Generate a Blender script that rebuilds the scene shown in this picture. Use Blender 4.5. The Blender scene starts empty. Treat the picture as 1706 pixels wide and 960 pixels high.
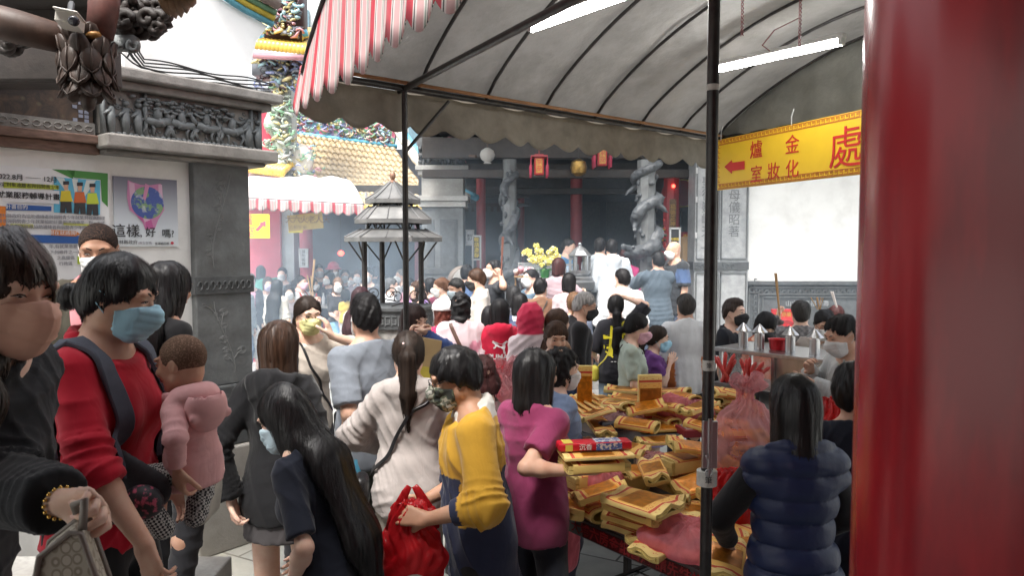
import bpy, math, random
import numpy as np
from mathutils import Vector, Matrix
sc = bpy.context.scene
R = math.radians
V = Vector
random.seed(7)
RNG = np.random.RandomState(11)
# ---------------------------------------------------------------- camera, world, sun, exposure
FPX, CX, CY, HOR, CAMZ = 1220.0,853.0,480.0,410.0,2.0
PITCH = math.atan((CY - HOR)/FPX)
cam = bpy.data.cameras.new('camera')
cam.lens = 36*FPX/1706
cam.clip_end = 500
cam.clip_start = 0.05
cam.dof.use_dof = True
cam.dof.focus_distance = 3.6
cam.dof.aperture_fstop = 9
co = bpy.data.objects.new('camera', cam)
sc.collection.objects.link(co)
co.location = (0,0, CAMZ)
co.rotation_euler = (math.pi/2 - PITCH,0,0)
sc.camera = co
SUN_EL, SUN_AZ = R(62), R(205)          # azimuth measured clockwise from +Y: the light comes from behind the camera
w = bpy.data.worlds.new('World')
sc.world = w
w.use_nodes = True
nt = w.node_tree
sky = nt.nodes.new('ShaderNodeTexSky')
sky.sky_type = 'NISHITA'
sky.sun_disc = False
sky.sun_elevation = SUN_EL
sky.sun_rotation = SUN_AZ
sky.dust_density = 6
sky.air_density = 1.6
hs = nt.nodes.new('ShaderNodeHueSaturation')
hs.inputs['Saturation'].default_value = 0.3
nt.links.new(sky.outputs[0], hs.inputs['Color'])
nt.links.new(hs.outputs[0], nt.nodes['Background'].inputs[0])
nt.nodes['Background'].inputs[1].default_value = 0.15
sl = bpy.data.lights.new('sun', 'SUN')
sl.energy = 1.5
sl.angle = R(14)
sl.color = (1,0.965,0.91)
so = bpy.data.objects.new('sun', sl)
sc.collection.objects.link(so)
sdir = V((math.sin(SUN_AZ)*math.cos(SUN_EL), math.cos(SUN_AZ)*math.cos(SUN_EL), math.sin(SUN_EL)))
so.rotation_euler = sdir.to_track_quat('Z', 'Y').to_euler()
sc.view_settings.view_transform = 'Standard'
sc.view_settings.look = 'None'
sc.view_settings.gamma = 1
sc.view_settings.use_curve_mapping = False
sc.view_settings.exposure = 1.56
cy = sc.cycles
cy.use_denoising = True
cy.max_bounces = 8
cy.diffuse_bounces = 5
cy.glossy_bounces = 3
cy.transparent_max_bounces = 12
cy.transmission_bounces = 4
cy.volume_bounces = 1
cy.volume_step_rate = 2
cy.volume_max_steps = 128
cy.caustics_reflective = False
cy.caustics_refractive = False
# ---------------------------------------------------------------- pixel <-> world
FW = V((0, math.cos(PITCH), -math.sin(PITCH)))
UP = V((0, math.sin(PITCH), math.cos(PITCH)))
def ray(px, py):
 return V(((px - CX)/FPX,0,0)) + UP*((CY - py)/FPX) + FW
def at(px, py, Y):
 d = ray(px, py)
 return V((0,0, CAMZ)) + d*(Y/d.y)
def at_z(px, py, z):
 d = ray(px, py)
 return V((0,0, CAMZ)) + d*((z - CAMZ)/d.z)
# ---------------------------------------------------------------- objects
def tag(o, label=None, cat=None, group=None, kind=None):
 if label: o['label'] = label
 if cat: o['category'] = cat
 if group: o['group'] = group
 if kind: o['kind'] = kind
 return o
def empty(name, loc=(0,0,0), rz=0, parent=None):
 o = bpy.data.objects.new(name, None)
 sc.collection.objects.link(o)
 o.empty_display_size = .1
 o.location = loc
 o.rotation_euler = (0,0, rz)
 if parent is not None: o.parent = parent
 return o
def kids(o):
 return [c for c in bpy.data.objects if c.parent == o]
def dup(o, parent=None):
 c = o.copy()
 sc.collection.objects.link(c)
 c.parent = parent
 for k in o['_kids'] if '_kids' in o else o.children:
  dup(k, c)
 return c
def np_mesh(name, verts, faces, smooth=True, mats=None, mi=None, cols=None, uvs=None):
 """faces: list of int arrays (n,k) of equal k each"""
 me = bpy.data.meshes.new(name)
 verts = np.asarray(verts, np.float32)
 me.vertices.add(len(verts))
 me.vertices.foreach_set('co', verts.ravel())
 loops = np.concatenate([f.ravel() for f in faces]).astype(np.int32)
 sizes = np.concatenate([np.full(len(f), f.shape[1], np.int32) for f in faces])
 starts = np.concatenate([[0], np.cumsum(sizes)[:-1]]).astype(np.int32)
 me.loops.add(len(loops))
 me.loops.foreach_set('vertex_index', loops)
 me.polygons.add(len(sizes))
 me.polygons.foreach_set('loop_start', starts)
 me.polygons.foreach_set('loop_total', sizes)
 me.polygons.foreach_set('use_smooth', np.full(len(sizes), smooth, bool))
 for m in mats or []: me.materials.append(m)
 if mi is not None: me.polygons.foreach_set('material_index', np.asarray(mi, np.int32))
 if cols is not None:
  a = me.color_attributes.new('Col', 'FLOAT_COLOR', 'POINT')
  c4 = np.ones((len(verts),4), np.float32); c4[:, :3] = cols
  a.data.foreach_set('color', c4.ravel())
 me.update(calc_edges=True)
 me.validate()
 return me
class MB:
 """collects shapes, then builds ONE mesh object"""
 def __init__(s):
  s.v, s.f, s.m, s.uv = [], [], [], {}
 def add(s, vs, fs, mi=0):
  b = len(s.v)
  s.v += [tuple(x) for x in vs]
  s.f += [[i + b for i in f] for f in fs]
  s.m += [mi]*len(fs)
  return s
 def box(s, c, size, rot=None, mi=0, taper=1.0):
  x, y, z = [a/2 for a in size]
  vs = []
  for k, sz in enumerate((-z, z)):
   t = taper if k else 1.0
   for sx, sy in ((-x, -y), (x, -y), (x, y), (-x, y)):
    p = V((sx*t, sy*t, sz))
    if rot is not None: p = rot @ p
    vs.append(V(c) + p)
  return s.add(vs, [(3,2,1,0), (4,5,6,7), (0,1,5,4), (1,2,6,5), (2,3,7,6), (3,0,4,7)], mi)
 def tube(s, pts, r, n=8, caps=True, mi=0, closed=False, flat=None):
  v, f = tube(pts, r, n, caps, closed, flat)
  return s.add(v, f, mi)
 def lathe(s, prof, c=(0,0,0), n=24, mi=0, axis=None, caps=True):
  c = V(c)
  q = axis.to_track_quat('Z', 'Y').to_matrix() if axis is not None else Matrix.Identity(3)
  vs, fs = [], []
  for r, z in prof:
   for k in range(n):
    a = 2*math.pi*k/n
    vs.append(c + q @ V((r*math.cos(a), r*math.sin(a), z)))
  for i in range(len(prof) - 1):
   for k in range(n):
    k2 = (k + 1) % n
    fs.append((i*n + k, i*n + k2, (i + 1)*n + k2, (i + 1)*n + k))
  if caps:
   fs.append(tuple(reversed(range(n))))
   fs.append(tuple(range((len(prof) - 1)*n, len(prof)*n)))
  return s.add(vs, fs, mi)
 def prism(s, poly, o, ux, uy, depth, mi=0):
  o, ux, uy = V(o), V(ux), V(uy)
  nz = ux.cross(uy).normalized()
  n = len(poly)
  vs = [o + ux*a + uy*b for a, b in poly] + [o + ux*a + uy*b + nz*depth for a, b in poly]
  fs = [tuple(reversed(range(n))), tuple(range(n,2*n))]
  fs += [(i, (i + 1) % n, n + (i + 1) % n, n + i) for i in range(n)]
  return s.add(vs, fs, mi)
 def sheet(s, fn, nu, nv, mi=0, thick=0.0):
  vs = [V(fn(i/nu, j/nv)) for j in range(nv + 1) for i in range(nu + 1)]
  W = nu + 1
  fs = [(j*W + i, j*W + i + 1, (j + 1)*W + i + 1, (j + 1)*W + i) for j in range(nv) for i in range(nu)]
  return s.add(vs, fs, mi)
 def ball(s, c, r, n=12, mi=0, rot=None):
  c = V(c)
  r = (r, r, r) if not hasattr(r, '__len__') else r
  vs, fs = [], []
  m = max(4, n // 2)
  for j in range(m + 1):
   th = math.pi*j/m
   for i in range(n):
    a = 2*math.pi*i/n
    p = V((r[0]*math.sin(th)*math.cos(a), r[1]*math.sin(th)*math.sin(a), r[2]*math.cos(th)))
    vs.append(c + (rot @ p if rot is not None else p))
  for j in range(m):
   for i in range(n):
    i2 = (i + 1) % n
    fs.append((j*n + i, (j + 1)*n + i, (j + 1)*n + i2, j*n + i2))
  return s.add(vs, fs, mi)
 def build(s, name, mat, parent=None, smooth=False, bevel=0, org=None, solid=0, uv=None, seg=2):
  me = bpy.data.meshes.new(name)
  o_ = V(org) if org is not None else (parent.matrix_basis.translation if parent is not None else V((0,0,0)))
  par = parent
  while org is None and par is not None and par.parent is not None:
   par = par.parent
   o_ = o_ + par.matrix_basis.translation
  vs = np.array([tuple(x) for x in s.v], np.float32) - np.array(o_, np.float32)
  me.from_pydata(vs.tolist(), [], s.f)
  for m in (mat if isinstance(mat, (list, tuple)) else [mat]): me.materials.append(m)
  me.polygons.foreach_set('material_index', np.array(s.m, np.int32))
  if smooth: me.polygons.foreach_set('use_smooth', np.ones(len(s.f), bool))
  me.update(); me.validate()
  if smooth == 'auto':
   me.set_sharp_from_angle(angle=R(38))
  o = bpy.data.objects.new(name, me)
  sc.collection.objects.link(o)
  if parent is not None: o.parent = parent
  elif org is not None: o.location = org
  if solid:
   md = o.modifiers.new('solid', 'SOLIDIFY'); md.thickness = solid; md.offset = 0
  if bevel:
   md = o.modifiers.new('bevel', 'BEVEL'); md.width = bevel; md.segments = seg; md.limit_method = 'ANGLE'; md.angle_limit = R(35)
  return o
def tube(pts, r, n=8, caps=True, closed=False, flat=None):
 """flat: optional (vector, factor): squash across that vector"""
 pts = [V(p) for p in pts]
 m = len(pts)
 rs = list(r) if hasattr(r, '__len__') else [r]*m
 vs, fs = [], []
 prev = None
 for i, p in enumerate(pts):
  a = pts[(i - 1) % m] if (closed or i > 0) else p
  b = pts[(i + 1) % m] if (closed or i < m - 1) else p
  t = (b - a)
  t = t.normalized() if t.length > 1e-9 else V((0,0,1))
  if prev is None:
   u = t.orthogonal().normalized()
  else:
   u = prev - t*prev.dot(t)
   u = u.normalized() if u.length > 1e-6 else t.orthogonal().normalized()
  prev = u
  w_ = t.cross(u)
  for k in range(n):
   an = 2*math.pi*k/n
   q = u*(math.cos(an)*rs[i]) + w_*(math.sin(an)*rs[i])
   if flat is not None:
    fv = flat[0][i] if isinstance(flat[0], list) else flat[0]
    q = q - fv*(q.dot(fv)*(1 - flat[1]))
   vs.append(p + q)
 for i in range(m if closed else m - 1):
  j = (i + 1) % m
  for k in range(n):
   k2 = (k + 1) % n
   fs.append((i*n + k, i*n + k2, j*n + k2, j*n + k))
 if caps and not closed:
  fs.append(tuple(reversed(range(n))))
  fs.append(tuple(range((m - 1)*n, m*n)))
 return vs, fs
# ---------------------------------------------------------------- materials
def _new(name):
 m = bpy.data.materials.new(name)
 m.use_nodes = True
 return m, m.node_tree, m.node_tree.nodes['Principled BSDF']
def N(nt, t, **kw):
 n = nt.nodes.new(t)
 for k, v in kw.items():
  if k in n.inputs: n.inputs[k].default_value = v
  else: setattr(n, k, v)
 return n
def coords(nt, scale=(1,1,1), kind='Object', rot=(0,0,0)):
 tc = nt.nodes.new('ShaderNodeTexCoord')
 mp = nt.nodes.new('ShaderNodeMapping')
 mp.inputs['Scale'].default_value = scale
 mp.inputs['Rotation'].default_value = rot
 nt.links.new(tc.outputs[kind], mp.inputs['Vector'])
 return mp.outputs[0]
def mixc(nt, fac, a, b, mode='MIX'):
 n = nt.nodes.new('ShaderNodeMix')
 n.data_type = 'RGBA'
 n.blend_type = mode
 for sock, val in ((n.inputs[0], fac), (n.inputs[6], a), (n.inputs[7], b)):
  if isinstance(val, (int, float)): sock.default_value = val
  elif isinstance(val, (tuple, list)): sock.default_value = (*val[:3],1)
  else: nt.links.new(val, sock)
 return n.outputs[2]
def ramp(nt, src, stops, interp='LINEAR'):
 n = nt.nodes.new('ShaderNodeValToRGB')
 n.color_ramp.interpolation = interp
 e = n.color_ramp.elements
 while len(e) < len(stops): e.new(.5)
 for el, (p, c) in zip(e, stops):
  el.position = p
  el.color = (c, c, c,1) if isinstance(c, (int, float)) else (*c,1)
 nt.links.new(src, n.inputs[0])
 return n.outputs[0]
def mth(nt, op, a, b=0.0, c=0.0):
 n = nt.nodes.new('ShaderNodeMath')
 n.operation = op
 for s_, v in zip(n.inputs, (a, b, c)):
  if isinstance(v, (int, float)): s_.default_value = v
  else: nt.links.new(v, s_)
 return n.outputs[0]
_MC = {}
def mat(name, col, rough=.7, metal=0.0, var=.18, scale=6, bump=.15, bscale=60, bdist=.002, stretch=(1,1,1), spec=.5,
 col2=None, edge=(.35,.65), attr=False, coat=0.0, sheen=0.0, transl=0.0, alpha=1.0, emit=None, estr=0, dirt=None, dscale=2.5, sss=0.0, fold=0.0):
 key = name
 if key in _MC: return _MC[key]
 m, nt, b = _new(name)
 vec = coords(nt, stretch)
 nz = N(nt, 'ShaderNodeTexNoise', Scale=scale, Detail=6.0, Roughness=.6)
 nt.links.new(vec, nz.inputs['Vector'])
 if attr:
  at_ = nt.nodes.new('ShaderNodeVertexColor'); at_.layer_name = 'Col'
  base = at_.outputs[0]
  dark = mixc(nt,1.0, base, (1 - var,)*3, 'MULTIPLY')
  c = mixc(nt, ramp(nt, nz.outputs['Fac'], [(edge[0],0.0), (edge[1],1.0)]), dark, base)
 else:
  c2 = col2 or tuple(x*(1 - var) for x in col)
  c = mixc(nt, ramp(nt, nz.outputs['Fac'], [(edge[0],0.0), (edge[1],1.0)]), c2, col)
 if dirt is not None:
  n2 = N(nt, 'ShaderNodeTexNoise', Scale=dscale, Detail=9.0, Roughness=.68)
  nt.links.new(coords(nt), n2.inputs['Vector'])
  c = mixc(nt, ramp(nt, n2.outputs['Fac'], [(.48,0.0), (.7,.85)]), c, dirt)
 nt.links.new(c, b.inputs['Base Color'])
 b.inputs['Roughness'].default_value = rough
 b.inputs['Metallic'].default_value = metal
 b.inputs['Specular IOR Level'].default_value = spec
 b.inputs['Coat Weight'].default_value = coat
 b.inputs['Coat Roughness'].default_value = .12
 b.inputs['Sheen Weight'].default_value = sheen
 if sss:
  b.inputs['Subsurface Weight'].default_value = sss
  b.inputs['Subsurface Radius'].default_value = (.008,.003,.0015)
  b.inputs['Subsurface Scale'].default_value = 1.0
 b.inputs['Alpha'].default_value = alpha
 if emit is not None:
  b.inputs['Emission Color'].default_value = (*emit,1)
  b.inputs['Emission Strength'].default_value = estr
 nrm = None
 if bump:
  nb = N(nt, 'ShaderNodeTexNoise', Scale=bscale, Detail=5.0, Roughness=.6)
  nt.links.new(vec, nb.inputs['Vector'])
  bp = N(nt, 'ShaderNodeBump', Strength=bump, Distance=bdist)
  nt.links.new(nb.outputs['Fac'], bp.inputs['Height'])
  nrm = bp.outputs[0]
 if fold:
  nf = N(nt, 'ShaderNodeTexNoise', Scale=9.0, Detail=2.0, Roughness=.5, Distortion=1.2)
  nt.links.new(coords(nt, (1,1,.55)), nf.inputs['Vector'])
  rg = mth(nt, 'ABSOLUTE', mth(nt, 'SUBTRACT', nf.outputs['Fac'],.5))
  bp2 = N(nt, 'ShaderNodeBump', Strength=fold, Distance=.03)
  nt.links.new(mth(nt, 'POWER', mth(nt, 'MULTIPLY', rg,4.0),.6), bp2.inputs['Height'])
  if nrm is not None: nt.links.new(nrm, bp2.inputs['Normal'])
  nrm = bp2.outputs[0]
 if nrm is not None: nt.links.new(nrm, b.inputs['Normal'])
 if transl:
  out = nt.nodes['Material Output']
  tr = nt.nodes.new('ShaderNodeBsdfTranslucent')
  nt.links.new(c, tr.inputs['Color'])
  mx = nt.nodes.new('ShaderNodeMixShader'); mx.inputs[0].default_value = transl
  nt.links.new(b.outputs[0], mx.inputs[1]); nt.links.new(tr.outputs[0], mx.inputs[2])
  nt.links.new(mx.outputs[0], out.inputs[0])
 _MC[key] = m
 return m
def cname(c): return '_'.join('%02d' % int(x*99) for x in c)
def cloth(col, rough=.85, fold=.07, sheen=.15, var=.12):
 return mat('cloth_%s_%d' % (cname(col), int(rough*100)), col, rough, var=var, scale=14, bump=.25, bscale=420, bdist=.0006, sheen=sheen, fold=fold, spec=.25)
def cloth_attr(rough=.85, fold=.07):
 return mat('printed_cloth_%d' % int(rough*100), (1,1,1), rough, var=.1, scale=14, bump=.25, bscale=420, bdist=.0006, sheen=.15, fold=fold, spec=.25, attr=True)
def skin(col):
 return mat('skin_' + cname(col), col,.5, var=.1, scale=18, bump=.12, bscale=240, bdist=.0006, spec=.4, sss=.12, col2=(col[0]*.93, col[1]*.82, col[2]*.78))
def hairmat(col, near=False):
 key = 'hair_' + cname(col) + ('_glossy' if near else '')
 if key in _MC: return _MC[key]
 m, nt, b = _new(key)
 vec = coords(nt, (110,110,5))
 nz = N(nt, 'ShaderNodeTexNoise', Scale=1.0, Detail=3.0, Roughness=.6)
 nt.links.new(vec, nz.inputs['Vector'])
 c = mixc(nt, ramp(nt, nz.outputs['Fac'], [(.3,0.0), (.72,1.0)]), tuple(x*.45 for x in col), tuple(min(1, x*1.5) for x in col))
 nt.links.new(c, b.inputs['Base Color'])
 b.inputs['Roughness'].default_value = .40 if near else .55
 b.inputs['Specular IOR Level'].default_value = .45 if near else .28
 bp = N(nt, 'ShaderNodeBump', Strength=.5, Distance=.004)
 nt.links.new(nz.outputs['Fac'], bp.inputs['Height'])
 nt.links.new(bp.outputs[0], b.inputs['Normal'])
 _MC[key] = m
 return m
def text_obj(name, body, size, m, parent, org, ux, uy, off=.003, ext=.001, align='CENTER', spacing=1.0, shear=0.0, thick=0.0):
 """lettering: a mesh laid in the plane org + ux, uy"""
 cu = bpy.data.curves.new(name, 'FONT')
 cu.body = body
 cu.size = size
 cu.align_x = align
 cu.align_y = 'CENTER'
 cu.extrude = ext
 cu.space_character = spacing
 cu.shear = shear
 cu.offset = thick
 cu.resolution_u = 3
 tmp = bpy.data.objects.new('tmp', cu)
 sc.collection.objects.link(tmp)
 dg = bpy.context.evaluated_depsgraph_get()
 me = bpy.data.meshes.new_from_object(tmp.evaluated_get(dg))
 bpy.data.objects.remove(tmp)
 ux, uy = V(ux).normalized(), V(uy).normalized()
 nz = ux.cross(uy)
 p0 = V((0,0,0))
 q = parent
 while q is not None:
  p0 = p0 + q.matrix_basis.translation; q = q.parent
 M4 = Matrix((( ux.x, uy.x, nz.x,0), (ux.y, uy.y, nz.y,0), (ux.z, uy.z, nz.z,0), (0,0,0,1)))
 M4.translation = V(org) + nz*off - p0
 me.transform(M4)
 me.materials.clear(); me.materials.append(m)
 o = bpy.data.objects.new(name, me)
 sc.collection.objects.link(o)
 o.parent = parent
 return o
# ---------------------------------------------------------------- implicit surfaces -> meshes (bodies, hair, clothes)
class SDF:
 KS = 1.0
 def __init__(s, lo, hi, h):
  s.h = h
  s.ks = SDF.KS
  s.lo = np.array(lo, np.float32)
  s.n = np.maximum(4, np.ceil((np.array(hi) - s.lo)/h).astype(int) + 1)
  s.ax = [s.lo[i] + h*np.arange(s.n[i], dtype=np.float32) for i in range(3)]
  s.f = np.full(s.n,.5, np.float32)
 def sub(s, lo, hi):
  a = np.clip(np.floor((np.array(lo) - s.lo)/s.h).astype(int),0, s.n)
  b = np.clip(np.ceil((np.array(hi) - s.lo)/s.h).astype(int) + 1,0, s.n)
  sl = tuple(slice(a[i], b[i]) for i in range(3))
  X = s.ax[0][sl[0]][:, None, None]; Y = s.ax[1][sl[1]][None, :, None]; Z = s.ax[2][sl[2]][None, None, :]
  return sl, X, Y, Z
 def full(s):
  return s.ax[0][:, None, None], s.ax[1][None, :, None], s.ax[2][None, None, :]
 def comb(s, sl, d, k, op):
  a = s.f[sl]
  if a.size == 0: return
  k = k*s.ks
  if op == 'u':
   h = np.maximum(k - np.abs(a - d),0)/k
   s.f[sl] = np.minimum(a, d) - h*h*(k*.25)
  elif op == 's':
   d = -d
   h = np.maximum(k - np.abs(a - d),0)/k
   s.f[sl] = np.maximum(a, d) + h*h*(k*.25)
 def rc(s, p0, p1, r0, r1, k=.02, flat=None, op='u', infl=0.0, cut=None):
  p0 = np.array(p0, np.float32); p1 = np.array(p1, np.float32)
  r0 += infl; r1 += infl
  m = max(r0, r1) + k + .03
  sl, X, Y, Z = s.sub(np.minimum(p0, p1) - m, np.maximum(p0, p1) + m)
  if 0 in s.f[sl].shape: return
  ba = p1 - p0
  bb = max(float(ba @ ba),1e-9)
  ax_, ay, az = X - p0[0], Y - p0[1], Z - p0[2]
  t = np.clip((ax_*ba[0] + ay*ba[1] + az*ba[2])/bb,0,1)
  qx, qy, qz = ax_ - t*ba[0], ay - t*ba[1], az - t*ba[2]
  q2 = qx*qx + qy*qy + qz*qz
  fac = 1.0
  if flat is not None:
   u, fac = flat
   c = qx*u[0] + qy*u[1] + qz*u[2]
   rr = r0 + (r1 - r0)*t
   nar = np.maximum(rr - infl,.004)/fac + infl
   fl = rr/nar
   q2 = q2 + (fl*fl - 1)*c*c
  L = np.sqrt(q2)
  d = L - (r0 + (r1 - r0)*t)
  if flat is not None: d = d/np.sqrt(fac)
  if cut is not None:      # keep the p0 side of the plane through p1 (or given point)
   n = ba/math.sqrt(bb)
   cp = p0 + ba*cut
   pl = (X - cp[0])*n[0] + (Y - cp[1])*n[1] + (Z - cp[2])*n[2]
   d = np.maximum(d, pl)
  s.comb(sl, d, k, op)
 def ell(s, c, r, M=None, k=.02, op='u', infl=0.0):
  c = np.array(c, np.float32); r = np.array(r, np.float32) + infl
  m = float(r.max()) + k + .03
  sl, X, Y, Z = s.sub(c - m, c + m)
  if 0 in s.f[sl].shape: return
  x, y, z = X - c[0], Y - c[1], Z - c[2]
  if M is not None:
   M = np.array(M, np.float32)
   x, y, z = (x*M[0][0] + y*M[1][0] + z*M[2][0], x*M[0][1] + y*M[1][1] + z*M[2][1], x*M[0][2] + y*M[1][2] + z*M[2][2])
  k0 = np.sqrt((x/r[0]) ** 2 + (y/r[1]) ** 2 + (z/r[2]) ** 2)
  k1 = np.sqrt((x/r[0] ** 2) ** 2 + (y/r[1] ** 2) ** 2 + (z/r[2] ** 2) ** 2) + 1e-6
  s.comb(sl, k0*(k0 - 1)/k1, k, op)
 def plane(s, p, n):
  """keeps the side n points away from"""
  X, Y, Z = s.full()
  n = np.array(n, np.float32); n = n/np.linalg.norm(n)
  s.f = np.maximum(s.f, (X - p[0])*n[0] + (Y - p[1])*n[1] + (Z - p[2])*n[2])
 def mesh(s):
  f = s.f
  ins = f < 0
  nx, ny, nz = f.shape
  cnt = np.zeros((nx - 1, ny - 1, nz - 1), np.int8)
  for dx in (0,1):
   for dy in (0,1):
    for dz in (0,1):
     cnt += ins[dx:nx - 1 + dx, dy:ny - 1 + dy, dz:nz - 1 + dz]
  act = (cnt > 0) & (cnt < 8)
  I = np.argwhere(act)
  if len(I) == 0: return np.zeros((0,3), np.float32), np.zeros((0,4), np.int32)
  ix, iy, iz = I.T
  acc = np.zeros((len(I),3), np.float32); num = np.zeros(len(I), np.float32)
  cs = [(a, b, c) for a in (0,1) for b in (0,1) for c in (0,1)]
  val = {c: f[ix + c[0], iy + c[1], iz + c[2]] for c in cs}
  for c in cs:
   for ax_ in range(3):
    if c[ax_] == 0:
     d = list(c); d[ax_] = 1; d = tuple(d)
     a, b = val[c], val[d]
     x = (a < 0) != (b < 0)
     t = np.where(x, a/np.where(x, a - b,1),0)
     for q in range(3):
      acc[:, q] += np.where(x, c[q] + (t if q == ax_ else 0),0)
     num += x
  verts = s.lo + (I + acc/num[:, None])*s.h
  idx = np.full(act.shape, -1, np.int32)
  idx[ix, iy, iz] = np.arange(len(I))
  fs = []
  for ax_ in range(3):
   o = [(1,2), (2,0), (0,1)][ax_]
   sl0 = [slice(1, -1)]*3; sl0[ax_] = slice(0, -1)
   sl1 = [slice(1, -1)]*3; sl1[ax_] = slice(1, None)
   A, B = ins[tuple(sl0)], ins[tuple(sl1)]
   E = np.argwhere(A != B)
   if len(E) == 0: continue
   inside = A[E[:,0], E[:,1], E[:,2]]
   base = E.copy()
   for q in range(3):
    if q != ax_: base[:, q] += 1
   def g(du, dv):
    p = base.copy(); p[:, o[0]] -= du; p[:, o[1]] -= dv
    return idx[p[:,0], p[:,1], p[:,2]]
   q4 = np.stack([g(1,1), g(0,1), g(0,0), g(1,0)],1)
   q4[~inside] = q4[~inside][:, ::-1]
   fs.append(q4)
  return verts.astype(np.float32), np.concatenate(fs)
 def sample(s, P):
  q = (P - s.lo)/s.h
  q = np.clip(q,0, s.n - 1.001)
  i = q.astype(int); t = (q - i).astype(np.float32)
  out = 0
  for dx in (0,1):
   for dy in (0,1):
    for dz in (0,1):
     wgt = (t[:,0] if dx else 1 - t[:,0])*(t[:,1] if dy else 1 - t[:,1])*(t[:,2] if dz else 1 - t[:,2])
     out = out + wgt*s.f[i[:,0] + dx, i[:,1] + dy, i[:,2] + dz]
  return out
 def grad(s, P):
  e = s.h
  g = np.stack([s.sample(P + np.eye(3)[i]*e) - s.sample(P - np.eye(3)[i]*e) for i in range(3)],1)
  return g/(np.linalg.norm(g, axis=1, keepdims=True) + 1e-9)
 def project(s, P, off=.004, it=8):
  P = np.array(P, float)
  for _ in range(it):
   P = P - np.clip(s.sample(P) - off, -.03,.03)[:, None]*s.grad(P)
  return P
def wav(X, Y, Z, seed, f, stretch=(1,1,1)):
 """cheap smooth noise: warped sines, about -1..1"""
 r = np.random.RandomState(seed)
 out = 0
 wx = .35/f*np.sin(f*.6*(Y*stretch[1] + .7*Z*stretch[2]) + r.rand()*9)
 wz = .35/f*np.sin(f*.5*(X*stretch[0] - .6*Y*stretch[1]) + r.rand()*9)
 for i in range(4):
  d = r.randn(3); d /= np.linalg.norm(d)
  ff = f*(.7 + .7*r.rand())
  out = out + np.sin(ff*(d[0]*(X*stretch[0] + wx) + d[1]*Y*stretch[1] + d[2]*(Z*stretch[2] + wz)) + r.rand()*6.28)
 return out/2.6
# ---------------------------------------------------------------- people
def rotm(rx=0, ry=0, rz=0):
 return Matrix.Rotation(R(rz),3, 'Z') @ Matrix.Rotation(R(ry),3, 'Y') @ Matrix.Rotation(R(rx),3, 'X')
class Skel:
 pass
def skeleton(sp, H):
 s = H/1.70
 k = Skel()
 k.s = s; k.H = H
 fem = sp.get('sex', 'f') == 'f'
 k.fem = fem
 k.b = sp.get('b',.95 if fem else 1.04)*.90
 k.sw = (.141 if fem else .166)*s*(.5 + .5*k.b)
 k.Rt = rotm(sp.get('lean',0), sp.get('side',0), sp.get('twist',0))
 piv = V((0,0,.92*s))
 k.T = lambda x, y, z: piv + k.Rt @ (V((x, y, z - .92))*s)
 k.Rh = k.Rt.lerp(Matrix.Identity(3),.35) if False else k.Rt @ rotm(0,0, sp.get('hyaw',0)) @ rotm(sp.get('hpitch',0) , sp.get('hroll',0),0)
 hs = sp.get('hs',1.0)*(.915 if fem else .95)
 k.hs = hs
 nb = k.T(0,.012,1.43)
 k.nb = nb
 k.hc = nb + k.Rt @ V((0, -.012,.055*s)) + k.Rh @ V((0, -.012,.098*hs))
 k.Hd = lambda x, y, z: k.hc + k.Rh @ (V((x, y, z))*hs)
 k.top = k.hc + k.Rh @ V((0,.01,.122*hs))
 return k
def ik(S, W, a, b, hint):
 d = W - S
 L = d.length
 if L > .995*(a + b):
  W = S + d*(.995*(a + b)/L); d = W - S; L = d.length
 L = max(L, abs(a - b) + .02)
 u = d.normalized()
 x = (a*a - b*b + L*L)/(2*L)
 hh = math.sqrt(max(a*a - x*x,0))
 hn = hint - u*hint.dot(u)
 hn = hn.normalized() if hn.length > 1e-6 else u.orthogonal()
 return S + u*x + hn*hh, W
def add_head(g, k, infl=0.0, ears=True, face=True):
 hs = k.hs
 Mh = np.array(k.Rh)
 e = lambda c, r, **kw: g.ell(k.Hd(*c), [x*hs for x in r], Mh, infl=infl, **kw)
 e((0,.014,.036), (.074,.094,.085), k=.03)
 e((0, -.030, -.022), (.059,.062,.080), k=.03)
 e((0,.03, -.03), (.058,.06,.06), k=.03)
 for sx in (-1,1):
  g.rc(k.Hd(.048*sx,.0, -.055), k.Hd(.012*sx, -.068, -.088),.022*hs,.016*hs, k=.03, infl=infl)
 if not face: return
 g.rc(k.Hd(0, -.088,.022), k.Hd(0, -.108, -.020),.006*hs,.0115*hs, k=.012, infl=infl)
 for sx in (-1,1):
  g.ell(k.Hd(.012*sx, -.098, -.022), [.009*hs]*3, None, k=.008, infl=infl)
  e((.033*sx, -.080,.036), (.026,.012,.010), k=.02)
  e((.034*sx, -.074, -.018), (.024,.02,.02), k=.02)
  if not infl:
   e((.033*sx, -.0965,.014), (.019,.012,.010), k=.012, op='s')
   e((.032*sx, -.0775,.013), (.016,.0125,.0105), k=.006)
   if ears:
    e((.074*sx,.016,.002), (.009,.019,.031), k=.01)
    e((.079*sx,.012,.004), (.004,.010,.018), k=.006, op='s')
 e((0, -.087, -.046), (.023,.011,.0065), k=.01)
 e((0, -.086, -.057), (.020,.011,.007), k=.01)
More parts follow.
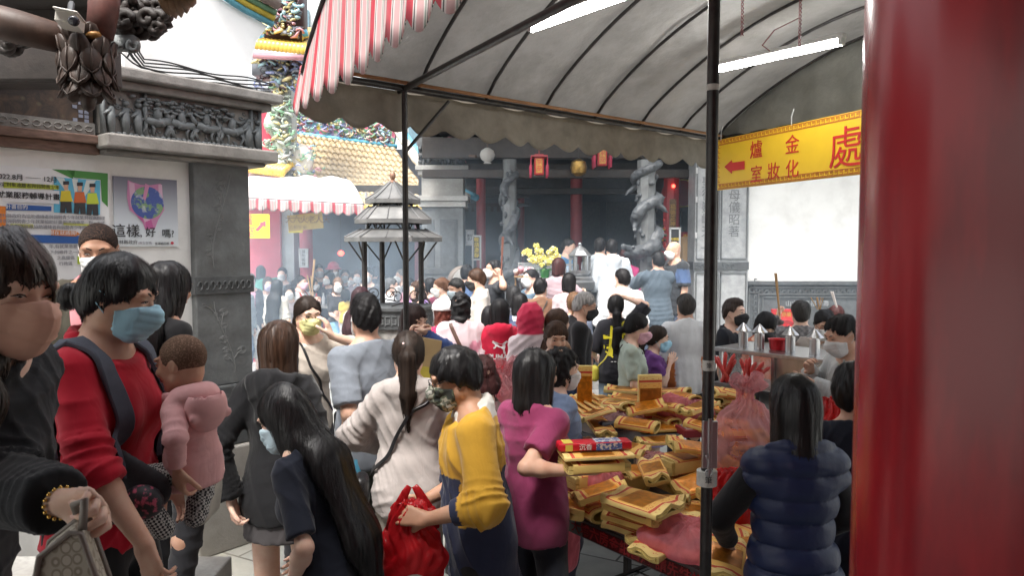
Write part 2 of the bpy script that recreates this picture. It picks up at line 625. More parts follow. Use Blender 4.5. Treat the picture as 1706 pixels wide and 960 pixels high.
def torso_prims(k, flags='all'):
 s, b, T = k.s, k.b, k.T
 fr = k.Rt @ V((0,1,0))
 fl = lambda f: (tuple(fr), f)
 P = []
 hipw = 1.06 if k.fem else .96
 P.append(('rc', T(0,.012,.90), T(0,.008,.98),.158*s*b*hipw,.145*s*b, fl(1.38)))
 P.append(('rc', T(0,.004,.98), T(0, -.002,1.10),.143*s*b,.128*s*b*(.97 if k.fem else 1.06), fl(1.38)))
 P.append(('rc', T(0, -.002,1.10), T(0,.0,1.26),.128*s*b*(.97 if k.fem else 1.06),.150*s*b, fl(1.38)))
 P.append(('rc', T(0,.0,1.26), T(0,.014,1.37),.150*s*b,.110*s, fl(1.5)))
 for sx in (-1,1):
  P.append(('rc', T(sx*(k.sw/s - .012),.014,1.372), T(sx*.05,.016,1.415),.052*s*b,.046*s, None))
  P.append(('rc', T(sx*.075,.052,.875), T(sx*.075,.05,.90),.082*s*b,.08*s*b, None))
  if k.fem: P.append(('rc', T(sx*.068, -.068,1.225), T(sx*.06, -.05,1.27),.055*s*b,.045*s*b, None))
 P.append(('rc', T(0,.012,1.39), k.nb,.062*s,.055*s, None))
 return P
def add_prims(g, P, infl=0.0, k=.04):
 for p in P:
  g.rc(p[1], p[2], p[3], p[4], k=k, flat=p[5], infl=infl)
def bounds(pts, m):
 a = np.array([tuple(p) for p in pts])
 return a.min(0) - m, a.max(0) + m
def hand(k, side, W, d, n, curl=.5, spread=.12, sc_=1.0, thumb=.5):
 """palm segments (for the body) and finger tubes; d along the hand, n out of the palm; side +1 is the left hand"""
 d = d.normalized(); n = (n - d*n.dot(d)).normalized()
 sd = d.cross(n)*1.0
 th = sd if side > 0 else -sd
 q = (k.s*.5 + .5)*(.93 if k.fem else 1.04)*sc_
 palm, tubes, nails = [], [], []
 Ls = [.068,.076,.071,.056]
 for i in range(4):
  o = (.030 - .0195*i)*q
  kn = W + d*((.088,.091,.087,.078)[i]*q) + th*o
  palm.append((W + th*o*.55 + d*.012*q, kn,.0135*q,.0105*q))
  pts, rs = [kn - d*.02*q], [.0098*q]
  p = kn.copy(); a = 0
  dirv = (d + th*(.5*spread*(1.5 - i))).normalized()
  ax_ = dirv.cross(n).normalized()
  r0 = (.0092,.0094,.009,.0078)[i]*q
  pts.append(p.copy()); rs.append(r0*1.05)
  c = curl[i] if hasattr(curl, '__len__') else curl*(1 + .12*i)
  for j, (fr, ang) in enumerate(((.45,55), (.30,70), (.25,45))):
   a += c*ang
   dv = dirv*math.cos(R(a)) + n*math.sin(R(a))
   p = p + dv*(Ls[i]*fr*q)
   pts.append(p - dv*(Ls[i]*fr*q*.5)); rs.append(r0*(1 - .1*j)*.94)
   pts.append(p.copy()); rs.append(r0*(1 - .12*j)*(.98 if j < 2 else .72))
  pts.append(p + dv*r0*.45); rs.append(r0*.3)
  nails.append((p - dv*r0*.35, dv, dirv*math.sin(R(a)) - n*math.cos(R(a)), r0))
  tubes.append((pts, rs))
 t0 = W + d*.018*q + th*.018*q
 tv = (d*.62 + th*.62 + n*(.25 + .35*thumb)).normalized()
 t1 = t0 + tv*.045*q
 tv2 = (tv + d*.35 + n*.3*thumb - th*.35*thumb).normalized()
 t2 = t1 + tv2*.034*q
 tv3 = (tv2 + n*.25*thumb - th*.3*thumb).normalized()
 t3 = t2 + tv3*.028*q
 palm.append((t0, t1,.0165*q,.0125*q))
 tubes.append(([t0, t1, (t1 + t2)/2, t2, (t2 + t3)/2, t3, t3 + tv3*.005*q], [.013*q,.0118*q,.0105*q,.0112*q,.0104*q,.0082*q,.003*q]))
 nails.append((t3 - tv3*.006*q, tv3, (th*.5 - n*.8).normalized(),.0095*q))
 hand.nails = nails
 return palm, tubes
def strands(g, verts, n, seed, flow=None, steps=16, step=.016, wd=.0032, off=.0025, taper=True, curl=0.0, zlim=None, wave=0.0):
 """hair locks: thin ribbons that follow the hair surface downwards (or along flow)"""
 r = np.random.RandomState(seed)
 if len(verts) == 0 or n <= 0: return np.zeros((0,3)), np.zeros((0,4), int)
 zc = verts[:,2].min() + .24*(verts[:,2].max() - verts[:,2].min())
 gz = g.grad(verts.astype(float))[:,2]
 keep = (verts[:,2] > zc) & (gz > -.35)
 if keep.sum() > 10: verts = verts[keep]
 P = verts[r.randint(0, len(verts), n)].astype(float)
 P = P + r.randn(n,3)*.002
 offs = off*(.2 + 1.2*r.rand(n)) + np.where(r.rand(n) > .94,.0065*r.rand(n),0)
 path = []; side = []
 alive = np.ones(n, bool)
 D = np.tile(np.array([0,0, -1.0]), (n,1))
 jit = r.randn(n,3)*.12
 ln = r.uniform(.55,1.0, n)*steps
 ph = r.rand(n)*6.28
 for i in range(steps):
  G = g.grad(P)
  P = P - np.clip(g.sample(P) - offs, -.01,.01)[:, None]*G
  F = np.tile(np.array([0,0, -1.0]), (n,1)) if flow is None else flow(P)
  F = F + jit
  if wave: F = F + np.stack([np.cos(ph + i*1.1), np.sin(ph + i*1.1),0*ph],1)*wave
  tdir = F - (F*G).sum(1, keepdims=True)*G
  L = np.linalg.norm(tdir, axis=1, keepdims=True)
  tdir = tdir/(L + 1e-6)
  D = .45*D + .55*np.where(L > .25, tdir, D)
  D = D/(np.linalg.norm(D, axis=1, keepdims=True) + 1e-9)
  S = np.cross(D, G)
  path.append(P.copy()); side.append(S/(np.linalg.norm(S, axis=1, keepdims=True) + 1e-9))
  inside = np.abs(g.sample(P) - offs) < .009
  alive &= (inside & (G[:,2] > -.75)) | (i < 1)
  P = P + D*step*np.where((i < ln) & alive,1,.01)[:, None]
 ok = np.linalg.norm(path[-1] - path[0], axis=1) > min(.05,.3*steps*step)
 if not ok.any(): return np.zeros((0,3)), np.zeros((0,4), int)
 path = [p_[ok] for p_ in path]; side = [s_[ok] for s_ in side]; n = int(ok.sum())
 W = np.linspace(0,1, steps)
 wdt = wd*(np.sin(np.pi*(W*.86 + .07)) ** .6)
 A = np.stack([path[i] - side[i]*wdt[i]*.5 for i in range(steps)],1)
 B = np.stack([path[i] + side[i]*wdt[i]*.5 for i in range(steps)],1)
 vs = np.stack([A, B],2).reshape(-1,3)
 base = (np.arange(n)*steps*2)[:, None]
 i = np.arange(steps - 1)[None, :]*2
 q = np.stack([base + i, base + i + 1, base + i + 3, base + i + 2],2).reshape(-1,4)
 return vs, q
def hair_build(sp, k, h, near):
 st = sp['hair'][0]; col = sp['hair'][1]
 L = sp['hair'][2] if len(sp['hair']) > 2 else .3
 hs = k.hs; Mh = np.array(k.Rh)
 pts = [k.Hd(*c) for c in ((-.14, -.15, -.16), (.14,.17,.16), (-.14,.17, -.16), (.14, -.15,.16))]
 if st in ('long', 'ponytail', 'lowpony', 'longwavy'):
  pts += [k.Hd(0,.14, -.12) + V((sx*.13, sy*.13, -L)) for sx in (-1,1) for sy in (-1,1)]
  pts += [V(p) for p in sp.get('tail', [])]
  pts += [k.nb + k.Rt @ V((sx*.12,.15, -.12 - L)) for sx in (-1,1)] + [k.nb + k.Rt @ V((sx*.12,.22, -.1 - L*.5)) for sx in (-1,1)]
 lo, hi = bounds(pts,.04)
 g = SDF(lo, hi, h)
 e = lambda c, r, **kw: g.ell(k.Hd(*c), [x*hs for x in r], Mh, **kw)
 off = {'buzz': .004, 'fade': .009, 'short': .009, 'pixie': .011, 'bald': .003, 'ponytail': .007, 'lowpony': .008, 'bun': .009}.get(st,.010)
 e((0,.014,.036), (.074 + off,.094 + off,.085 + off*.95), k=.02)
 if st not in ('buzz', 'bald'): e((0,.035, -.02), (.068 + off*.8,.07 + off,.075), k=.03)
 fz = sp.get('bang',.072 if st in ('short', 'buzz', 'fade', 'bald') else .062)
# hairline: a slanted cut from forehead to nape
 if st in ('buzz', 'short', 'fade', 'pixie', 'bun', 'ponytail', 'lowpony', 'curlyshort', 'bald'):
  a, b_ = k.Hd(0, -.085, fz), k.Hd(0,.085, -.088 if st != 'fade' else -.06)
  dv = (b_ - a)
  nn = dv.cross(k.Rh @ V((1,0,0)))
  if nn.dot(k.Rh @ V((0,0, -1))) < 0: nn = -nn
  Xh, Yh, Zh = g.full(); nn = nn.normalized()
  g.f = np.maximum(g.f, (Xh - a.x)*nn.x + (Yh - a.y)*nn.y + (Zh - a.z)*nn.z + .005*wav(Xh, Yh, Zh,4,110) + .004*wav(Xh, Yh, Zh,6,260))
# the face stays open
 if st in ('buzz', 'short', 'fade', 'ponytail', 'lowpony', 'bun', 'pixie', 'curlyshort', 'bald'):
  e((0, -.085, -.035), (.084,.092, fz + .035), k=.012, op='s')
  if st in ('buzz', 'short', 'fade'):
   for sx in (-1,1): e((sx*.085,.0, -.02), (.03,.032,.042), k=.012, op='s')
 def openface():
# face opening of long styles
  e((0, -.105, -.045), (.066,.072, fz + .045), k=.018, op='s')
  g.rc(k.Hd(0, -.12, -.06), k.Hd(0, -.10, -.22),.062*hs,.05*hs, k=.02, op='s')
 ux = tuple(k.Rh @ V((0,1,0))); lat = tuple(k.Rh @ V((1,0,0)))
 if st in ('bob', 'curly', 'hoodhair'):
  lb = .115 if len(sp['hair']) < 3 else L
  g.rc(k.Hd(0,.014,.03), k.Hd(0,.028, -lb),.097*hs,.101*hs, k=.02, flat=(lat,1.20))
  Xh, Yh, Zh = g.full(); pb = k.Hd(0,.03, -lb - .008); nb_ = k.Rh @ V((0, -.25, -1)).normalized()
  g.f = np.maximum(g.f, (Xh - pb.x)*nb_.x + (Yh - pb.y)*nb_.y + (Zh - pb.z)*nb_.z + .011*wav(Xh, Yh, Zh, len(sp['label']),90, (1,1,.05)) + .007*wav(Xh, Yh, Zh,3,210, (1,1,.05)))
  openface()
 if st in ('long', 'longwavy'):
  g.rc(k.Hd(0,.014,.03), k.Hd(0,.032, -.10),.097*hs,.098*hs, k=.02, flat=(lat,1.20))
  openface()
  tail = sp.get('tail')
  back = k.Rt @ V((0,1,0))
  if tail is None:
   p = k.Hd(0,.05, -.09)
   tail = [p, k.nb + k.Rt @ V((0,.10, -.06)), k.nb + k.Rt @ V((0,.135, -.06)) + k.Rt @ V((0,.01, -L*.55)), k.nb + k.Rt @ V((0,.125, -.06 - L))]
  wd = sp.get('tailw', (.085,.10,.095,.05))
  for i in range(len(tail) - 1):
   g.rc(tail[i], tail[i + 1], wd[i], wd[i + 1], k=.04, flat=(tuple(back),1.9))
  if sp.get('sidehair'):
   for sx in ((-1,1) if sp['sidehair'] is True else (sp['sidehair'],)):
    a = k.Hd(sx*.078, -.015, -.05); b1 = k.nb + k.Rt @ V((sx*.105, -.075, -.05)); c1 = k.nb + k.Rt @ V((sx*.10, -.115, -.05 - L*.8))
    g.rc(a, b1,.036,.050, k=.03); g.rc(b1, c1,.050,.026, k=.03)
 if st in ('ponytail', 'lowpony'):
  z0 = .035 if st == 'ponytail' else -.05
  tail = sp.get('tail') or [k.Hd(0,.112, z0), k.Hd(0,.145, z0 - .03), k.Hd(0,.148, z0 - .03) + V((0,0, -L*.5)), k.Hd(0,.125, z0 - .03) + V((0,0, -L))]
  wd = sp.get('tailw', (.022,.032,.034,.010))
  for i in range(len(tail) - 1): g.rc(tail[i], tail[i + 1], wd[i], wd[i + 1], k=.012)
 if st == 'bun':
  e(sp.get('bun', (0,.12,.03)), (.042,.036,.042), k=.008)
 if st == 'curlyshort':
  e((0,.03, -.03), (.092,.085,.085), k=.03)
  e((0, -.12, -.06), (.07,.085, fz + .05), k=.015, op='s')
 X, Y, Z = g.full()
 sd = sum(map(ord, sp['label'])) % 9999
 if st in ('curly', 'curlyshort'):
  g.f = g.f + .011*wav(X, Y, Z, sd,95) + .006*wav(X, Y, Z, sd + 3,190)
 elif st in ('short', 'fade', 'pixie'):
  g.f = g.f + .004*wav(X, Y, Z, sd,75, (1,1,.5)) + .0035*wav(X, Y, Z, sd + 1,190, (1,1,.35))
  if st == 'fade':
   e((0,.0,.105), (.062,.085,.042), k=.02)
   g.f = g.f + .003*wav(X, Y, Z, sd + 1,200)
 elif st in ('buzz', 'bald'):
  pass
 else:
  g.f = g.f + .0035*wav(X, Y, Z, sd,150, (1,1,.08)) + .004*wav(X, Y, Z, sd + 2,40, (1,1,.3))
  if st == 'longwavy': g.f = g.f + .010*wav(X, Y, Z, sd + 5,55, (1,1,.7))
 v, q = g.mesh()
 vs, qs = [v], [q]
 if near and len(v) and st not in ('buzz', 'bald'):
  flow = None
  if st in ('ponytail', 'lowpony'):
   tb = np.array(k.Hd(0,.115,.035 if st != 'lowpony' else -.05))
   if st == 'bun': tb = np.array(k.Hd(*sp.get('bun', (0,.12,.03))))
   bk = np.array(k.Rh @ V((0,1,0)))
   def flow(P):
    F = tb - P
    dist = np.linalg.norm(F, axis=1, keepdims=True)
    beyond = ((P - tb) @ bk)[:, None] > -.005
    F = F/(dist + 1e-6)
    return np.where(beyond | (dist < .03), np.array([[0,.1, -1.0]]), F)
  n = int(near*{'long': 3600, 'longwavy': 3600, 'bob': 3000, 'ponytail': 2400, 'lowpony': 2000}.get(st,1500))
  stp = {'short': 6, 'fade': 5, 'pixie': 9, 'curly': 8, 'curlyshort': 7}.get(st,16)
  if st == 'short' or st == 'fade' or st == 'pixie':
   cr = np.array(k.Hd(0,.04,.12))
   def flow(P):
    F = P - cr
    return F/(np.linalg.norm(F, axis=1, keepdims=True) + 1e-6) + np.array([[0,0, -.3]])
  a, b = strands(g, v, n, sd, flow, steps=stp, step=(.009 if stp < 10 else .018), wd=.0023 if near > .6 else .0042, off=.0032,
 wave=.5 if st in ('curly', 'curlyshort') else (.25 if st == 'longwavy' else 0))
  vs.append(a); qs.append(b + len(v))
 return np.concatenate(vs), np.concatenate(qs), g
PEOPLE = {}
def child(root, name, v, fl, m, cols=None, smooth=True, label=None):
 if len(v) == 0: return None
 me = np_mesh(name, v, fl, smooth, [m], cols=cols)
 o = bpy.data.objects.new(name, me)
 sc.collection.objects.link(o)
 o.parent = root
 if label: o['label'] = label
 return o
def folds(v, seed, arms=None):
 """cloth folds: thin ridges in patches, plus bunching at elbows and wrists; per vertex, about 0..1.5"""
 r = np.random.RandomState(seed + 77)
 x, y, z = v[:,0], v[:,1], v[:,2]
 out = np.zeros(len(v))
 for i in range(6):
  a = r.uniform(-.75,.75) if i < 4 else r.uniform(1.1,1.9)
  d = (math.cos(a), r.uniform(-.5,.5), math.sin(a))
  lam = r.uniform(.05,.095)
  ph = math.pi*(d[0]*x + d[1]*y + d[2]*z)/lam + 1.5*wav(x, y, z, seed + i,9) + r.rand()*6
  mk = np.clip(1.3*wav(x, y, z, seed + 20 + i,8) - .05,0,1)
  out += mk*(1 - np.abs(np.sin(ph))) ** 2.0*(1 if i < 4 else .8)
 if arms:
  for sd, (S, E, W,*_r) in arms.items():
   for (A_, B_, c0, lam, am) in ((S, E,.92,.030,1.0), (E, W,.10,.028,.9), (E, W,.80,.024,.6)):
    dd, t = seg_d(v, A_, B_)
    L_ = (B_ - A_).length
    ph = math.pi*t*L_/lam + 1.2*wav(x, y, z, seed + 50,22)
    out += am*np.exp(-((t - c0)*L_/.06) ** 2)*(dd < .09)*(1 - np.abs(np.sin(ph))) ** 1.6
 return out
def seg_d(P, a, b):
 a = np.array(tuple(a)); b = np.array(tuple(b)); ba = b - a
 t = np.clip(((P - a) @ ba)/(ba @ ba),0,1)
 return np.linalg.norm(P - a - t[:, None]*ba, axis=1), t
def person(sp):
 Y = sp['Y']; fl = sp.get('floor',0.0)
 yaw = R(sp.get('yaw',180))
 if 'H' in sp:
  H = sp['H']; k = skeleton(sp, H)
 else:
  H = 1.62
  tgt = at(sp['px'], sp['yt'], Y).z - fl
  for _ in range(4):
   k = skeleton(sp, H); H *= (tgt)/(k.top.z + (.012 if sp['hair'][0] not in ('buzz', 'bald') else .0))
  k = skeleton(sp, H)
 Rz = Matrix.Rotation(yaw,3, 'Z')
 hw = at(sp['px'], sp['yt'], Y)
 off = Rz @ k.hc
 root_loc = V((hw.x - off.x, Y - off.y, fl))
 if 'raise' in sp: root_loc.z = hw.z - k.top.z
 near = sp.get('near',1.0 if Y < 3.2 else (.5 if Y < 5.3 else .22))
 h = sp.get('h',.0068 if Y < 3.2 else (.010 if Y < 5.3 else .0145))
 s, b, T = k.s, k.b, k.T
 SDF.KS = min(1.0, max(.4, s*1.1))
 toloc = lambda p: Rz.transposed() @ (V(p) - root_loc)
 sk = sp.get('skin', (.62,.38,.27))
 seed = sum(map(ord, sp['label'])) % 9973
# ---- arms
 arms = {}
 for side, key in ((1, 'armL'), (-1, 'armR')):
  a = sp.get(key) or {}
  S = T(side*(k.sw/s),.014,1.375)
  if 'w' in a: W = toloc(at(*a['w']))
  elif 'l' in a: W = V(a['l'])*s
  else: W = k.T(side*(k.sw/s + .055), -.02,.83) if sp.get('lean',0) < 12 else V((side*(k.sw + .05), S.y - .05, S.z - .50*s))
  hint = V(a.get('hint', (side*.35,1, -.1)))
  E, W = ik(S, W,.285*s,.245*s, hint)
  fd = (W - E).normalized()
  hd = V(a['hd']) if 'hd' in a else fd
  hn = V(a['hn']) if 'hn' in a else V((-side,0,0)) - fd*V((-side,0,0)).dot(fd)
  if hn.length < .05: hn = V((0,1,0))
  palm, tubes = hand(k, side, W, hd, hn, a.get('curl',.45), a.get('spread',.12),1.0, a.get('thumb',.5))
  arms[side] = (S, E, W, palm, tubes, hand.nails)
# ---- legs
 legs = {}
 step = sp.get('step',0.0)
 for side in (1, -1):
  hip = V((side*.085*s,.006,.90*s))
  ay = step*(.5 if side > 0 else -.5)*s
  ank = V((side*(.095 if not step else .07)*s,.03 + ay,.078*s))
  kn, ank = ik(hip, ank,.42*s,.415*s, V((side*.1, -1,0)))
  if sp.get('sit'):
   ank = V((side*.15*s, -.17*s,.46*s)); kn, ank = ik(hip, ank,.42*s,.415*s, V((side*.9, -.7,.35)))
  toe = ank + V((side*.03, -.15*s, -.048*s))
  heel = ank + V((0,.035*s, -.045*s))
  legs[side] = (hip, kn, ank, toe, heel)
# ---- body
 allp = [k.top, k.Hd(0, -.13, -.1), k.Hd(0,.12,0), V((0,0,0))]
 for a in arms.values(): allp += [a[0], a[1], a[2]] + [p[1] for p in a[3]]
 for l in legs.values(): allp += list(l)
 allp += [T(.2,.15,1.3), T(-.2, -.15,1.3), T(.2, -.15,1.0), T(-.2,.17,.9)]
 lo, hi = bounds(allp,.05)
 lo[2] = 0.0
 g = SDF(lo - np.array([0,0,.03]), hi, h)
 add_prims(g, torso_prims(k),0,.04)
 g.rc(k.nb + k.Rt @ V((0,.006, -.03)), k.Hd(0,.022, -.055),.055*s*(1 if k.fem else 1.1),.05*k.hs*(1 if k.fem else 1.12), k=.03)
 add_head(g, k)
 af = .94 if k.fem else 1.06
 for side, (S, E, W, palm, tubes,*_n) in arms.items():
  g.rc(S, E,.048*s*b*af,.038*s*b*af, k=.035)
  m_ = E.lerp(W,.3)
  g.rc(E, m_,.037*s*af,.039*s*af, k=.02)
  g.rc(m_, W,.039*s*af,.0245*s*af, k=.02)
  for p in palm: g.rc(p[0], p[1], p[2], p[3], k=.012)
 for side, (hip, kn, ank, toe, heel) in legs.items():
  g.rc(hip, kn,.083*s*b,.056*s, k=.035)
  c_ = kn.lerp(ank,.33) + V((0,.012,0))
  g.rc(kn, c_,.052*s,.056*s, k=.02)
  g.rc(c_, ank,.056*s,.034*s, k=.02)
  g.rc(heel, toe,.030*s,.026*s, k=.02, flat=((0,0,1),1.15))
 v, q = g.mesh()
 vs, tris = [v], []
 base = len(v)
 tv, tq = [], []
 for a in arms.values():
  for pts, rs in a[4]:
   tvv, tff = tube(pts, rs,8, caps=False)
   tv += [tuple(x) for x in tvv]
   tq += [[i + base for i in f] for f in tff]
   base += len(tvv)
 n_skin = len(q) + len(tq)
 if Y < 3.2:
  for a in arms.values():
   for c, dv, up_, r0 in a[5]:
    up_ = (up_ - dv*up_.dot(dv)).normalized(); sd_ = dv.cross(up_)
    ring = [c + up_*r0*.62 + dv*(r0*.95*math.cos(t_)) + sd_*(r0*.62*math.sin(t_)) - up_*(r0*.28*math.sin(t_) ** 2) for t_ in np.linspace(0,2*math.pi,10, endpoint=False)]
    tv += [tuple(x) for x in ring] + [tuple(c + up_*r0*.86)]
    tq += [[base + i, base + (i + 1) % 10, base + 10, base + 10] for i in range(10)]
    base += 11
 v = np.concatenate([v, np.array(tv, np.float32)])
 tq = np.array(tq, np.int32); tri_ = tq[:,2] == tq[:,3]
 faces = [q, tq[~tri_]] + ([tq[tri_][:, :3]] if tri_.any() else [])
 mi_ = np.zeros(len(q) + len(tq), np.int32); mi_[n_skin:] = 1
 me = np_mesh('person', v, faces, True, [skin(sk), mat('fingernail', (.70,.42,.36),.28, var=.05, bump=0)], mi=mi_)
 root = bpy.data.objects.new('person', me)
 sc.collection.objects.link(root)
 root.location = root_loc
 root.rotation_euler = (0,0, yaw)
 tag(root, sp['label'], 'person', 'people in the temple courtyard')
 root['_y'] = Y; del root['_y']
# ---- face details
 if Y < 6.5 and sp.get('face', True):
  eb, ew = MB(), MB()
  for sx in (-1,1):
   br = MB()
   pts = [k.Hd(sx*x, y, z) for x, y, z in ((.014, -.094,.033), (.028, -.093,.040), (.042, -.084,.040), (.054, -.070,.034))]
   br.tube(pts, [.0022,.003,.0026,.001],6, flat=(k.Rh @ V((0,1,0)),.6))
   o = br.build('eyebrow', hairmat((.03,.022,.02)), None, True, org=None); o.parent = root
   ey = MB()
   c0 = k.Hd(sx*.032, -.0855,.0125)
   sl_ = sp.get('lid',.0036)
   ey.ball(c0, (.0125*k.hs,.006*k.hs, sl_),14,0, k.Rh)
   ey.ball(k.Hd(sx*.032, -.0895,.0120), (.0048,.003, sl_*.95),10,1, k.Rh)
   lp = [k.Hd(sx*x, y, z) for x, y, z in ((.017, -.0885,.0115), (.025, -.0925,.0165), (.034, -.0925,.0178), (.043, -.0885,.0145), (.048, -.0835,.011))]
   ey.tube(lp, [.0008,.0015,.0018,.0016,.0006],5, mi=2)
   o = ey.build('eye', [mat('eye_white', (.72,.68,.64),.25, bump=0), mat('iris', (.02,.012,.008),.15, bump=0), mat('lash', (.015,.012,.012),.6, bump=0)], None, True)
   o.parent = root
  if not sp.get('mask'):
   lp = MB()
   for dz, r_ in ((-.047,.0042), (-.055,.005)):
    pts = [k.Hd(x, -.0965 + abs(x) ** 2*18, dz + (.002 if abs(x) < .01 else 0)) for x in (-.024, -.013,0,.013,.024)]
    lp.tube(pts, [.0015, r_, r_*.95, r_,.0015],6)
   o = lp.build('lips', mat('lip_skin', (.42,.16,.14),.45, bump=.1), None, True); o.parent = root
# ---- hair
 hg = None
 if sp['hair'][0] != 'none':
  hh = min(h,.0075) if Y < 5.3 else .011
  hv, hq, hg = hair_build(sp, k, hh, near)
  child(root, 'hair', hv, [hq], hairmat(sp['hair'][1], Y < 3.4) if sp['hair'][0] != 'buzz' else mat('cropped_' + cname(sp['hair'][1]), sp['hair'][1],.85, var=.5, scale=260, bump=.6, bscale=420, bdist=.002, spec=.15, col2=tuple(.5*a_ + .35*b_ for a_, b_ in zip(sp['hair'][1], sk)), edge=(.36,.5)))
# ---- face mask
 if sp.get('mask'):
  lo_, hi_ = bounds([k.Hd(-.1, -.14, -.14), k.Hd(.1,.06,.06), k.Hd(.1, -.14,.06), k.Hd(-.1,.06, -.14)],.01)
  gm = SDF(lo_, hi_, min(h*.6,.007))
  mt = sp.get('mtype', 'flat')
  add_head(gm, k, infl=.006, ears=False)
  for sx in (-1,1):
   gm.rc(k.Hd(sx*.03, -.075, -.075), k.Hd(0, -.108 if mt == 'flat' else -.125, -.035),.022,.014, k=.04)
  if mt == 'cup': gm.rc(k.Hd(0, -.112, -.01), k.Hd(0, -.105, -.085),.012,.016, k=.05)
  gm.plane(k.Hd(0, -.105,.004), k.Rh @ V((0,.42,1)))
  gm.plane(k.Hd(0, -.022,0), k.Rh @ V((0,1, -.12)))
  gm.plane(k.Hd(0,0, -.108), k.Rh @ V((0,.25, -1)))
  for sx in (-1,1): gm.plane(k.Hd(sx*.07, -.0, -.03), k.Rh @ V((sx,.35,0)))
  mv, mq = gm.mesh()
  if len(mv):
   iv = np.array(k.Rh.inverted()); lz = ((mv - np.array(k.hc)) @ iv.T)
   nm = gm.grad(mv.astype(float))
   if mt == 'flat': dsp = .0035*np.abs(np.sin(np.pi*(lz[:,2] + .02)/.021)) ** .6*(np.abs(lz[:,0]) < .055)
   else: dsp = .0035*(1 - np.abs(np.sin(np.pi*(lz[:,2] + .016 - .25*np.abs(lz[:,0]))/.05))) ** 5 + .003*np.exp(-(lz[:,0]/.003) ** 2)
   mv = (mv + nm*(dsp + .0012*wav(mv[:,0], mv[:,1], mv[:,2], seed,120))[:, None]).astype(np.float32)
  if len(mv):
   bb = len(mv); tv, tq = [], []
   for sx in (-1,1):
    for z0, z1 in ((-.012,.018), (-.075, -.018)):
     pts = [k.Hd(sx*.052, -.035, z0 - .01), k.Hd(sx*.072, -.005, (z0 + z1)/2), k.Hd(sx*.083,.024, z1)]
     a_, f_ = tube(pts,.0013,5)
     f_ = [f for f in f_ if len(f) == 4]
     tv += [tuple(x) for x in a_]; tq += [[i + bb for i in f] for f in f_]; bb += len(a_)
   mv = np.concatenate([mv, np.array(tv, np.float32)])
   mcol = sp['mask']
   mm = sp.get('maskmat') or mat('mask_' + cname(mcol), mcol,.75, var=.05, bump=.35, bscale=30, stretch=(.4,.4,7), bdist=.002)
   child(root, 'face_mask', mv, [mq, np.array(tq, np.int32)], mm)
 if sp.get('glasses'):
  gl = MB()
  for sx in (-1,1):
   pts = [k.Hd(sx*(.034 + .024*math.cos(a)), -.108 + .010*abs(math.cos(a))*(1 if math.cos(a) > 0 else 0),.008 + .019*math.sin(a)) for a in np.linspace(0,2*math.pi,20, endpoint=False)]
   gl.tube(pts,.0016,6, closed=True)
   gl.tube([k.Hd(sx*.058, -.098,.014), k.Hd(sx*.076, -.05,.016), k.Hd(sx*.080,.02,.012), k.Hd(sx*.078,.04, -.006)],.0016,6)
  gl.tube([k.Hd(-.011, -.11,.012), k.Hd(0, -.112,.015), k.Hd(.011, -.11,.012)],.0015,6)
  o = gl.build('glasses', mat('glasses_frame', (.03,.028,.03),.35, bump=0), None, True); o.parent = root
# ---- top
 tp = sp.get('top', {})
 t = tp.get('t',.014)*.66
 hem = tp.get('hem',.86)
 sl = tp.get('sleeve', 'short')
 pts = [T(x, y, z) for x in (-.25,.25) for y in (-.24,.24) for z in (hem,1.55)]
 if tp.get('hoodup'): pts += [k.Hd(0,.16,.18), k.Hd(.14, -.14,.1), k.Hd(-.14,0,.1)]
 for a in arms.values(): pts += [a[0], a[1]] + ([a[2]] if sl in ('long', 'roll') else [])
 lo, hi = bounds(pts,.06)
 lo, hi = np.minimum(lo, bounds([a[i] for a in arms.values() for i in range(3 if sl in ('long', 'roll') else 2)],.13)[0]), np.maximum(hi, bounds([a[i] for a in arms.values() for i in range(3 if sl in ('long', 'roll') else 2)],.13)[1])
 gt = SDF(lo, hi, h)
 P = torso_prims(k)
 add_prims(gt, P, t,.05)
 if hem < .82:   # coat / long shirt skirt
  gt.rc(T(0,.006,.98), T(0,.01, hem),.15*s*b, (.165 + tp.get('flare',.01))*s*b, k=.05, flat=(tuple(k.Rt @ V((0,1,0))),1.25), infl=t)
 if tp.get('belly'):
  gt.ell(T(0, -.05,1.05), (.13*s,.13*s,.14*s), np.array(k.Rt), k=.06)
 X, Yg, Z = gt.full()
 up = k.Rt @ V((0,0,1))
 hp = T(0,0, hem)
 X_ = X - hp.x; Y_ = Yg - hp.y; Z_ = Z - hp.z
 gt.f = np.maximum(gt.f, -(X_*up.x + Y_*up.y + Z_*up.z) + .006*np.sin(X*23 + seed)*np.cos(Yg*17))
 nk = T(0,.02,1.437 + tp.get('neck',0))
 gt.plane(nk, k.Rt @ V((0, -.55,1)))
 if tp.get('collar'):
  cr = [T(.068*math.cos(a),.018 + .066*math.sin(a),1.447 + .028*math.sin(a)) for a in np.linspace(0,2*math.pi,15)]
  for i in range(14):
   if tp['collar'] == 'polo' and 9 <= i <= 11: continue
   gt.rc(cr[i], cr[i + 1],.011,.011, k=.014)
   gt.rc(cr[i] + k.Rt @ V((0,0, -.02)), cr[i + 1] + k.Rt @ V((0,0, -.02)),.012,.012, k=.014)
 if tp.get('hood'):
  hr = [T(.105*math.cos(a),.025 + .088*math.sin(a),1.425 + .016*math.sin(a)) for a in np.linspace(-.9, math.pi + .9,13)]
  for i in range(12): gt.rc(hr[i], hr[i + 1],.026 + .008*math.sin(math.pi*i/12),.026 + .008*math.sin(math.pi*(i + 1)/12), k=.02)
  gt.rc(T(0,.115,1.405), T(0,.118,1.30),.095*s,.045*s, k=.025, flat=(tuple(k.Rt @ V((0,1,0))),2.4))
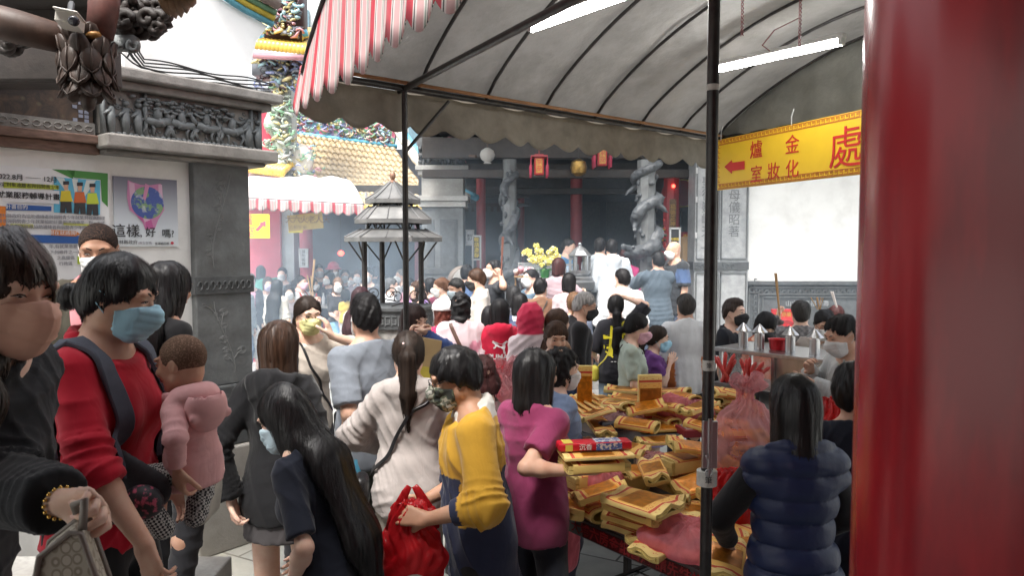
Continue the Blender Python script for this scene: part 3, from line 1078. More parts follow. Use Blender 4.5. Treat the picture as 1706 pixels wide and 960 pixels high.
 if tp.get('hoodup'):
  Mh = np.array(k.Rh)
  gt.ell(k.Hd(0,.02,.03), (.105,.125,.118), Mh, k=.03)
  gt.rc(k.Hd(0,.04, -.04), T(0,.03,1.42),.10,.10, k=.03)
  gt.ell(k.Hd(0, -.12, -.02), (.075,.08,.10), Mh, k=.015, op='s')
# sleeves
 fr_ = {'short': .68, 'tee': .85, 'half': 1.0, 'none': .22}.get(sl)
 wide = tp.get('wide',.0)
 for side, (S, E, W, palm, tubes,*_n) in arms.items():
  if fr_ is not None:
   gt.rc(S, E,.054*s*b*af, (.048 + wide)*s*b*af, k=.03, infl=t*.8, cut=fr_)
  else:
   gt.rc(S, E,.050*s*b*af, (.043 + wide)*s*b*af, k=.03, infl=t)
   if sl == 'roll':
    gt.rc(E, W,.046*s*af,.043*s*af, k=.02, infl=t*.7, cut=.22)
    e1 = E.lerp(W,.2)
    gt.rc(E.lerp(W,.12), e1,.053*s*af,.053*s*af, k=.01, infl=t*.7, cut=1.0)
   else:
    ex = tp.get('slen',.97)
    r0_ = (.042 + wide)*s*af; r1_ = (.031 + wide)*s*af
    if ex < .9: r1_ = r0_ + (.034*s*af - r0_)/ex
    gt.rc(E, W, r0_, r1_, k=.02, infl=t*.8, cut=ex)
    if tp.get('cuff'):
     gt.rc(E.lerp(W,.86), E.lerp(W,.95),.033*s*af,.031*s*af, k=.006, infl=t*.8, cut=1.0)
 wr = tp.get('wr',.0055)*(.66 if Y < 4.6 else 1.0)
 if tp.get('quilt'):
  zz = (X_*up.x + Y_*up.y + Z_*up.z)
  per = tp['quilt']
  gt.f = gt.f - .016*np.abs(np.sin(np.pi*zz/per)) ** .5 + .008 + .0035*(1 - np.abs(np.sin(np.pi*zz/per)))*wav(X, Yg, Z, seed,120, (1,1,.2))
 cv, cq = gt.mesh()
 if wr and len(cv):
  nn = gt.grad(cv.astype(float))
  cv = (cv + nn*(wr*1.9*folds(cv, seed, arms if sl in ('long', 'roll') else None))[:, None]).astype(np.float32)
 cols = None
 if tp.get('fn'):
  cols = tp['fn'](cv, k, arms)
  cm = tp.get('mat') or cloth_attr(tp.get('rough',.85))
 else:
  cm = tp.get('mat') or cloth(tp.get('col', (.3,.3,.3)), tp.get('rough',.85))
 topo = child(root, tp.get('name', 'shirt'), cv, [cq], cm, cols)
# ---- bottom
 bt = sp.get('bot', {'kind': 'trousers', 'col': (.03,.03,.035)})
 if bt:
  kd = bt.get('kind', 'trousers'); tb = bt.get('t',.014)
  pts = [V((x, y, z)) for x in (-.25,.25) for y in (-.3,.3) for z in (.06,1.05*s)]
  for l in legs.values(): pts += list(l)
  lo, hi = bounds(pts,.05)
  gb = SDF(lo, hi, max(h,.0075))
  P = torso_prims(k)
  for p in P[:1] + P[5:6] + P[4:8]:
   if p[1].z < 1.0*s: gb.rc(p[1], p[2], p[3], p[4], k=.04, flat=p[5], infl=min(tb*.4, t*.35))
  if kd == 'skirt':
   zh = bt.get('hem',.5)
   gb.rc(V((0,.008,.90*s)), V((0,.01, zh*s)),.15*s*b, (.17 + bt.get('flare',.03))*s*b, k=.03, flat=((0,1,0),1.22), infl=tb)
   gb.plane((0,0, zh*s), (0,0, -1))
  else:
   zl = {'shorts': .53, 'trousers': .07, 'leggings': .09, 'wide': .06}.get(kd,.07) if 'hem' not in bt else bt['hem']
   for side, (hip, kn, ank, toe, heel) in legs.items():
    ti = .004 if kd == 'leggings' else tb
    gb.rc(hip + V((0,0, -.06*s)), kn,.080*s*b, (.058 if kd != 'wide' else .075)*s, k=.03, infl=ti*.9)
    gb.rc(kn, ank + V((0,0, -.02)), (.056 if kd != 'wide' else .075)*s, (.040 if kd not in ('wide', 'shorts') else .085)*s, k=.02, infl=ti*(1.3 if kd == 'shorts' else 1))
   gb.plane((0,0, zl*s), (0,0, -1))
  gb.plane(T(0,0,1.02), up)
  X, Yg, Z = gb.full()
  n1 = wav(X, Yg, Z, seed + 2,30)
  bv, bq = gb.mesh()
  if len(bv): bv = (bv + gb.grad(bv.astype(float))*(.006*folds(bv, seed + 3))[:, None]).astype(np.float32)
  bcol = bt['fn'](bv, k, arms) if bt.get('fn') else None
  bm_ = bt.get('mat') or (cloth_attr() if bcol is not None else cloth(bt.get('col', (.03,.03,.035)),.88))
  child(root, {'skirt': 'skirt', 'shorts': 'shorts'}.get(kd, 'trousers'), bv, [bq], bm_, bcol)
# ---- shoes
 sh = sp.get('shoe', (.05,.05,.055))
 for side, (hip, kn, ank, toe, heel) in legs.items():
  lo, hi = bounds([heel, toe, ank],.07)
  lo[2] = -.002
  gs = SDF(lo, hi, max(h,.009))
  gs.rc(heel, toe,.038*s,.034*s, k=.02, flat=((0,0,1),1.1))
  gs.rc(heel + V((0,0,.02)), ank + V((0, -.005,0)),.038*s,.04*s, k=.02, cut=.8)
  gs.plane((0,0,.004), (0,0, -1))
  a_, b_ = gs.mesh()
  child(root, 'shoe', a_, [b_], mat('shoe_' + cname(sh), sh,.55, bump=.1))
 info = dict(root=root, k=k, g=gt, body=g, hg=hg, arms=arms, Rz=Rz, loc=root_loc, toloc=toloc, top=topo, toworld=lambda p: Rz @ V(p) + root_loc)
 SDF.KS = 1.0
 if sp.get('id'): PEOPLE[sp['id']] = info
 return info
def ribbon_on(info, path, width, thick, off=.006, n=40):
 """a strap laid on a person's clothes: path of local points pressed onto the garment"""
 P = np.array([tuple(p) for p in path], float)
# resample
 seg = np.linalg.norm(np.diff(P, axis=0), axis=1); cum = np.concatenate([[0], np.cumsum(seg)])
 tt = np.linspace(0, cum[-1], n)
 Q = np.stack([np.interp(tt, cum, P[:, i]) for i in range(3)],1)
 for _ in range(3):
  Q[1:-1] = .5*Q[1:-1] + .25*(Q[:-2] + Q[2:])
 Q = info['g'].project(Q, off + thick)
 Q[1:-1] = .5*Q[1:-1] + .25*(Q[:-2] + Q[2:])
 Nn = info['g'].grad(Q)
 vs, fs = [], []
 for i in range(n):
  a = Q[max(i - 1,0)]; b = Q[min(i + 1, n - 1)]
  t = (b - a)/(np.linalg.norm(b - a) + 1e-9)
  sd = np.cross(t, Nn[i]); sd /= np.linalg.norm(sd) + 1e-9
  for u_, w_ in ((-.5, -1), (.5, -1), (.5,0), (.42,.35), (-.42,.35), (-.5,0)):
   vs.append(Q[i] + sd*width*u_ + Nn[i]*thick*w_)
 for i in range(n - 1):
  for j in range(6):
   j2 = (j + 1) % 6
   fs.append((i*6 + j, i*6 + j2, (i + 1)*6 + j2, (i + 1)*6 + j))
 fs += [tuple(range(5, -1, -1)), tuple(range((n - 1)*6, n*6))]
 return vs, fs
def decal(info, shapes, m, name='logo', off=.003, label=None):
 """printed mark on the back of a garment; shapes: polygons of (x, z) local, pressed to the cloth from behind"""
 from mathutils.bvhtree import BVHTree
 me = info['top'].data
 n = len(me.vertices)
 co_ = np.zeros(n*3, np.float32); me.vertices.foreach_get('co', co_)
 bv = BVHTree.FromPolygons([tuple(x) for x in co_.reshape(-1,3)], [tuple(p.vertices) for p in me.polygons])
 mb = MB()
 side = info.get('decal_side',1)
 for poly in shapes:
# fan of small quads: clip a fine grid by the polygon
  xs = [p[0] for p in poly]; zs = [p[1] for p in poly]
  pts = []
  for (x, z) in poly: pts.append((x, z))
  vs = []
  ok = True
  dense = []
  for i in range(len(pts)):
   a, b = pts[i], pts[(i + 1) % len(pts)]
   L = math.hypot(b[0] - a[0], b[1] - a[1]); c = max(1, int(L/.02))
   for j in range(c): dense.append((a[0] + (b[0] - a[0])*j/c, a[1] + (b[1] - a[1])*j/c))
  def hit(x, z):
   h_ = bv.ray_cast(V((x,1.0*side, z)), V((0, -side,0)))
   return h_[0] + V((0, off*side,0)) if h_[0] is not None else None
  hv = [hit(*p) for p in dense]
  if any(x is None for x in hv): continue
  from mathutils.geometry import tessellate_polygon
  tri = tessellate_polygon([[V((p[0], p[1],0)) for p in dense]])
  mb.add(hv, [tuple(t_) for t_ in tri])
 if not mb.v: return None
 o = mb.build(name, m, None, True)
 o.parent = info['root']
 if label: o['label'] = label
 return o
# ---------------------------------------------------------------- setting
def struct(o, label=None):
 return tag(o, label, None, None, 'structure')
def thing(name, label, cat, loc=(0,0,0), rz=0, group=None):
 return tag(empty(name, loc, rz), label, cat, group)
# courtyard paving: slate slabs laid askew
def paving_mat():
 m, nt, b = _new('slate_paving')
 vec = coords(nt, (1,1,1), 'Object', (0,0, R(28)))
 br = N(nt, 'ShaderNodeTexBrick', Scale=1.0)
 br.offset = .5
 for kx, vx in (('Mortar Size',.008), ('Brick Width',.62), ('Row Height',.36), ('Bias',0.0)): br.inputs[kx].default_value = vx
 br.inputs['Color1'].default_value = (.30,.31,.29,1); br.inputs['Color2'].default_value = (.44,.44,.40,1); br.inputs['Mortar'].default_value = (.07,.07,.065,1)
 nt.links.new(vec, br.inputs['Vector'])
 n1 = N(nt, 'ShaderNodeTexNoise', Scale=3.0, Detail=9.0, Roughness=.7); nt.links.new(vec, n1.inputs['Vector'])
 n2 = N(nt, 'ShaderNodeTexNoise', Scale=1.1, Detail=4.0); nt.links.new(vec, n2.inputs['Vector'])
 c = mixc(nt, ramp(nt, n1.outputs['Fac'], [(.38,0.0), (.66,.55)]), br.outputs[0], (.20,.21,.20))
 c = mixc(nt, ramp(nt, n2.outputs['Fac'], [(.5,0.0), (.7,.35)]), c, (.40,.34,.25))
 nt.links.new(c, b.inputs['Base Color'])
 b.inputs['Roughness'].default_value = .62
 h_ = mth(nt, 'ADD', mth(nt, 'MULTIPLY', br.outputs['Fac'], -1.0), mth(nt, 'MULTIPLY', n1.outputs['Fac'],.7))
 bp = N(nt, 'ShaderNodeBump', Strength=.5, Distance=.012); nt.links.new(h_, bp.inputs['Height'])
 nt.links.new(bp.outputs[0], b.inputs['Normal'])
 return m
STONE = mat('grey_stone', (.15,.158,.16),.68, var=.35, scale=7, bump=.5, bscale=45, bdist=.006, dirt=(.07,.07,.068))
STONE_D = mat('dark_carved_stone', (.085,.09,.093),.6, var=.4, scale=12, bump=.5, bscale=70, bdist=.006)
STONE_L = mat('pale_granite', (.40,.39,.37),.7, var=.25, scale=40, bump=.25, bscale=120, dirt=(.24,.22,.20))
CONC = mat('worn_concrete', (.34,.32,.29),.85, var=.25, scale=5, bump=.4, bscale=50, bdist=.006, dirt=(.2,.19,.17))
PLASTER = mat('white_plaster', (.78,.78,.76),.8, var=.05, scale=3, bump=.2, bscale=35, bdist=.004, dirt=(.58,.57,.55), dscale=1.7)
REDW = mat('red_lacquer_wood', (.36,.03,.035),.4, var=.25, scale=5, bump=.1)
DARKW = mat('smoke_dark_wood', (.035,.026,.022),.6, var=.5, scale=9, bump=.4, bscale=40, bdist=.004)
BROWNW = mat('old_brown_wood', (.085,.045,.03),.55, var=.5, scale=10, bump=.4, bscale=50, bdist=.003, stretch=(1,1,.3))
STEEL = mat('brushed_steel', (.55,.55,.56),.28, metal=1.0, var=.15, scale=4, bump=.08, bscale=200, stretch=(1,12,1))
STEEL_D = mat('worn_steel', (.22,.22,.225),.42, metal=.8, var=.35, scale=5, bump=.15, bscale=60)
BLACKM = mat('black_painted_steel', (.018,.018,.019),.38, metal=.3, var=.4, scale=20, bump=.15, bscale=70, col2=(.045,.04,.038))
mb = MB()
mb.box((0,60, -.15), (240,260,.30))
struct(mb.build('ground', paving_mat()))
# raised stone floor of the gate hall the picture is taken from, with two steps down to the court
mb = MB()
mb.box((-.3, -1.95,.20), (9.0,7.9,.398), rot=None)
struct(mb.build('gate_hall_floor', STONE_L, bevel=.01))
mb = MB()
mb.box((-3.0,2.86,.198), (3.1,1.70,.394))
struct(mb.build('terrace', STONE_L, bevel=.01))
mb = MB()
mb.box((-.3,2.16,.10), (2.2,.32,.196))
struct(mb.build('step', STONE_L, bevel=.01))
# gate hall roof overhead (shades the people on the threshold)
g_ = thing('gate_hall_roof', 'dark tiled eave of the gate hall above the threshold', 'roof', (0, -1.5,3.75))
mb = MB()
mb.box((0, -1.6,3.85), (11,6.1,.2))
mb.build('ceiling', mat('painted_ceiling', (.16,.11,.085),.7, var=.3), g_)
mb = MB()
for i in range(22): mb.box((-5.2 + i*.5, -1.6,3.69), (.09,6.0,.11))
mb.build('rafter', BROWNW, g_)
mb = MB()
mb.box((1.5, -4.6,2.0), (8,.2,3.7)); mb.box((2.9, -1.6,2.0), (.2,5.8,3.7))
struct(mb.build('gate_hall_wall', mat('aged_wall', (.34,.12,.10),.8)))
# ---------------- left wall of the court, seen askew
C0 = V((-1.816,5.0,0)); WA = V((-.637, -.77,0)).normalized(); WN = V((.77, -.637,0)).normalized()
def Wp(s_, z, out=0.0): return C0 + WA*s_ + V((0,0, z)) + WN*out
def onwall(px, py, out=0.0):
 d = ray(px, py); o = V((0,0, CAMZ))
 t = ((C0 + WN*out) - o).dot(WN)/d.dot(WN)
 p = o + d*t
 return ((p - C0).dot(WA), p.z)
WROT = Matrix((WA, WN, V((0,0,1)))).transposed()      # local x along wall (to the left), y outwards
def wbox(mb, s0, s1, z0, z1, o0, o1, mi=0):
 c = Wp((s0 + s1)/2, (z0 + z1)/2, (o0 + o1)/2)
 mb.box(c, (s1 - s0, o1 - o0, z1 - z0), WROT, mi)
cn = thing('stone_gate_pier', 'grey stone pier with engraved flower panels at the end of the poster wall', 'pier', C0)
mb = MB(); wbox(mb, -.10,.46,0,.68, -.5,.16); mb.build('plinth', CONC, cn, bevel=.012)
mb = MB(); wbox(mb, -.03,.42,.68,.84, -.4,.12); wbox(mb, -.01,.40,.84,1.08, -.4,.09); mb.build('base_block', STONE_D, cn, bevel=.012)
mb = MB(); wbox(mb,0,.385,1.08,2.56, -.4,.06); mb.build('shaft', STONE, cn, bevel=.008)
mb = MB()
wbox(mb, -.012,.40,1.69,1.80, -.41,.075)
for i in range(9):
 c = Wp(.03 + i*.042,1.745,.078)
 mb.tube([c + WA*(.015*math.cos(a)) + V((0,0,.026*math.sin(a))) for a in np.linspace(0,5,9)],.006,5)
mb.build('carved_band', STONE_D, cn)
# engraved flowers: raised hairline stems and petals
mb = MB(); rr = random.Random(3)
for zc, zt in ((1.16,1.64), (1.86,2.46)):
 p = [Wp(.20 + .07*math.sin(3.1*u + zc*4), zc + (zt - zc)*u,.061) for u in np.linspace(0,1,12)]
 mb.tube(p,.0035,5)
 for j in range(9):
  q = p[1 + j]
  a = rr.uniform(.3,2.6); L_ = rr.uniform(.05,.11)
  e_ = q + WA*(L_*math.cos(a)) + V((0,0, L_*math.sin(a)))
  mb.tube([q, q.lerp(e_,.5) + V((0,0,.012)), e_],.0028,4)
  for r_ in (.012,.022,.03)[:rr.randint(1,3)]:
   mb.tube([e_ + WA*(r_*math.cos(t)) + V((0,0, r_*.8*math.sin(t))) for t in np.linspace(.2,5.6,12)],.0024,4)
mb.build('engraving', mat('engraved_line', (.185,.19,.19),.7, bump=.1), cn)
mb = MB()
wbox(mb, -.09,.93,2.53,2.60, -.4,.13); wbox(mb, -.14,.95,2.60,2.70, -.42,.20)
wbox(mb, -.07,.93,2.70,3.03, -.38,.085)
wbox(mb, -.13,.95,3.03,3.09, -.42,.15); wbox(mb, -.18,.97,3.09,3.17, -.46,.21)
mb.build('cornice', mat('weathered_cornice', (.27,.255,.235),.72, var=.35, scale=9, bump=.5, bscale=60, bdist=.005, dirt=(.13,.12,.11)), cn, bevel=.012)
# frieze of riders: raised figures
mb = MB(); rr = random.Random(5)
def horse(mb, s_, z0, sc_, dirn):
 f = lambda a, b, o=.10: Wp(s_ + dirn*a*sc_, z0 + b*sc_, o)
 mb.tube([f(-.07,.11), f(0,.10), f(.07,.125)], [.028*sc_,.034*sc_,.03*sc_],8)
 mb.tube([f(.07,.125), f(.10,.18), f(.115,.20)], [.024*sc_,.016*sc_,.014*sc_],7)
 mb.tube([f(.105,.205), f(.15,.175)], [.016*sc_,.009*sc_],7)
 for a, b_ in ((-.07, -.10), (-.045, -.03), (.05,.10), (.075,.055)):
  mb.tube([f(a,.10), f((a + b_)/2 + .012,.055,.11), f(b_,.005,.105)], [.015*sc_,.009*sc_,.007*sc_],6)
 mb.tube([f(-.075,.12), f(-.115,.10), f(-.12,.05)], [.012*sc_,.01*sc_,.003],6)
 mb.tube([f(0,.12), f(.005,.19), f(.0,.215)], [.030*sc_,.024*sc_,.014*sc_],8)
 mb.ball(f(.003,.24),.021*sc_,8)
 mb.tube([f(.01,.195), f(.05,.18,.115), f(.085,.205,.115)], [.012*sc_,.01*sc_,.008*sc_],6)
 mb.tube([f(.0,.13,.115), f(.03,.075,.125)], [.016*sc_,.01*sc_],6)
for s_, d_ in ((.14, -1), (.31,1), (.47,1), (.62, -1)): horse(mb, s_,2.725,1.0, d_)
for s_ in (.02, -.05,.73,.80,.88):
 mb.tube([Wp(s_,2.72,.095), Wp(s_ + .01,2.82,.11), Wp(s_,2.90,.095)], [.02,.026,.018],8); mb.ball(Wp(s_,2.935,.1),.021,8)
 mb.tube([Wp(s_ + .01,2.88,.11), Wp(s_ + .05,2.84,.12)], [.012,.008],6)
for s_ in (.23,.40,.555,.69):
 pts = [Wp(s_ + .012*math.sin(u*9),2.72 + .22*u,.10) for u in np.linspace(0,1,7)]
 mb.tube(pts, [.014 - .006*u for u in np.linspace(0,1,7)],6)
 for j in range(14): mb.ball(pts[-1] + WA*rr.uniform(-.07,.07) + V((0,0, rr.uniform(-.03,.06))) + WN*rr.uniform(-.01,.02), (rr.uniform(.012,.026),.02,.013),6)
for s_ in (-.07, -.005,.685,.92): wbox(mb, s_, s_ + .014,2.70,3.03,.07,.115)
for i in range(30): mb.ball(Wp(-.05 + i*.032,2.715,.10), (.02,.02,.012 + .01*rr.random()),6)
for i in range(170):
 c_ = Wp(rr.uniform(-.07,.90),2.73 + .27*rr.random(),.088); t0_ = rr.random()*6
 mb.tube([c_ + WA*(.016*(1 - u*.6)*math.cos(t0_ + 5*u)) + V((0,0,.016*(1 - u*.6)*math.sin(t0_ + 5*u))) for u in np.linspace(0,1,7)], [.006,.006,.0055,.005,.004,.003,.002],5)
mb.build('rider_frieze', mat('carved_riders', (.17,.185,.19),.55, var=.35, scale=20, bump=.4, bscale=90), cn, smooth=True)
pw = thing('poster_wall', 'white plaster side wall carrying two posters, dark painted panel above', 'wall', Wp(1.8,0))
mb = MB(); wbox(mb,.385,4.2,.0,2.56, -.35,.0); mb.build('plaster', PLASTER, pw)
mb = MB(); wbox(mb,.93,4.2,2.56,2.63, -.3,.05); wbox(mb,.93,4.2,2.63,2.69, -.3,.08)
mb.build('brown_moulding', mat('painted_moulding', (.20,.12,.09),.7, var=.5, scale=14, bump=.3, stretch=(1,1,6)), pw, bevel=.006)
mb = MB(); wbox(mb,.955,4.2,2.69,2.775, -.3,.055)
for i in range(60):
 c = Wp(.99 + i*.052,2.733,.057)
 mb.tube([c + WA*(.019*math.cos(a)) + V((0,0,.02*math.sin(a))) for a in np.linspace(.4,5.9,9)],.0045,4)
mb.build('scroll_band', mat('grey_scroll', (.27,.26,.24),.65, var=.4, scale=20), pw)
def panel_mat():
 m, nt, b = _new('faded_painting')
 vec = coords(nt, (1,1,1))
 n1 = N(nt, 'ShaderNodeTexNoise', Scale=7.0, Detail=6.0, Roughness=.7, Distortion=1.2); nt.links.new(vec, n1.inputs['Vector'])
 n2 = N(nt, 'ShaderNodeTexVoronoi', Scale=11.0); nt.links.new(vec, n2.inputs['Vector'])
 c = mixc(nt, ramp(nt, n1.outputs['Fac'], [(.42,0.0), (.62,1.0)]), (.035,.028,.024), (.10,.065,.04))
 c = mixc(nt, ramp(nt, n2.outputs['Distance'], [(.05,.55), (.16,0.0)]), c, (.14,.13,.07))
 nt.links.new(c, b.inputs['Base Color']); b.inputs['Roughness'].default_value = .45
 return m
mb = MB(); wbox(mb,.955,4.2,2.775,3.06, -.3,.03); mb.build('painted_panel', panel_mat(), pw)
mb = MB()
for z in np.arange(2.79,3.04,.03):
 for s_ in (.99,1.02,1.05):
  if (int(z*100) + int(s_*100)) % 2 == 0 or s_ == .99: wbox(mb, s_ - .011, s_ + .011, z - .011, z + .011,.03,.036)
mb.build('key_pattern', mat('blue_fret', (.30,.33,.42),.6), pw)
mb = MB(); wbox(mb,.90,4.2,3.06,3.14, -.3,.10); wbox(mb,.90,4.2,3.14,3.42, -.3,.07); mb.build('upper_beam', mat('grey_brown_beam', (.17,.15,.13),.75, var=.4, scale=8, bump=.4), pw, bevel=.01)
gw = thing('gable_wall', 'whitewashed gable wall above the rider frieze, stained, with painted roof trim', 'wall', Wp(.4,3.17))
pts = [onwall(x, y) for x, y in ((205,148), (410,150), (412,120), (424,70), (443,44), (360, -4), (330, -60), (205, -60))]
mb = MB(); mb.prism(pts, C0 - WN*.30, WA, V((0,0,1)), -.32)
mb.build('plaster', mat('white_limewash', (.86,.86,.85),.8, var=.03, scale=3, bump=.2, bscale=35, bdist=.004, dirt=(.70,.69,.67), dscale=1.4), gw)
tr_ = [onwall(x, y) for x, y in ((447,42), (400,18), (362, -6), (325, -60))]
mb = MB()
for i, (w_, o_) in enumerate(((.03,.05), (.028,.07), (.03,.09), (.05,.13))):
 off = [.0,.035,.07,.115][i]
 mb.tube([Wp(a, b + off, o_) for a, b in tr_], w_*.75,8, mi=i)
rr = random.Random(8)
for i in range(150):
 u = rr.random()*.9; k_ = 0 if u < .35 else (1 if u < .6 else 2)
 a = tr_[k_]; b_ = tr_[k_ + 1]; f_ = rr.random()
 s_, z = a[0] + (b_[0] - a[0])*f_, a[1] + (b_[1] - a[1])*f_
 mb.ball(Wp(s_, z + .17 + rr.random()*.14,.12), (rr.uniform(.012,.03),.03, rr.uniform(.01,.025)),6,4 + rr.randint(0,2))
mb.build('painted_trim', [mat('trim_%d' % i, c,.55, var=.2, scale=30) for i, c in enumerate(((.10,.33,.42), (.55,.42,.05), (.12,.25,.14), (.22,.17,.15), (.18,.16,.15), (.35,.30,.12), (.16,.28,.32)))], gw, smooth=True)
# wires along the ledge
mb = MB(); rr = random.Random(2)
for i in range(6):
 pts = [Wp(.86 - .98*u,3.185 + .01*i + .10*max(0, (.12 - u))/.12*(1 + .5*i) + .012*math.sin(u*11 + i),.12 + .012*i + .01*math.sin(u*7 + 2*i)) for u in np.linspace(0,1,22)]
 mb.tube(pts,.005,5)
pts = [Wp(.80,3.62,.05), Wp(.83,3.50,.12), Wp(.74,3.36,.14), Wp(.80,3.24,.14)]
mb.tube(pts,.005,5)
tag(mb.build('cable_bundle', mat('black_cable', (.02,.02,.022),.5), None, True), 'black cables drooping along the stone ledge below the whitewashed gable', 'cable')
# the cornice courses are low: set their heights from the springing up
def course_heights(o):
 for v in o.data.vertices:
  if v.co.z > 2.53: v.co.z = 2.50 + (v.co.z - 2.53)*.8125 if v.co.z < 3.17 else v.co.z - .15
for o in sc.objects:
 if o.type == 'MESH' and (o.name.split('.')[0] in ('cornice', 'rider_frieze', 'brown_moulding', 'scroll_band', 'painted_panel', 'key_pattern', 'upper_beam', 'cable_bundle')): course_heights(o)
# ---------------- posters
def poster(name, label, s0, s1, z0, z1, base, parts_fn):
 p = thing(name, label, 'poster', Wp((s0 + s1)/2, z0,.0))
 mb = MB(); wbox(mb, s0, s1, z0, z1,.002,.012)
 mb.build('board', base, p)
 parts_fn(p, s0, s1, z0, z1)
 return p
def pl(name, p, col, polys, out=.014, rough=.5):
 """flat printed shapes on the wall plane: polys of (s,z)"""
 mb = MB()
 for poly in polys:
  mb.add([Wp(a, b, out) for a, b in poly], [tuple(range(len(poly)))])
 return mb.build(name, mat('print_' + cname(col), col, rough, var=.04, bump=0), p)
PAPER = mat('poster_paper', (.74,.75,.76),.5, var=.03, bump=.05)
INK = mat('ink', (.02,.02,.025),.5, bump=0)
WHITE = mat('white_print', (.8,.8,.8),.5, bump=0, var=.03)
REDP = mat('red_print', (.55,.03,.03),.5, bump=0, var=.06)
def tx(p, body, px, py, size, m=INK, align='CENTER', out=.016, name='lettering', thick=0, spacing=1.0):
 s_, z = onwall(px, py)
 return text_obj(name, body, size, m, p, Wp(s_, z, out), -WA, V((0,0,1)),0,.0004, align, spacing, thick=thick)
def wp(*pts): return [onwall(x, y) for x, y in pts]
def job_poster(p, s0, s1, z0, z1):
 pl('green_corner', p, (.05,.22,.04), [wp((85,282), (120,298), (124,284)), wp((110,283), (178,289), (178,345), (168,335), (166,300), (122,296))])
 pl('picture_panel', p, (.10,.42,.62), [wp((88,295), (165,301), (165,358), (88,354))],.015)
 pl('sun_rays', p, (.62,.68,.66), [wp((92,296), (105,297), (122,340)), wp((118,298), (128,299), (126,340)), wp((142,300), (158,301), (132,338))],.016)
 for i, (x, jk) in enumerate(((108, (.62,.50,.03)), (131, (.55,.12,.03)), (152, (.50,.60,.05)))):
  y = 300 + i*2
  pl('drawn_figure', p, jk, [wp((x - 8, y + 18), (x + 7, y + 18), (x + 11, y + 36), (x - 10, y + 36))],.017)
  pl('drawn_figure', p, (.03,.03,.035), [wp((x - 9, y + 36), (x + 9, y + 36), (x + 10, y + 55), (x + 1, y + 55), (x, y + 44), (x - 2, y + 55), (x - 10, y + 54))],.0175)
  pl('drawn_figure', p, (.6,.36,.25), [wp((x - 4, y + 6), (x + 4, y + 6), (x + 3, y + 17), (x - 3, y + 17))],.018)
  pl('drawn_figure', p, (.02,.02,.03), [wp((x - 5, y + 2), (x + 5, y + 2), (x + 5, y + 8), (x - 5, y + 8))],.0185)
 pl('lime_strip', p, (.50,.58,.05), [wp((4,303), (96,309), (96,316), (4,313))],.016)
 pl('title_box', p, (.68,.69,.72), [wp((3,314), (97,318), (97,340), (3,336))],.016)
 pl('blue_strip', p, (.02,.09,.33), [wp((9,340), (84,344), (84,352), (9,350))],.016)
 pl('blue_strip', p, (.02,.10,.35), [wp((0,390), (132,393), (132,406), (0,404))],.016)
 pl('orange_tab', p, (.62,.19,.03), [wp((83,383), (124,385), (132,390), (124,394), (83,392))],.017)
 pl('orange_tab', p, (.62,.19,.03), [wp((-6,343), (8,344), (8,378), (-6,378))],.016)
 pl('lime_tag', p, (.45,.60,.04), [wp((127,427), (150,428), (150,441), (127,440))],.017)
 pl('lime_strip', p, (.58,.60,.12), [wp((104,371), (160,374), (160,377), (104,375)), wp((16,373), (54,374), (54,380), (16,379))],.0155)
 tx(p, '2022.8月 ── 12月',43,297,.036, thick=.0003)
 tx(p, '特定對象遠離者與弱勢青少年',46,310,.0245, out=.018, spacing=.9)
 tx(p, '就業服務輔導計畫',47,327,.0375, out=.018, thick=.0005)
 tx(p, '計畫目的',26,345.5,.026, WHITE, out=.018)
 tx(p, '現在就諮詢!',103,388.5,.027, WHITE, out=.019)
 gm = mat('grey_ink', (.22,.22,.26),.5, bump=0)
 for i, t_ in enumerate(('雲林縣政府為協助邊緣者與弱勢青少年就業,特提高辦理', '嚴者與弱勢青少年就業協助計畫,期透過專業一對一方式', '就業服務輔導,協助邊緣者與弱勢青少年順利穩定')):
  tx(p, t_,88,362 + i*8.5,.0235, gm, spacing=.88)
 for i, t_ in enumerate(('年,有就業意願及', '下列條件之一者', '之高級區', '行政區')): tx(p, t_,108,411 + i*9.5,.0235, gm)
s_a, z_a = onwall(178,288); s_b, z_b = onwall(178,470)
poster('job_poster', 'job service poster dated 2022.8 to 12 with three drawn figures', s_a, s_a + .80,1.72, z_a, PAPER, job_poster)
def earth_mat():
 m, nt, b = _new('earth_print')
 n1 = N(nt, 'ShaderNodeTexNoise', Scale=14.0, Detail=6.0, Roughness=.6); nt.links.new(coords(nt), n1.inputs['Vector'])
 n2 = N(nt, 'ShaderNodeTexNoise', Scale=22.0, Detail=4.0); nt.links.new(coords(nt), n2.inputs['Vector'])
 c = mixc(nt, ramp(nt, n1.outputs['Fac'], [(.52,0.0), (.56,1.0)]), (.05,.09,.33), (.20,.34,.16))
 c = mixc(nt, ramp(nt, n2.outputs['Fac'], [(.55,0.0), (.66,.7)]), c, (.6,.62,.68))
 nt.links.new(c, b.inputs['Base Color']); b.inputs['Roughness'].default_value = .4
 return m
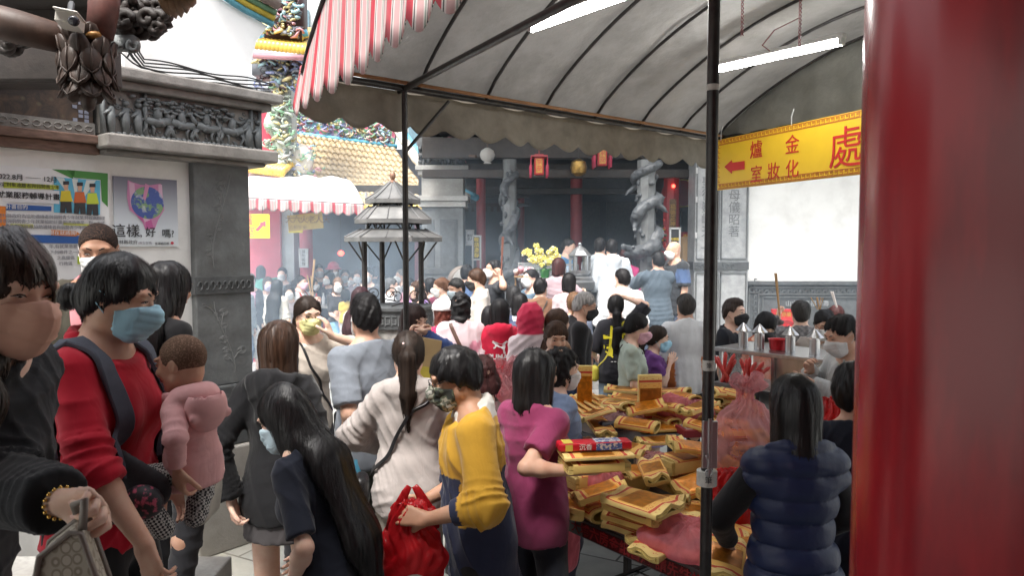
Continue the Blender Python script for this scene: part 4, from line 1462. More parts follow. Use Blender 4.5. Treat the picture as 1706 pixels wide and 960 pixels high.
def earth_poster(p, s0, s1, z0, z1):
 pl('bag_print', p, (.55,.22,.40), [wp((211,300), (220,304), (233,308), (247,309), (266,306), (270,330), (272,350), (262,366), (256,382), (240,382), (234,366), (214,350), (210,330))],.014)
 pl('bag_fold', p, (.66,.42,.56), [wp((213,303), (222,306), (224,330), (216,346)), wp((262,308), (268,308), (270,345), (263,360)), wp((236,362), (248,366), (250,381), (244,381))],.015)
 pl('bag_fold', p, (.50,.10,.30), [wp((240,370), (250,366), (254,380), (242,381)), wp((226,356), (236,364), (238,372), (228,362))],.0155)
 c = onwall(244,338)
 o = pl('globe_print', p, (0,0,0), [[(c[0] + .098*math.cos(a), c[1] + .098*math.sin(a)) for a in np.linspace(0,2*math.pi,40, endpoint=False)]],.016)
 o.data.materials.clear(); o.data.materials.append(earth_mat())
 pl('bag_fold', p, (.60,.25,.42), [wp((240,306), (247,309), (240,335), (236,330))],.017)
 tx(p, '這樣',208,386,.082, thick=.0004); tx(p, ',',233,388,.07); tx(p, '好',249,388,.064, thick=.0004); tx(p, '嗎?',278,390,.058, thick=.0003)
 tx(p, '雲林縣政府',208,404,.027)
 tx(p, '(廣告宣導)',240,405,.018, mat('grey_ink', (.22,.22,.26),.5, bump=0)); tx(p, '金湖處回收',268,406,.018)
 c = onwall(285,405)
 pl('red_seal', p, (.55,.03,.06), [[(c[0] + .010*math.cos(a), c[1] + .009*math.sin(a)) for a in np.linspace(0,6.28,12, endpoint=False)]],.016)
s0_, z1_ = onwall(293,302); s1_, z1b = onwall(187,294); _, z0_ = onwall(240,411)
def grad_mat():
 m, nt, b = _new('blue_grey_print')
 sx = nt.nodes.new('ShaderNodeSeparateXYZ'); nt.links.new(coords(nt), sx.inputs[0])
 f_ = mth(nt, 'DIVIDE', sx.outputs[2], z1_ - z0_)
 c = ramp(nt, f_, [(0, (.66,.70,.72)), (.25, (.60,.65,.70)), (1.0, (.14,.14,.19))])
 nt.links.new(c, b.inputs['Base Color']); b.inputs['Roughness'].default_value = .35
 return m
poster('earth_poster', 'blue grey poster of the earth held in a pink plastic bag', s0_, s1_, z0_, z1_ + .006, grad_mat(), earth_poster)
# ---------------- hanging carved eave at upper left
ev = thing('carved_eave', 'dark carved timber eave with scrolled brackets over the poster wall', 'eave', at(100,30,2.8))
mb = MB()
mb.tube([at(-60,20,2.5), at(30,45,2.55), at(125,70,2.6)], [.055,.06,.05],10)
mb.build('round_beam', BROWNW, ev, True)
mb = MB()
mb.box(at(20, -30,3.0), (.95,.6,.16)); mb.box(at(30,70,3.6), (.9,.2,.42))
mb.box(at(20,20,3.15), (.9,.12,.10), rotm(0,4,0))
mb.build('timber', DARKW, ev, bevel=.015)
mb = MB(); rr = random.Random(4)
for (x0, y0, x1, y1) in ((185,10,285,20), (190,35,270,38), (195,50,262,45), (0,60,30,85)):
 for j in range(16):
  u = rr.random(); c = at(x0 + (x1 - x0)*u, y0 + (y1 - y0)*u + rr.uniform(-8,8),2.7 + rr.random()*.3)
  r_ = rr.uniform(.02,.05)
  mb.tube([c + V((r_*(1 - t/9)*math.cos(t),0, r_*(1 - t/9)*math.sin(t))) for t in np.linspace(0,7,14)], [.016]*13 + [.006],6)
mb.build('scroll_carving', DARKW, ev, True)
mb = MB()
for i in range(5):
 a = at(272 + i*10, -14,2.6); b_ = at(284 + i*9,8 + 22*math.sin(1 + i*.5),2.75)
 mb.tube([a, a.lerp(b_,.6), b_], [.03,.022,.003],6)
mb.build('leaf_carving', mat('ochre_wood', (.20,.11,.05),.6, var=.5, scale=12), ev, True)
mb = MB()
mb.box(at(205,72,2.75), (.10,.05,.05)); mb.tube([at(192,80,2.72) + V((.022*math.cos(t),0,.022*math.sin(t))) for t in np.linspace(0,5,12)],.011,6)
mb.tube([at(222,76,2.72) + V((.018*math.cos(t),0,.018*math.sin(t))) for t in np.linspace(2,7,12)],.010,6)
mb.build('cloud_bracket', mat('grey_paint', (.24,.26,.26),.6, var=.4, scale=20), ev, True)
lp = thing('hanging_lotus_post', 'carved wooden lotus bud hanging from the eave', 'carving', at(145,100,2.55))
mb = MB(); c = at(170,40,2.6); mb.tube([at(176, -40,2.6), at(172,20,2.6), at(166,62,2.6)], [.055,.05,.045],12)
mb.build('post', mat('faded_red_wood', (.13,.045,.035),.6, var=.5, scale=12, bump=.3), lp, True)
mb = MB(); c = at(145,105,2.6)
mb.ball(c, (.075,.075,.115),16)
for ring in range(5):
 n_ = 7
 for j in range(n_):
  a = 2*math.pi*(j + .5*(ring % 2))/n_
  zz = .085 - ring*.044
  rad = .074*math.sqrt(max(.05,1 - (zz/.135) ** 2)) + .004
  q = c + V((rad*math.cos(a), rad*math.sin(a), zz))
  rt = Matrix.Rotation(a,3, 'Z') @ Matrix.Rotation(math.atan2(zz,.12)*.9,3, 'Y')
  mb.ball(q, (.012,.036,.046),10,0, rt)
  mb.tube([q + rt @ V((.010,0,.04)), q + rt @ V((.014,0,0)), q + rt @ V((.006,0, -.044))], [.003,.005,.002],5)
  mb.tube([q + rt @ V((.0, -.032,.01)), q + rt @ V((.008, -.024, -.026)), q + rt @ V((.008,0, -.046)), q + rt @ V((.008,.024, -.026)), q + rt @ V((.0,.032,.01))],.0035,5)
mb.ball(c + V((0,0, -.125)), (.028,.028,.045),8)
mb.build('lotus_bud', mat('bud_wood', (.060,.036,.026),.55, var=.6, scale=18, bump=.4, bscale=60), lp, True)
mb = MB()
for x, y, c_ in ((140,52,0), (155,58,0), (128,60,0)): mb.ball(at(x, y,2.55), (.03,.02,.016),8)
mb.build('gilt_petal', mat('tarnished_gilt', (.25,.12,.03),.4, metal=.4, var=.4, scale=30), lp, True)
cc = thing('security_camera', 'small white security camera under the carved eave', 'camera', at(118,32,2.45))
q = rotm(0,8,18)
mb = MB(); mb.box(at(117,34,2.45), (.062,.11,.042), q); mb.box(at(117,25,2.44), (.07,.13,.006), q)
mb.build('housing', mat('offwhite_plastic', (.62,.60,.55),.4, bump=0), cc, bevel=.006)
mb = MB(); mb.lathe([(.016,0), (.016,.01), (.01,.012)], at(124,35,2.385),12, axis=V((.2, -1, -.1))); mb.build('lens', mat('lens_glass', (.02,.02,.025),.1), cc, True)
mb = MB(); mb.tube([at(117,22,2.47), at(119,5,2.55)],.01,6); mb.build('bracket', STEEL_D, cc)
# ---------------- red pillar close to the camera
pc = V((.745,1.06,0))
pr = thing('red_pillar', 'glossy red lacquered round pillar close to the viewer', 'pillar', (pc.x, pc.y,.40))
mb = MB(); mb.lathe([(.222,.58), (.222,3.75)], (pc.x, pc.y,0),64)
mb.build('shaft', mat('red_gloss_lacquer', (.33,.008,.014),.26, var=.3, scale=3, bump=.10, bscale=16, bdist=.006, coat=.14, spec=.42, stretch=(1,1,.25), col2=(.20,.005,.011), edge=(.42,.52)), pr, 'auto')
mb = MB(); mb.lathe([(.30,.402), (.31,.44), (.30,.50), (.26,.54), (.23,.582)], (pc.x, pc.y,0),40); mb.build('stone_base', STONE_L, pr, 'auto')
# ---------------- canopy
A = V((-.71,4.9,3.04)); B = V((.66,2.44,3.04)); Cc = V((2.0,7.2,3.04))
EV = Cc - A; EU = (B - A)*1.42; D = Cc + EU
def cp(t, u, dz=0.0):
 """point on the barrel roof: t along the far eave, u from far eave (0) to near eave (1)"""
 return A + EV*t + EU*u + V((0,0,.62*math.sin(math.pi*min(max(u,0),1)) ** .8 + dz))
cn_ = thing('canopy', 'barrel roofed market canopy of pale tarpaulin on black steel posts', 'canopy', (A + D)/2 - V((0,0,3.04)))
TARP = mat('pale_tarpaulin', (.27,.262,.25),.75, var=.2, scale=4, bump=.4, bscale=10, bdist=.03, transl=.12, dirt=(.15,.145,.135), dscale=1.3)
TARP_D = mat('brown_tarpaulin', (.30,.27,.225),.8, var=.3, scale=6, bump=.3, bscale=22, bdist=.02, transl=.25)
TARP_G = mat('grey_tarpaulin', (.20,.20,.18),.7, var=.25, scale=5, bump=.45, bscale=9, bdist=.04, transl=.1)
mb = MB()
mb.sheet(lambda a, b: cp(-.20 + 1.23*a, b,.022 - .028*abs(math.sin((a*1.23 - .20 + .13)/.16*math.pi)) ** 1.5*math.sin(math.pi*b) + .006*math.sin(b*40 + a*30)),96,40)
mb.build('roof_cloth', TARP, cn_, True)
for i in range(9):
 t = -.13 + .16*(i - 1) if i else -.20
 mb = MB(); mb.tube([cp(t, u) for u in np.linspace(0,1,26)],.0125,8)
 mb.build('hoop', BLACKM, cn_, True)
def beam(a, b, r=.02, name='beam', m=BLACKM):
 mb = MB(); mb.tube([a, b], r,10); return mb.build(name, m, cn_, 'auto')
beam(cp(-.20,0), cp(1.02,0),.022); beam(cp(-.20,1), cp(1.02,1),.022)
for t in (0,1): beam(cp(t,0) - V((0,0,.0)), cp(t,1),.022)
beam(A - V((0,0,.42)), A + EV*.10 + V((0,0, -.04)),.012, 'brace'); beam(A - V((0,0,.0)) + V((-.22,.38, -.02)), A,.016, 'brace')
mb = MB(); mb.tube([cp(-.20,.02, -.05), cp(1.02,.02, -.05)],.013,8); mb.build('bamboo_batten', mat('bamboo', (.32,.15,.06),.6, var=.3), cn_, True)
for p in (A, B, Cc, D):
 mb = MB(); mb.tube([(p.x, p.y,0), (p.x, p.y,3.04)],.0195,12)
 mb.box((p.x, p.y,.006), (.14,.14,.012))
 mb.build('post', BLACKM, cn_, 'auto')
mb = MB()     # clamp and tape on the near post
mb.box((B.x - .012, B.y - .022,1.335), (.022,.012,.16)); mb.box((B.x + .016, B.y - .022,1.335), (.022,.012,.16)); mb.box((B.x - .0, B.y - .03,1.33), (.012,.012,.19))
mb.tube([(B.x - .012, B.y - .035,1.30), (B.x - .012, B.y - .055,1.30)],.006,8); mb.tube([V((B.x - .004, B.y - .04,1.245)) + V((.012*math.cos(t),0,.012*math.sin(t))) for t in np.linspace(0,6.28,12)],.003,5)
mb.build('clamp', STEEL, cn_, bevel=.002)
for z, hh, r_ in ((1.216,.05,.034), (1.60,.035,.0205), (2.52,.02,.0205)):
 mb = MB(); mb.lathe([(r_, z - hh/2), (r_, z + hh/2)], (B.x, B.y,0),20); mb.build('tape', mat('white_tape', (.55,.54,.50),.6, dirt=(.3,.3,.28), dscale=30), cn_, 'auto')
 if hh > .03: text_obj('tape_lettering', '筆',.026 if hh > .04 else .02, INK, cn_, (B.x - .004, B.y - r_ - .001, z), (1,0,0), (0,0,1),.001,.0003)
# valances
def scallop(u, per): return abs(math.sin(math.pi*u/per))
def valance(name, p0, p1, z0, z1, m, per=.27, bulge=.025, nu=140, amp=.075):
 L_ = (p1 - p0).length; nrm = (p1 - p0).cross(V((0,0,1))).normalized()
 def fn(a, b):
  u = a*L_
  zb = z0 - amp*scallop(u, per)
  z = z1 + (zb - z1)*b
  return p0.lerp(p1, a) + V((0,0, z - p0.z)) + nrm*(bulge*math.sin(u/per*math.pi*1.02)*b + .02*b*math.sin(u*5.3))
 mb = MB(); mb.sheet(fn, nu,8)
 return mb.build(name, m, cn_, True, solid=.003)
OUT = -EU.normalized()*.10
valance('eave_valance', cp(-.20,0) + OUT, cp(1.03,0) + OUT,2.82,3.04, TARP_D, amp=.06)
mb = MB(); mb.sheet(lambda a, b: (cp(-.20 + 1.23*a,0) + OUT*(1 - b)) + V((0,0,.01*b + .012*math.sin(a*60))),60,2); mb.build('eave_fold', TARP_D, cn_, True)
valance('near_valance', cp(-.20,1) - OUT, cp(1.03,1) - OUT,2.79,3.04, TARP_D)
def stripe_mat(name, pos_axis_fn):
 m, nt, b = _new(name)
 uv = nt.nodes.new('ShaderNodeUVMap'); sx = nt.nodes.new('ShaderNodeSeparateXYZ'); nt.links.new(uv.outputs[0], sx.inputs[0])
 f_ = mth(nt, 'FRACT', sx.outputs[0])
 Wt, Rd, Pk, Bk, Gn = (.70,.62,.60), (.52,.03,.055), (.58,.36,.36), (.06,.06,.06), (.30,.34,.30)
 c = ramp(nt, f_, [(0, Rd), (.27, Wt), (.31, Bk), (.345, Wt), (.40, Pk), (.62, Wt), (.66, Gn), (.72, Wt), (.76, Bk), (.79, Pk), (.90, Wt), (.95, Bk), (.98, Wt)], 'CONSTANT')
 nz = N(nt, 'ShaderNodeTexNoise', Scale=3.0, Detail=7.0); nt.links.new(coords(nt), nz.inputs['Vector'])
 c = mixc(nt, ramp(nt, nz.outputs['Fac'], [(.4,0.0), (.75,.35)]), c, (.45,.40,.38))
 nt.links.new(c, b.inputs['Base Color']); b.inputs['Roughness'].default_value = .6
 nb = N(nt, 'ShaderNodeTexNoise', Scale=9.0, Detail=3.0); nt.links.new(coords(nt, (1,1,.4)), nb.inputs['Vector'])
 bp = N(nt, 'ShaderNodeBump', Strength=.4, Distance=.03); nt.links.new(nb.outputs['Fac'], bp.inputs['Height']); nt.links.new(bp.outputs[0], b.inputs['Normal'])
 out = nt.nodes['Material Output']; tr = nt.nodes.new('ShaderNodeBsdfTranslucent'); nt.links.new(c, tr.inputs['Color'])
 mx = nt.nodes.new('ShaderNodeMixShader'); mx.inputs[0].default_value = .3
 nt.links.new(b.outputs[0], mx.inputs[1]); nt.links.new(tr.outputs[0], mx.inputs[2]); nt.links.new(mx.outputs[0], out.inputs[0])
 return m
STRIPE = stripe_mat('striped_awning_cloth', None)
def striped_sheet(name, fn, nu, nv, parent, ufn):
 mb = MB(); mb.sheet(fn, nu, nv)
 o = mb.build(name, STRIPE, parent, True, solid=.003)
 me = o.data; uvl = me.uv_layers.new(name='UVMap')
 for l in me.loops:
  i = l.vertex_index; a = (i % (nu + 1))/nu; b = (i // (nu + 1))/nv
  uvl.data[l.index].uv = (ufn(a, b), b)
 return o
gp0, gp1 = cp(-.195, -.03), cp(-.195,1.05); GL = (gp1 - gp0).length
GN = -EV.normalized()
def gfn(a, b):
 u = a*GL
 zt = 3.10 + .62*math.sin(math.pi*min(1, max(0, -.03 + 1.08*a))) ** .8
 zb = 2.86 - .085*scallop(u,.245)
 p = gp0.lerp(gp1, a)
 return V((p.x, p.y, zt + (zb - zt)*b)) + GN*(.05*b + (.004*math.sin(u/.245*math.pi*2 + .6) + .016*math.sin(u*4.1))*b)
striped_sheet('striped_valance', gfn,170,10, cn_, lambda a, b: a*GL/.245 + .05)
mb = MB()     # gable end cloth at the far right
mb.sheet(lambda a, b: cp(1.0, a) + V((0,0, (3.0 - cp(1.0, a).z)*b)) + EV.normalized()*((.035*math.sin(a*23 + 2*math.sin(a*9)) + .02*math.sin(a*61))*b*(1.15 - b)*3),110,8)
mb.build('gable_cloth', TARP_G, cn_, True, solid=.003)
mb = MB()
for px_, col in ((1237,0), (1333,0)):
 p = at(px_,10 if px_ < 1300 else 30,4.6)
 for o_ in range(2): mb.tube([p + V((.008*math.sin(u*40 + o_*3.1),.008*math.cos(u*40 + o_*3.1),.12 - .30*u)) for u in np.linspace(0,1,30)],.003,4)
mb.tube([at(1330,30,4.6), at(1290,50,4.55), at(1270,75,4.5), at(1283,85,4.5)],.004,4)
tag(mb.build('loose_wire', mat('red_wire', (.22,.05,.06),.5), None, True), 'thin red wires dangling from the canopy hoops', 'wire')
def lamp_tube(label, a, b):
 p = thing('fluorescent_lamp', label, 'lamp', (a + b)/2,0, 'fluorescent lamps under the canopy')
 d = (b - a).normalized()
 mb = MB(); mb.tube([a, b],.021,14); mb.build('tube', mat('lamp_glow', (.9,.9,.9),.3, bump=0, emit=(1,.99,.96), estr=26), p, True)
 mb = MB(); mb.box((a + b)/2 + V((0,0,.04)), ((b - a).length*1.04,.05,.03), d.to_track_quat('X', 'Z').to_matrix())
 for e_ in (a, b): mb.box(e_ + V((0,0,.012)), (.03,.045,.06), d.to_track_quat('X', 'Z').to_matrix())
 mb.build('fitting', mat('lamp_fitting', (.6,.6,.58),.5, bump=0), p, bevel=.004)
lamp_tube('lit fluorescent tube at the top edge of the canopy by the striped valance', at(886,47,4.05), at(1040, -8,3.6))
lamp_tube('lit fluorescent tube above the yellow signboard', at(1190,117,5.45), at(1402,70,4.7))
# ---------------- long yellow signboard under the canopy's right end
SA = at(1197,238,6.5); SB_ = at(1427,197,5.1)
sd_ = V((SB_.x - SA.x, SB_.y - SA.y,0)); sdir_ = sd_.normalized()
sg = thing('yellow_signboard', 'long yellow signboard with red characters and a left arrow', 'sign', (SA.x, SA.y,2.5))
SLEN = 2.3
zt_, zb_ = 2.93,2.49
mid = V((SA.x, SA.y,0)) + sdir_*(SLEN/2) + V((0,0, (zt_ + zb_)/2))
YEL = mat('yellow_board', (.72,.46,.02),.4, var=.06, bump=.05)
rot_ = Matrix((sdir_, V((0,0,1)).cross(sdir_), V((0,0,1)))).transposed()
mb = MB(); mb.box(mid, (SLEN,.02, zt_ - zb_), rot_); mb.build('board', YEL, sg, bevel=.004)
sn = -V((0,0,1)).cross(sdir_)
def sgp(a, z): return V((SA.x, SA.y,0)) + sdir_*a + V((0,0, z)) + sn*.012
mb = MB(); bw = .042
for i in range(int(SLEN/.045)):
 for zz in (zt_ - .03, zb_ + .03):
  a = .025 + i*.045
  q = [(0,0), (.034,0), (.034,.026), (.010,.026), (.010,.014), (.022,.014), (.022,.020)]
  for j in range(len(q) - 1):
   a0, a1 = q[j], q[j + 1]
   mb.box(sgp(a + (a0[0] + a1[0])/2, zz - .013 + (a0[1] + a1[1])/2), (abs(a1[0] - a0[0]) + .004,.002, abs(a1[1] - a0[1]) + .004), rot_)
for zz in (zt_ - .05, zt_ - .009, zb_ + .05, zb_ + .009): mb.box(sgp(SLEN/2, zz), (SLEN - .03,.002,.005), rot_)
for i in range(8):
 zz = zb_ + .07 + i*.042; mb.box(sgp(.028, zz), (.026,.002,.005), rot_); mb.box(sgp(.018, zz + .012), (.005,.002,.024), rot_)
mb.build('fret_border', mat('sign_red_border', (.45,.10,.02),.5, bump=0), sg)
RS = mat('sign_red', (.55,.02,.015),.45, bump=0)
def st(body, px, py, size, **kw):
 d = ray(px, py); o = V((0,0, CAMZ)); t = (V((SA.x, SA.y,0)) - o).dot(sn)/d.dot(sn); p = o + d*t
 return text_obj('lettering', body, size, RS, sg, p + sn*.012, sdir_, (0,0,1),.002,.0012, thick=0, **kw)
st('爐',1262,251,.155); st('金',1322,243,.155); st('室',1262,292,.145); st('妝',1291,287,.145); st('化',1322,283,.145)
st('處',1411,250,.31)
mb = MB()
def sxy(px, py):
 d = ray(px, py); o = V((0,0, CAMZ)); t = (V((SA.x, SA.y,0)) - o).dot(sn)/d.dot(sn); p = o + d*t
 return ((p - V((SA.x, SA.y,0))).dot(sdir_), p.z)
ar = [sxy(*q) for q in ((1209,278), (1222,266), (1222,271), (1243,268), (1243,282), (1222,285), (1222,290))]
mb.add([sgp(a, z) + sn*.003 for a, z in ar], [tuple(range(7))]); mb.build('arrow', RS, sg)
mb = MB()
for a in (.05,.9,1.8): mb.tube([sgp(a, zt_ - .01), sgp(a, zt_ + .06), sgp(a, zt_ + .12) - sn*.02],.003,5)
mb.build('wire_tie', mat('white_tie', (.5,.5,.5),.5), sg)
# ---------------------------------------------------------------- main hall (right, behind the crowd)
HF = .35
mb = MB(); mb.box((3.2,13.35, HF/2), (9.2,8.3, HF - .004)); mb.box((3.2,9.04,.09), (9.2,.32,.176))
struct(mb.build('hall_platform', STONE_L, bevel=.01))
def curl(mb, c, r, rnd, mi=0):
 c = V(c); k_ = rnd.random()
 q = rotm(rnd.uniform(0,360), rnd.uniform(-40,40), rnd.uniform(-50,50))
 if k_ < .55:
  n_ = 7; w_ = r*.30
  mb.tube([c + q @ V((r*(1 - .6*i/n_)*math.cos(i*.8),0, r*(1 - .6*i/n_)*math.sin(i*.8))) for i in range(n_)], [w_*(1.05 - .8*i/n_) for i in range(n_)],5, mi=mi)
 elif k_ < .8:
  mb.tube([c - q @ V((r,0,0)), c + q @ V((0,.3*r,.5*r)), c + q @ V((r*1.3,0,.2*r))], [r*.15, r*.4, r*.05],5, mi=mi)
 else:
  mb.box(c, (r*1.2, r*.5, r*.6), q, mi,.6)
hl = thing('main_hall', 'dark smoky temple hall with stone front and red inner columns', 'temple hall', (2.5,11, HF))
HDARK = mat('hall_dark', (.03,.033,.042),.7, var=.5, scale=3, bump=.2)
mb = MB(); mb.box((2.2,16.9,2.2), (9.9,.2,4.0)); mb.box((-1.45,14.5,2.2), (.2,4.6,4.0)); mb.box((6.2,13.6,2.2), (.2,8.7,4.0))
mb.build('inner_wall', HDARK, hl)
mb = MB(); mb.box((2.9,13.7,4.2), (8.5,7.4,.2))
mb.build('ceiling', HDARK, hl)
mb = MB()
for Yb, z, hh in ((10.75,3.42,.30), (10.75,3.05,.12), (12.8,3.3,.25), (12.8,2.95,.10), (14.6,3.2,.25)): mb.box((2.85, Yb, z), (8.3,.16, hh))
for i in range(12): mb.box((-1.0 + i*.6,10.66,3.72), (.10,.5,.14))
mb.build('beam', DARKW, hl, bevel=.01)
mb = MB()
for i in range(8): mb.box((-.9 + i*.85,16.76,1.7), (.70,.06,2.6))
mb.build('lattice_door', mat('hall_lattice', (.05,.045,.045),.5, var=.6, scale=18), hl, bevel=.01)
mb = MB()     # roof above
mb.sheet(lambda a, b: V((-1.5 + 8.9*a,9.2 + 4.5*b,4.15 + 1.9*b ** 1.2 + .35*(2*a - 1) ** 4*(1 - b))),40,8)
mb.build('roof', mat('hall_roof_tile', (.35,.2,.06),.5, var=.4, scale=20), hl, True, solid=.08)
for x, Yc, r_ in ((-.52,12.3,.078), (at(960,400,12.9).x,12.9,.105), (at(868,400,14.8).x,14.8,.07), (3.6,14.3,.12)):
 mb = MB(); mb.lathe([(r_*1.5, HF), (r_*1.6, HF + .12), (r_*1.1, HF + .2), (r_, HF + .22), (r_,3.2)], (x, Yc,0),20); mb.build('red_column', REDW, hl, 'auto')
lpz = thing('hall_stone_pier', 'grey stone pier of the main hall beside the incense burner, carved bracket on top', 'pier', (-.85,11.3, HF))
x0, x1 = at(703,400,11.1).x, at(772,400,11.1).x
xm, wd_ = (x0 + x1)/2, x1 - x0
def zp(py, Y): return at(700, py, Y).z
mb = MB(); mb.box((xm,11.35, (HF + zp(345,11.1))/2), (wd_,.5, zp(345,11.1) - HF)); mb.build('shaft', STONE, lpz, bevel=.01)
mb = MB()
for (a, b_, e_) in ((345,335,.04), (335,326,.075), (326,292,.0), (292,284,.05), (284,276,.085)):
 mb.box((xm,11.35, (zp(a,11.1) + zp(b_,11.1))/2), (wd_ + 2*e_,.5 + 2*e_, zp(b_,11.1) - zp(a,11.1)))
mb.build('ledge', STONE_L, lpz, bevel=.008)
mb = MB(); mb.box((xm,11.35, zp(452,11.1)), (wd_ + .04,.54,.10)); mb.build('carved_band', STONE_D, lpz, bevel=.008)
mb = MB()
mb.box((xm + .09,11.095,1.98), (.26,.02,.84)); mb.box((xm + .09,11.085,1.98), (.20,.02,.76)); mb.box((xm - .18,11.095,1.98), (.11,.02,.84))
mb.build('engraved_panel', STONE_D, lpz, bevel=.004)
rr = random.Random(21)
mb = MB()
for j in range(46):
 u, v_ = rr.random(), rr.random()
 mb.ball((xm - wd_*.55 + wd_*1.1*u,11.05 + .1*rr.random(), zp(272,11.1) + .36*v_ ** 1.2), (rr.uniform(.02,.05),.04, rr.uniform(.025,.06)),6)
mb.box((xm,11.35, zp(250,11.1)), (wd_*.95,.4,.36), taper=1.35)
mb.build('carved_bracket', STONE_D, lpz, True)
rp = thing('inscribed_pier', 'pale grey stone pier with engraved calligraphy beside the white wall panel', 'pier', (2.3,10.4, HF))
xa, xb, xc = at(1157,400,10.3).x, at(1200,400,10.3).x, at(1250,400,10.3).x
PG = mat('pale_grey_stone', (.36,.37,.375),.6, var=.3, scale=10, bump=.35, bscale=60)
mb = MB(); mb.box(((xa + xb)/2,10.5,2.0), (xb - xa,.42,3.3)); mb.box(((xb + xc)/2,10.58,2.0), (xc - xb,.42,3.3)); mb.build('shaft', PG, rp, bevel=.01)
mb = MB(); mb.box(((xa + xb)/2,10.5,1.72), (xb - xa + .04,.47,.11)); mb.box(((xb + xc)/2,10.57,1.72), (xc - xb + .005,.45,.11))
for i in range(8): mb.tube([V((xa + .03 + i*.075 + .02*math.cos(t),10.262 if i < 4 else 10.34,1.72 + .028*math.sin(t))) for t in np.linspace(0,5,9)],.008,5)
mb.build('carved_band', STONE_D, rp)
mb = MB();
for (u0, u1) in ((xa + .025, xb - .025), (xb + .03, xc - .03)):
 yy = 10.285 if u0 < xb else 10.365
 for z0_q, z1_q in ((1.82,3.5), (.5,1.62)):
  for (c_, s_) in ((((u0 + u1)/2, z0_q), (u1 - u0,.018)), (((u0 + u1)/2, z1_q), (u1 - u0,.018)), ((u0, (z0_q + z1_q)/2), (.016, z1_q - z0_q)), ((u1, (z0_q + z1_q)/2), (.016, z1_q - z0_q))):
   mb.box((c_[0], yy, c_[1]), (s_[0],.025, s_[1]))
mb.build('panel_moulding', STONE, rp)
text_obj('engraved_lettering', '聖\n德\n巍\n峨\n天\n上',.17, mat('engraved_dark', (.16,.165,.17),.7), rp, ((xa + xb)/2 - .01,10.288,2.45), (1,0,0), (0,0,1),.001,.002)
text_obj('engraved_lettering', '母\n儀\n昭\n著',.17, mat('engraved_dark', (.16,.165,.17),.7), rp, ((xb + xc)/2,10.368,2.45), (1,0,0), (0,0,1),.001,.002)
for z in (2.15,2.65,3.05):
 mb = MB(); mb.box((xa + .012,10.27, z), (.03,.02,.08)); mb.build('hinge', mat('pale_hinge', (.5,.5,.5),.5), rp, bevel=.003)
wl = thing('white_wall_panel', 'bright white wall panel over a carved dark stone dado', 'wall', (4,10.5, HF))
zt = at(1300,469,10.4).z
mb = MB(); mb.box((xc + 1.5,10.65, (zt + 3.7)/2), (3.0,.3,3.7 - zt)); mb.build('plaster', PLASTER, wl)
mb = MB(); mb.box((xc + 1.5,10.66, (zt + HF)/2), (3.0,.3, zt - HF)); mb.box((xc + 1.5,10.5, zt - .03), (3.0,.12,.05)); mb.build('dado', STONE_D, wl, bevel=.006)
mb = MB()
for k_, (ins, th) in enumerate(((.06,.022), (.20,.014), (.26,.012))):
 X0, X1, Z0, Z1 = xc + ins, xc + 3 - ins, HF + ins, zt - .05 - ins*.7
 for c_, s_ in ((((X0 + X1)/2, Z1), (X1 - X0, th)), (((X0 + X1)/2, Z0), (X1 - X0, th)), ((X0, (Z0 + Z1)/2), (th, Z1 - Z0)), ((X1, (Z0 + Z1)/2), (th, Z1 - Z0))):
  mb.box((c_[0],10.5, c_[1]), (s_[0],.03, s_[1]))
for i in range(34):
 xx = xc + .10 + i*.084
 mb.box((xx,10.5, zt - .165), (.055,.028,.012)); mb.box((xx + .022,10.5, zt - .145), (.012,.028,.04)); mb.box((xx + .05,10.5, zt - .135), (.05,.028,.012))
for i in range(14):
 zz = HF + .12 + i*.08
 mb.box((xc + .135,10.5, zz), (.012,.028,.055)); mb.box((xc + .15,10.5, zz + .02), (.04,.028,.012))
mb.build('fret_moulding', STONE, wl)
text_obj('engraved_lettering', '山水清音福祿壽',.09, mat('engraved_pale', (.33,.34,.345),.7), wl, (xc + .9,10.505, zt - .33), (1,0,0), (0,0,1),.004,.003)
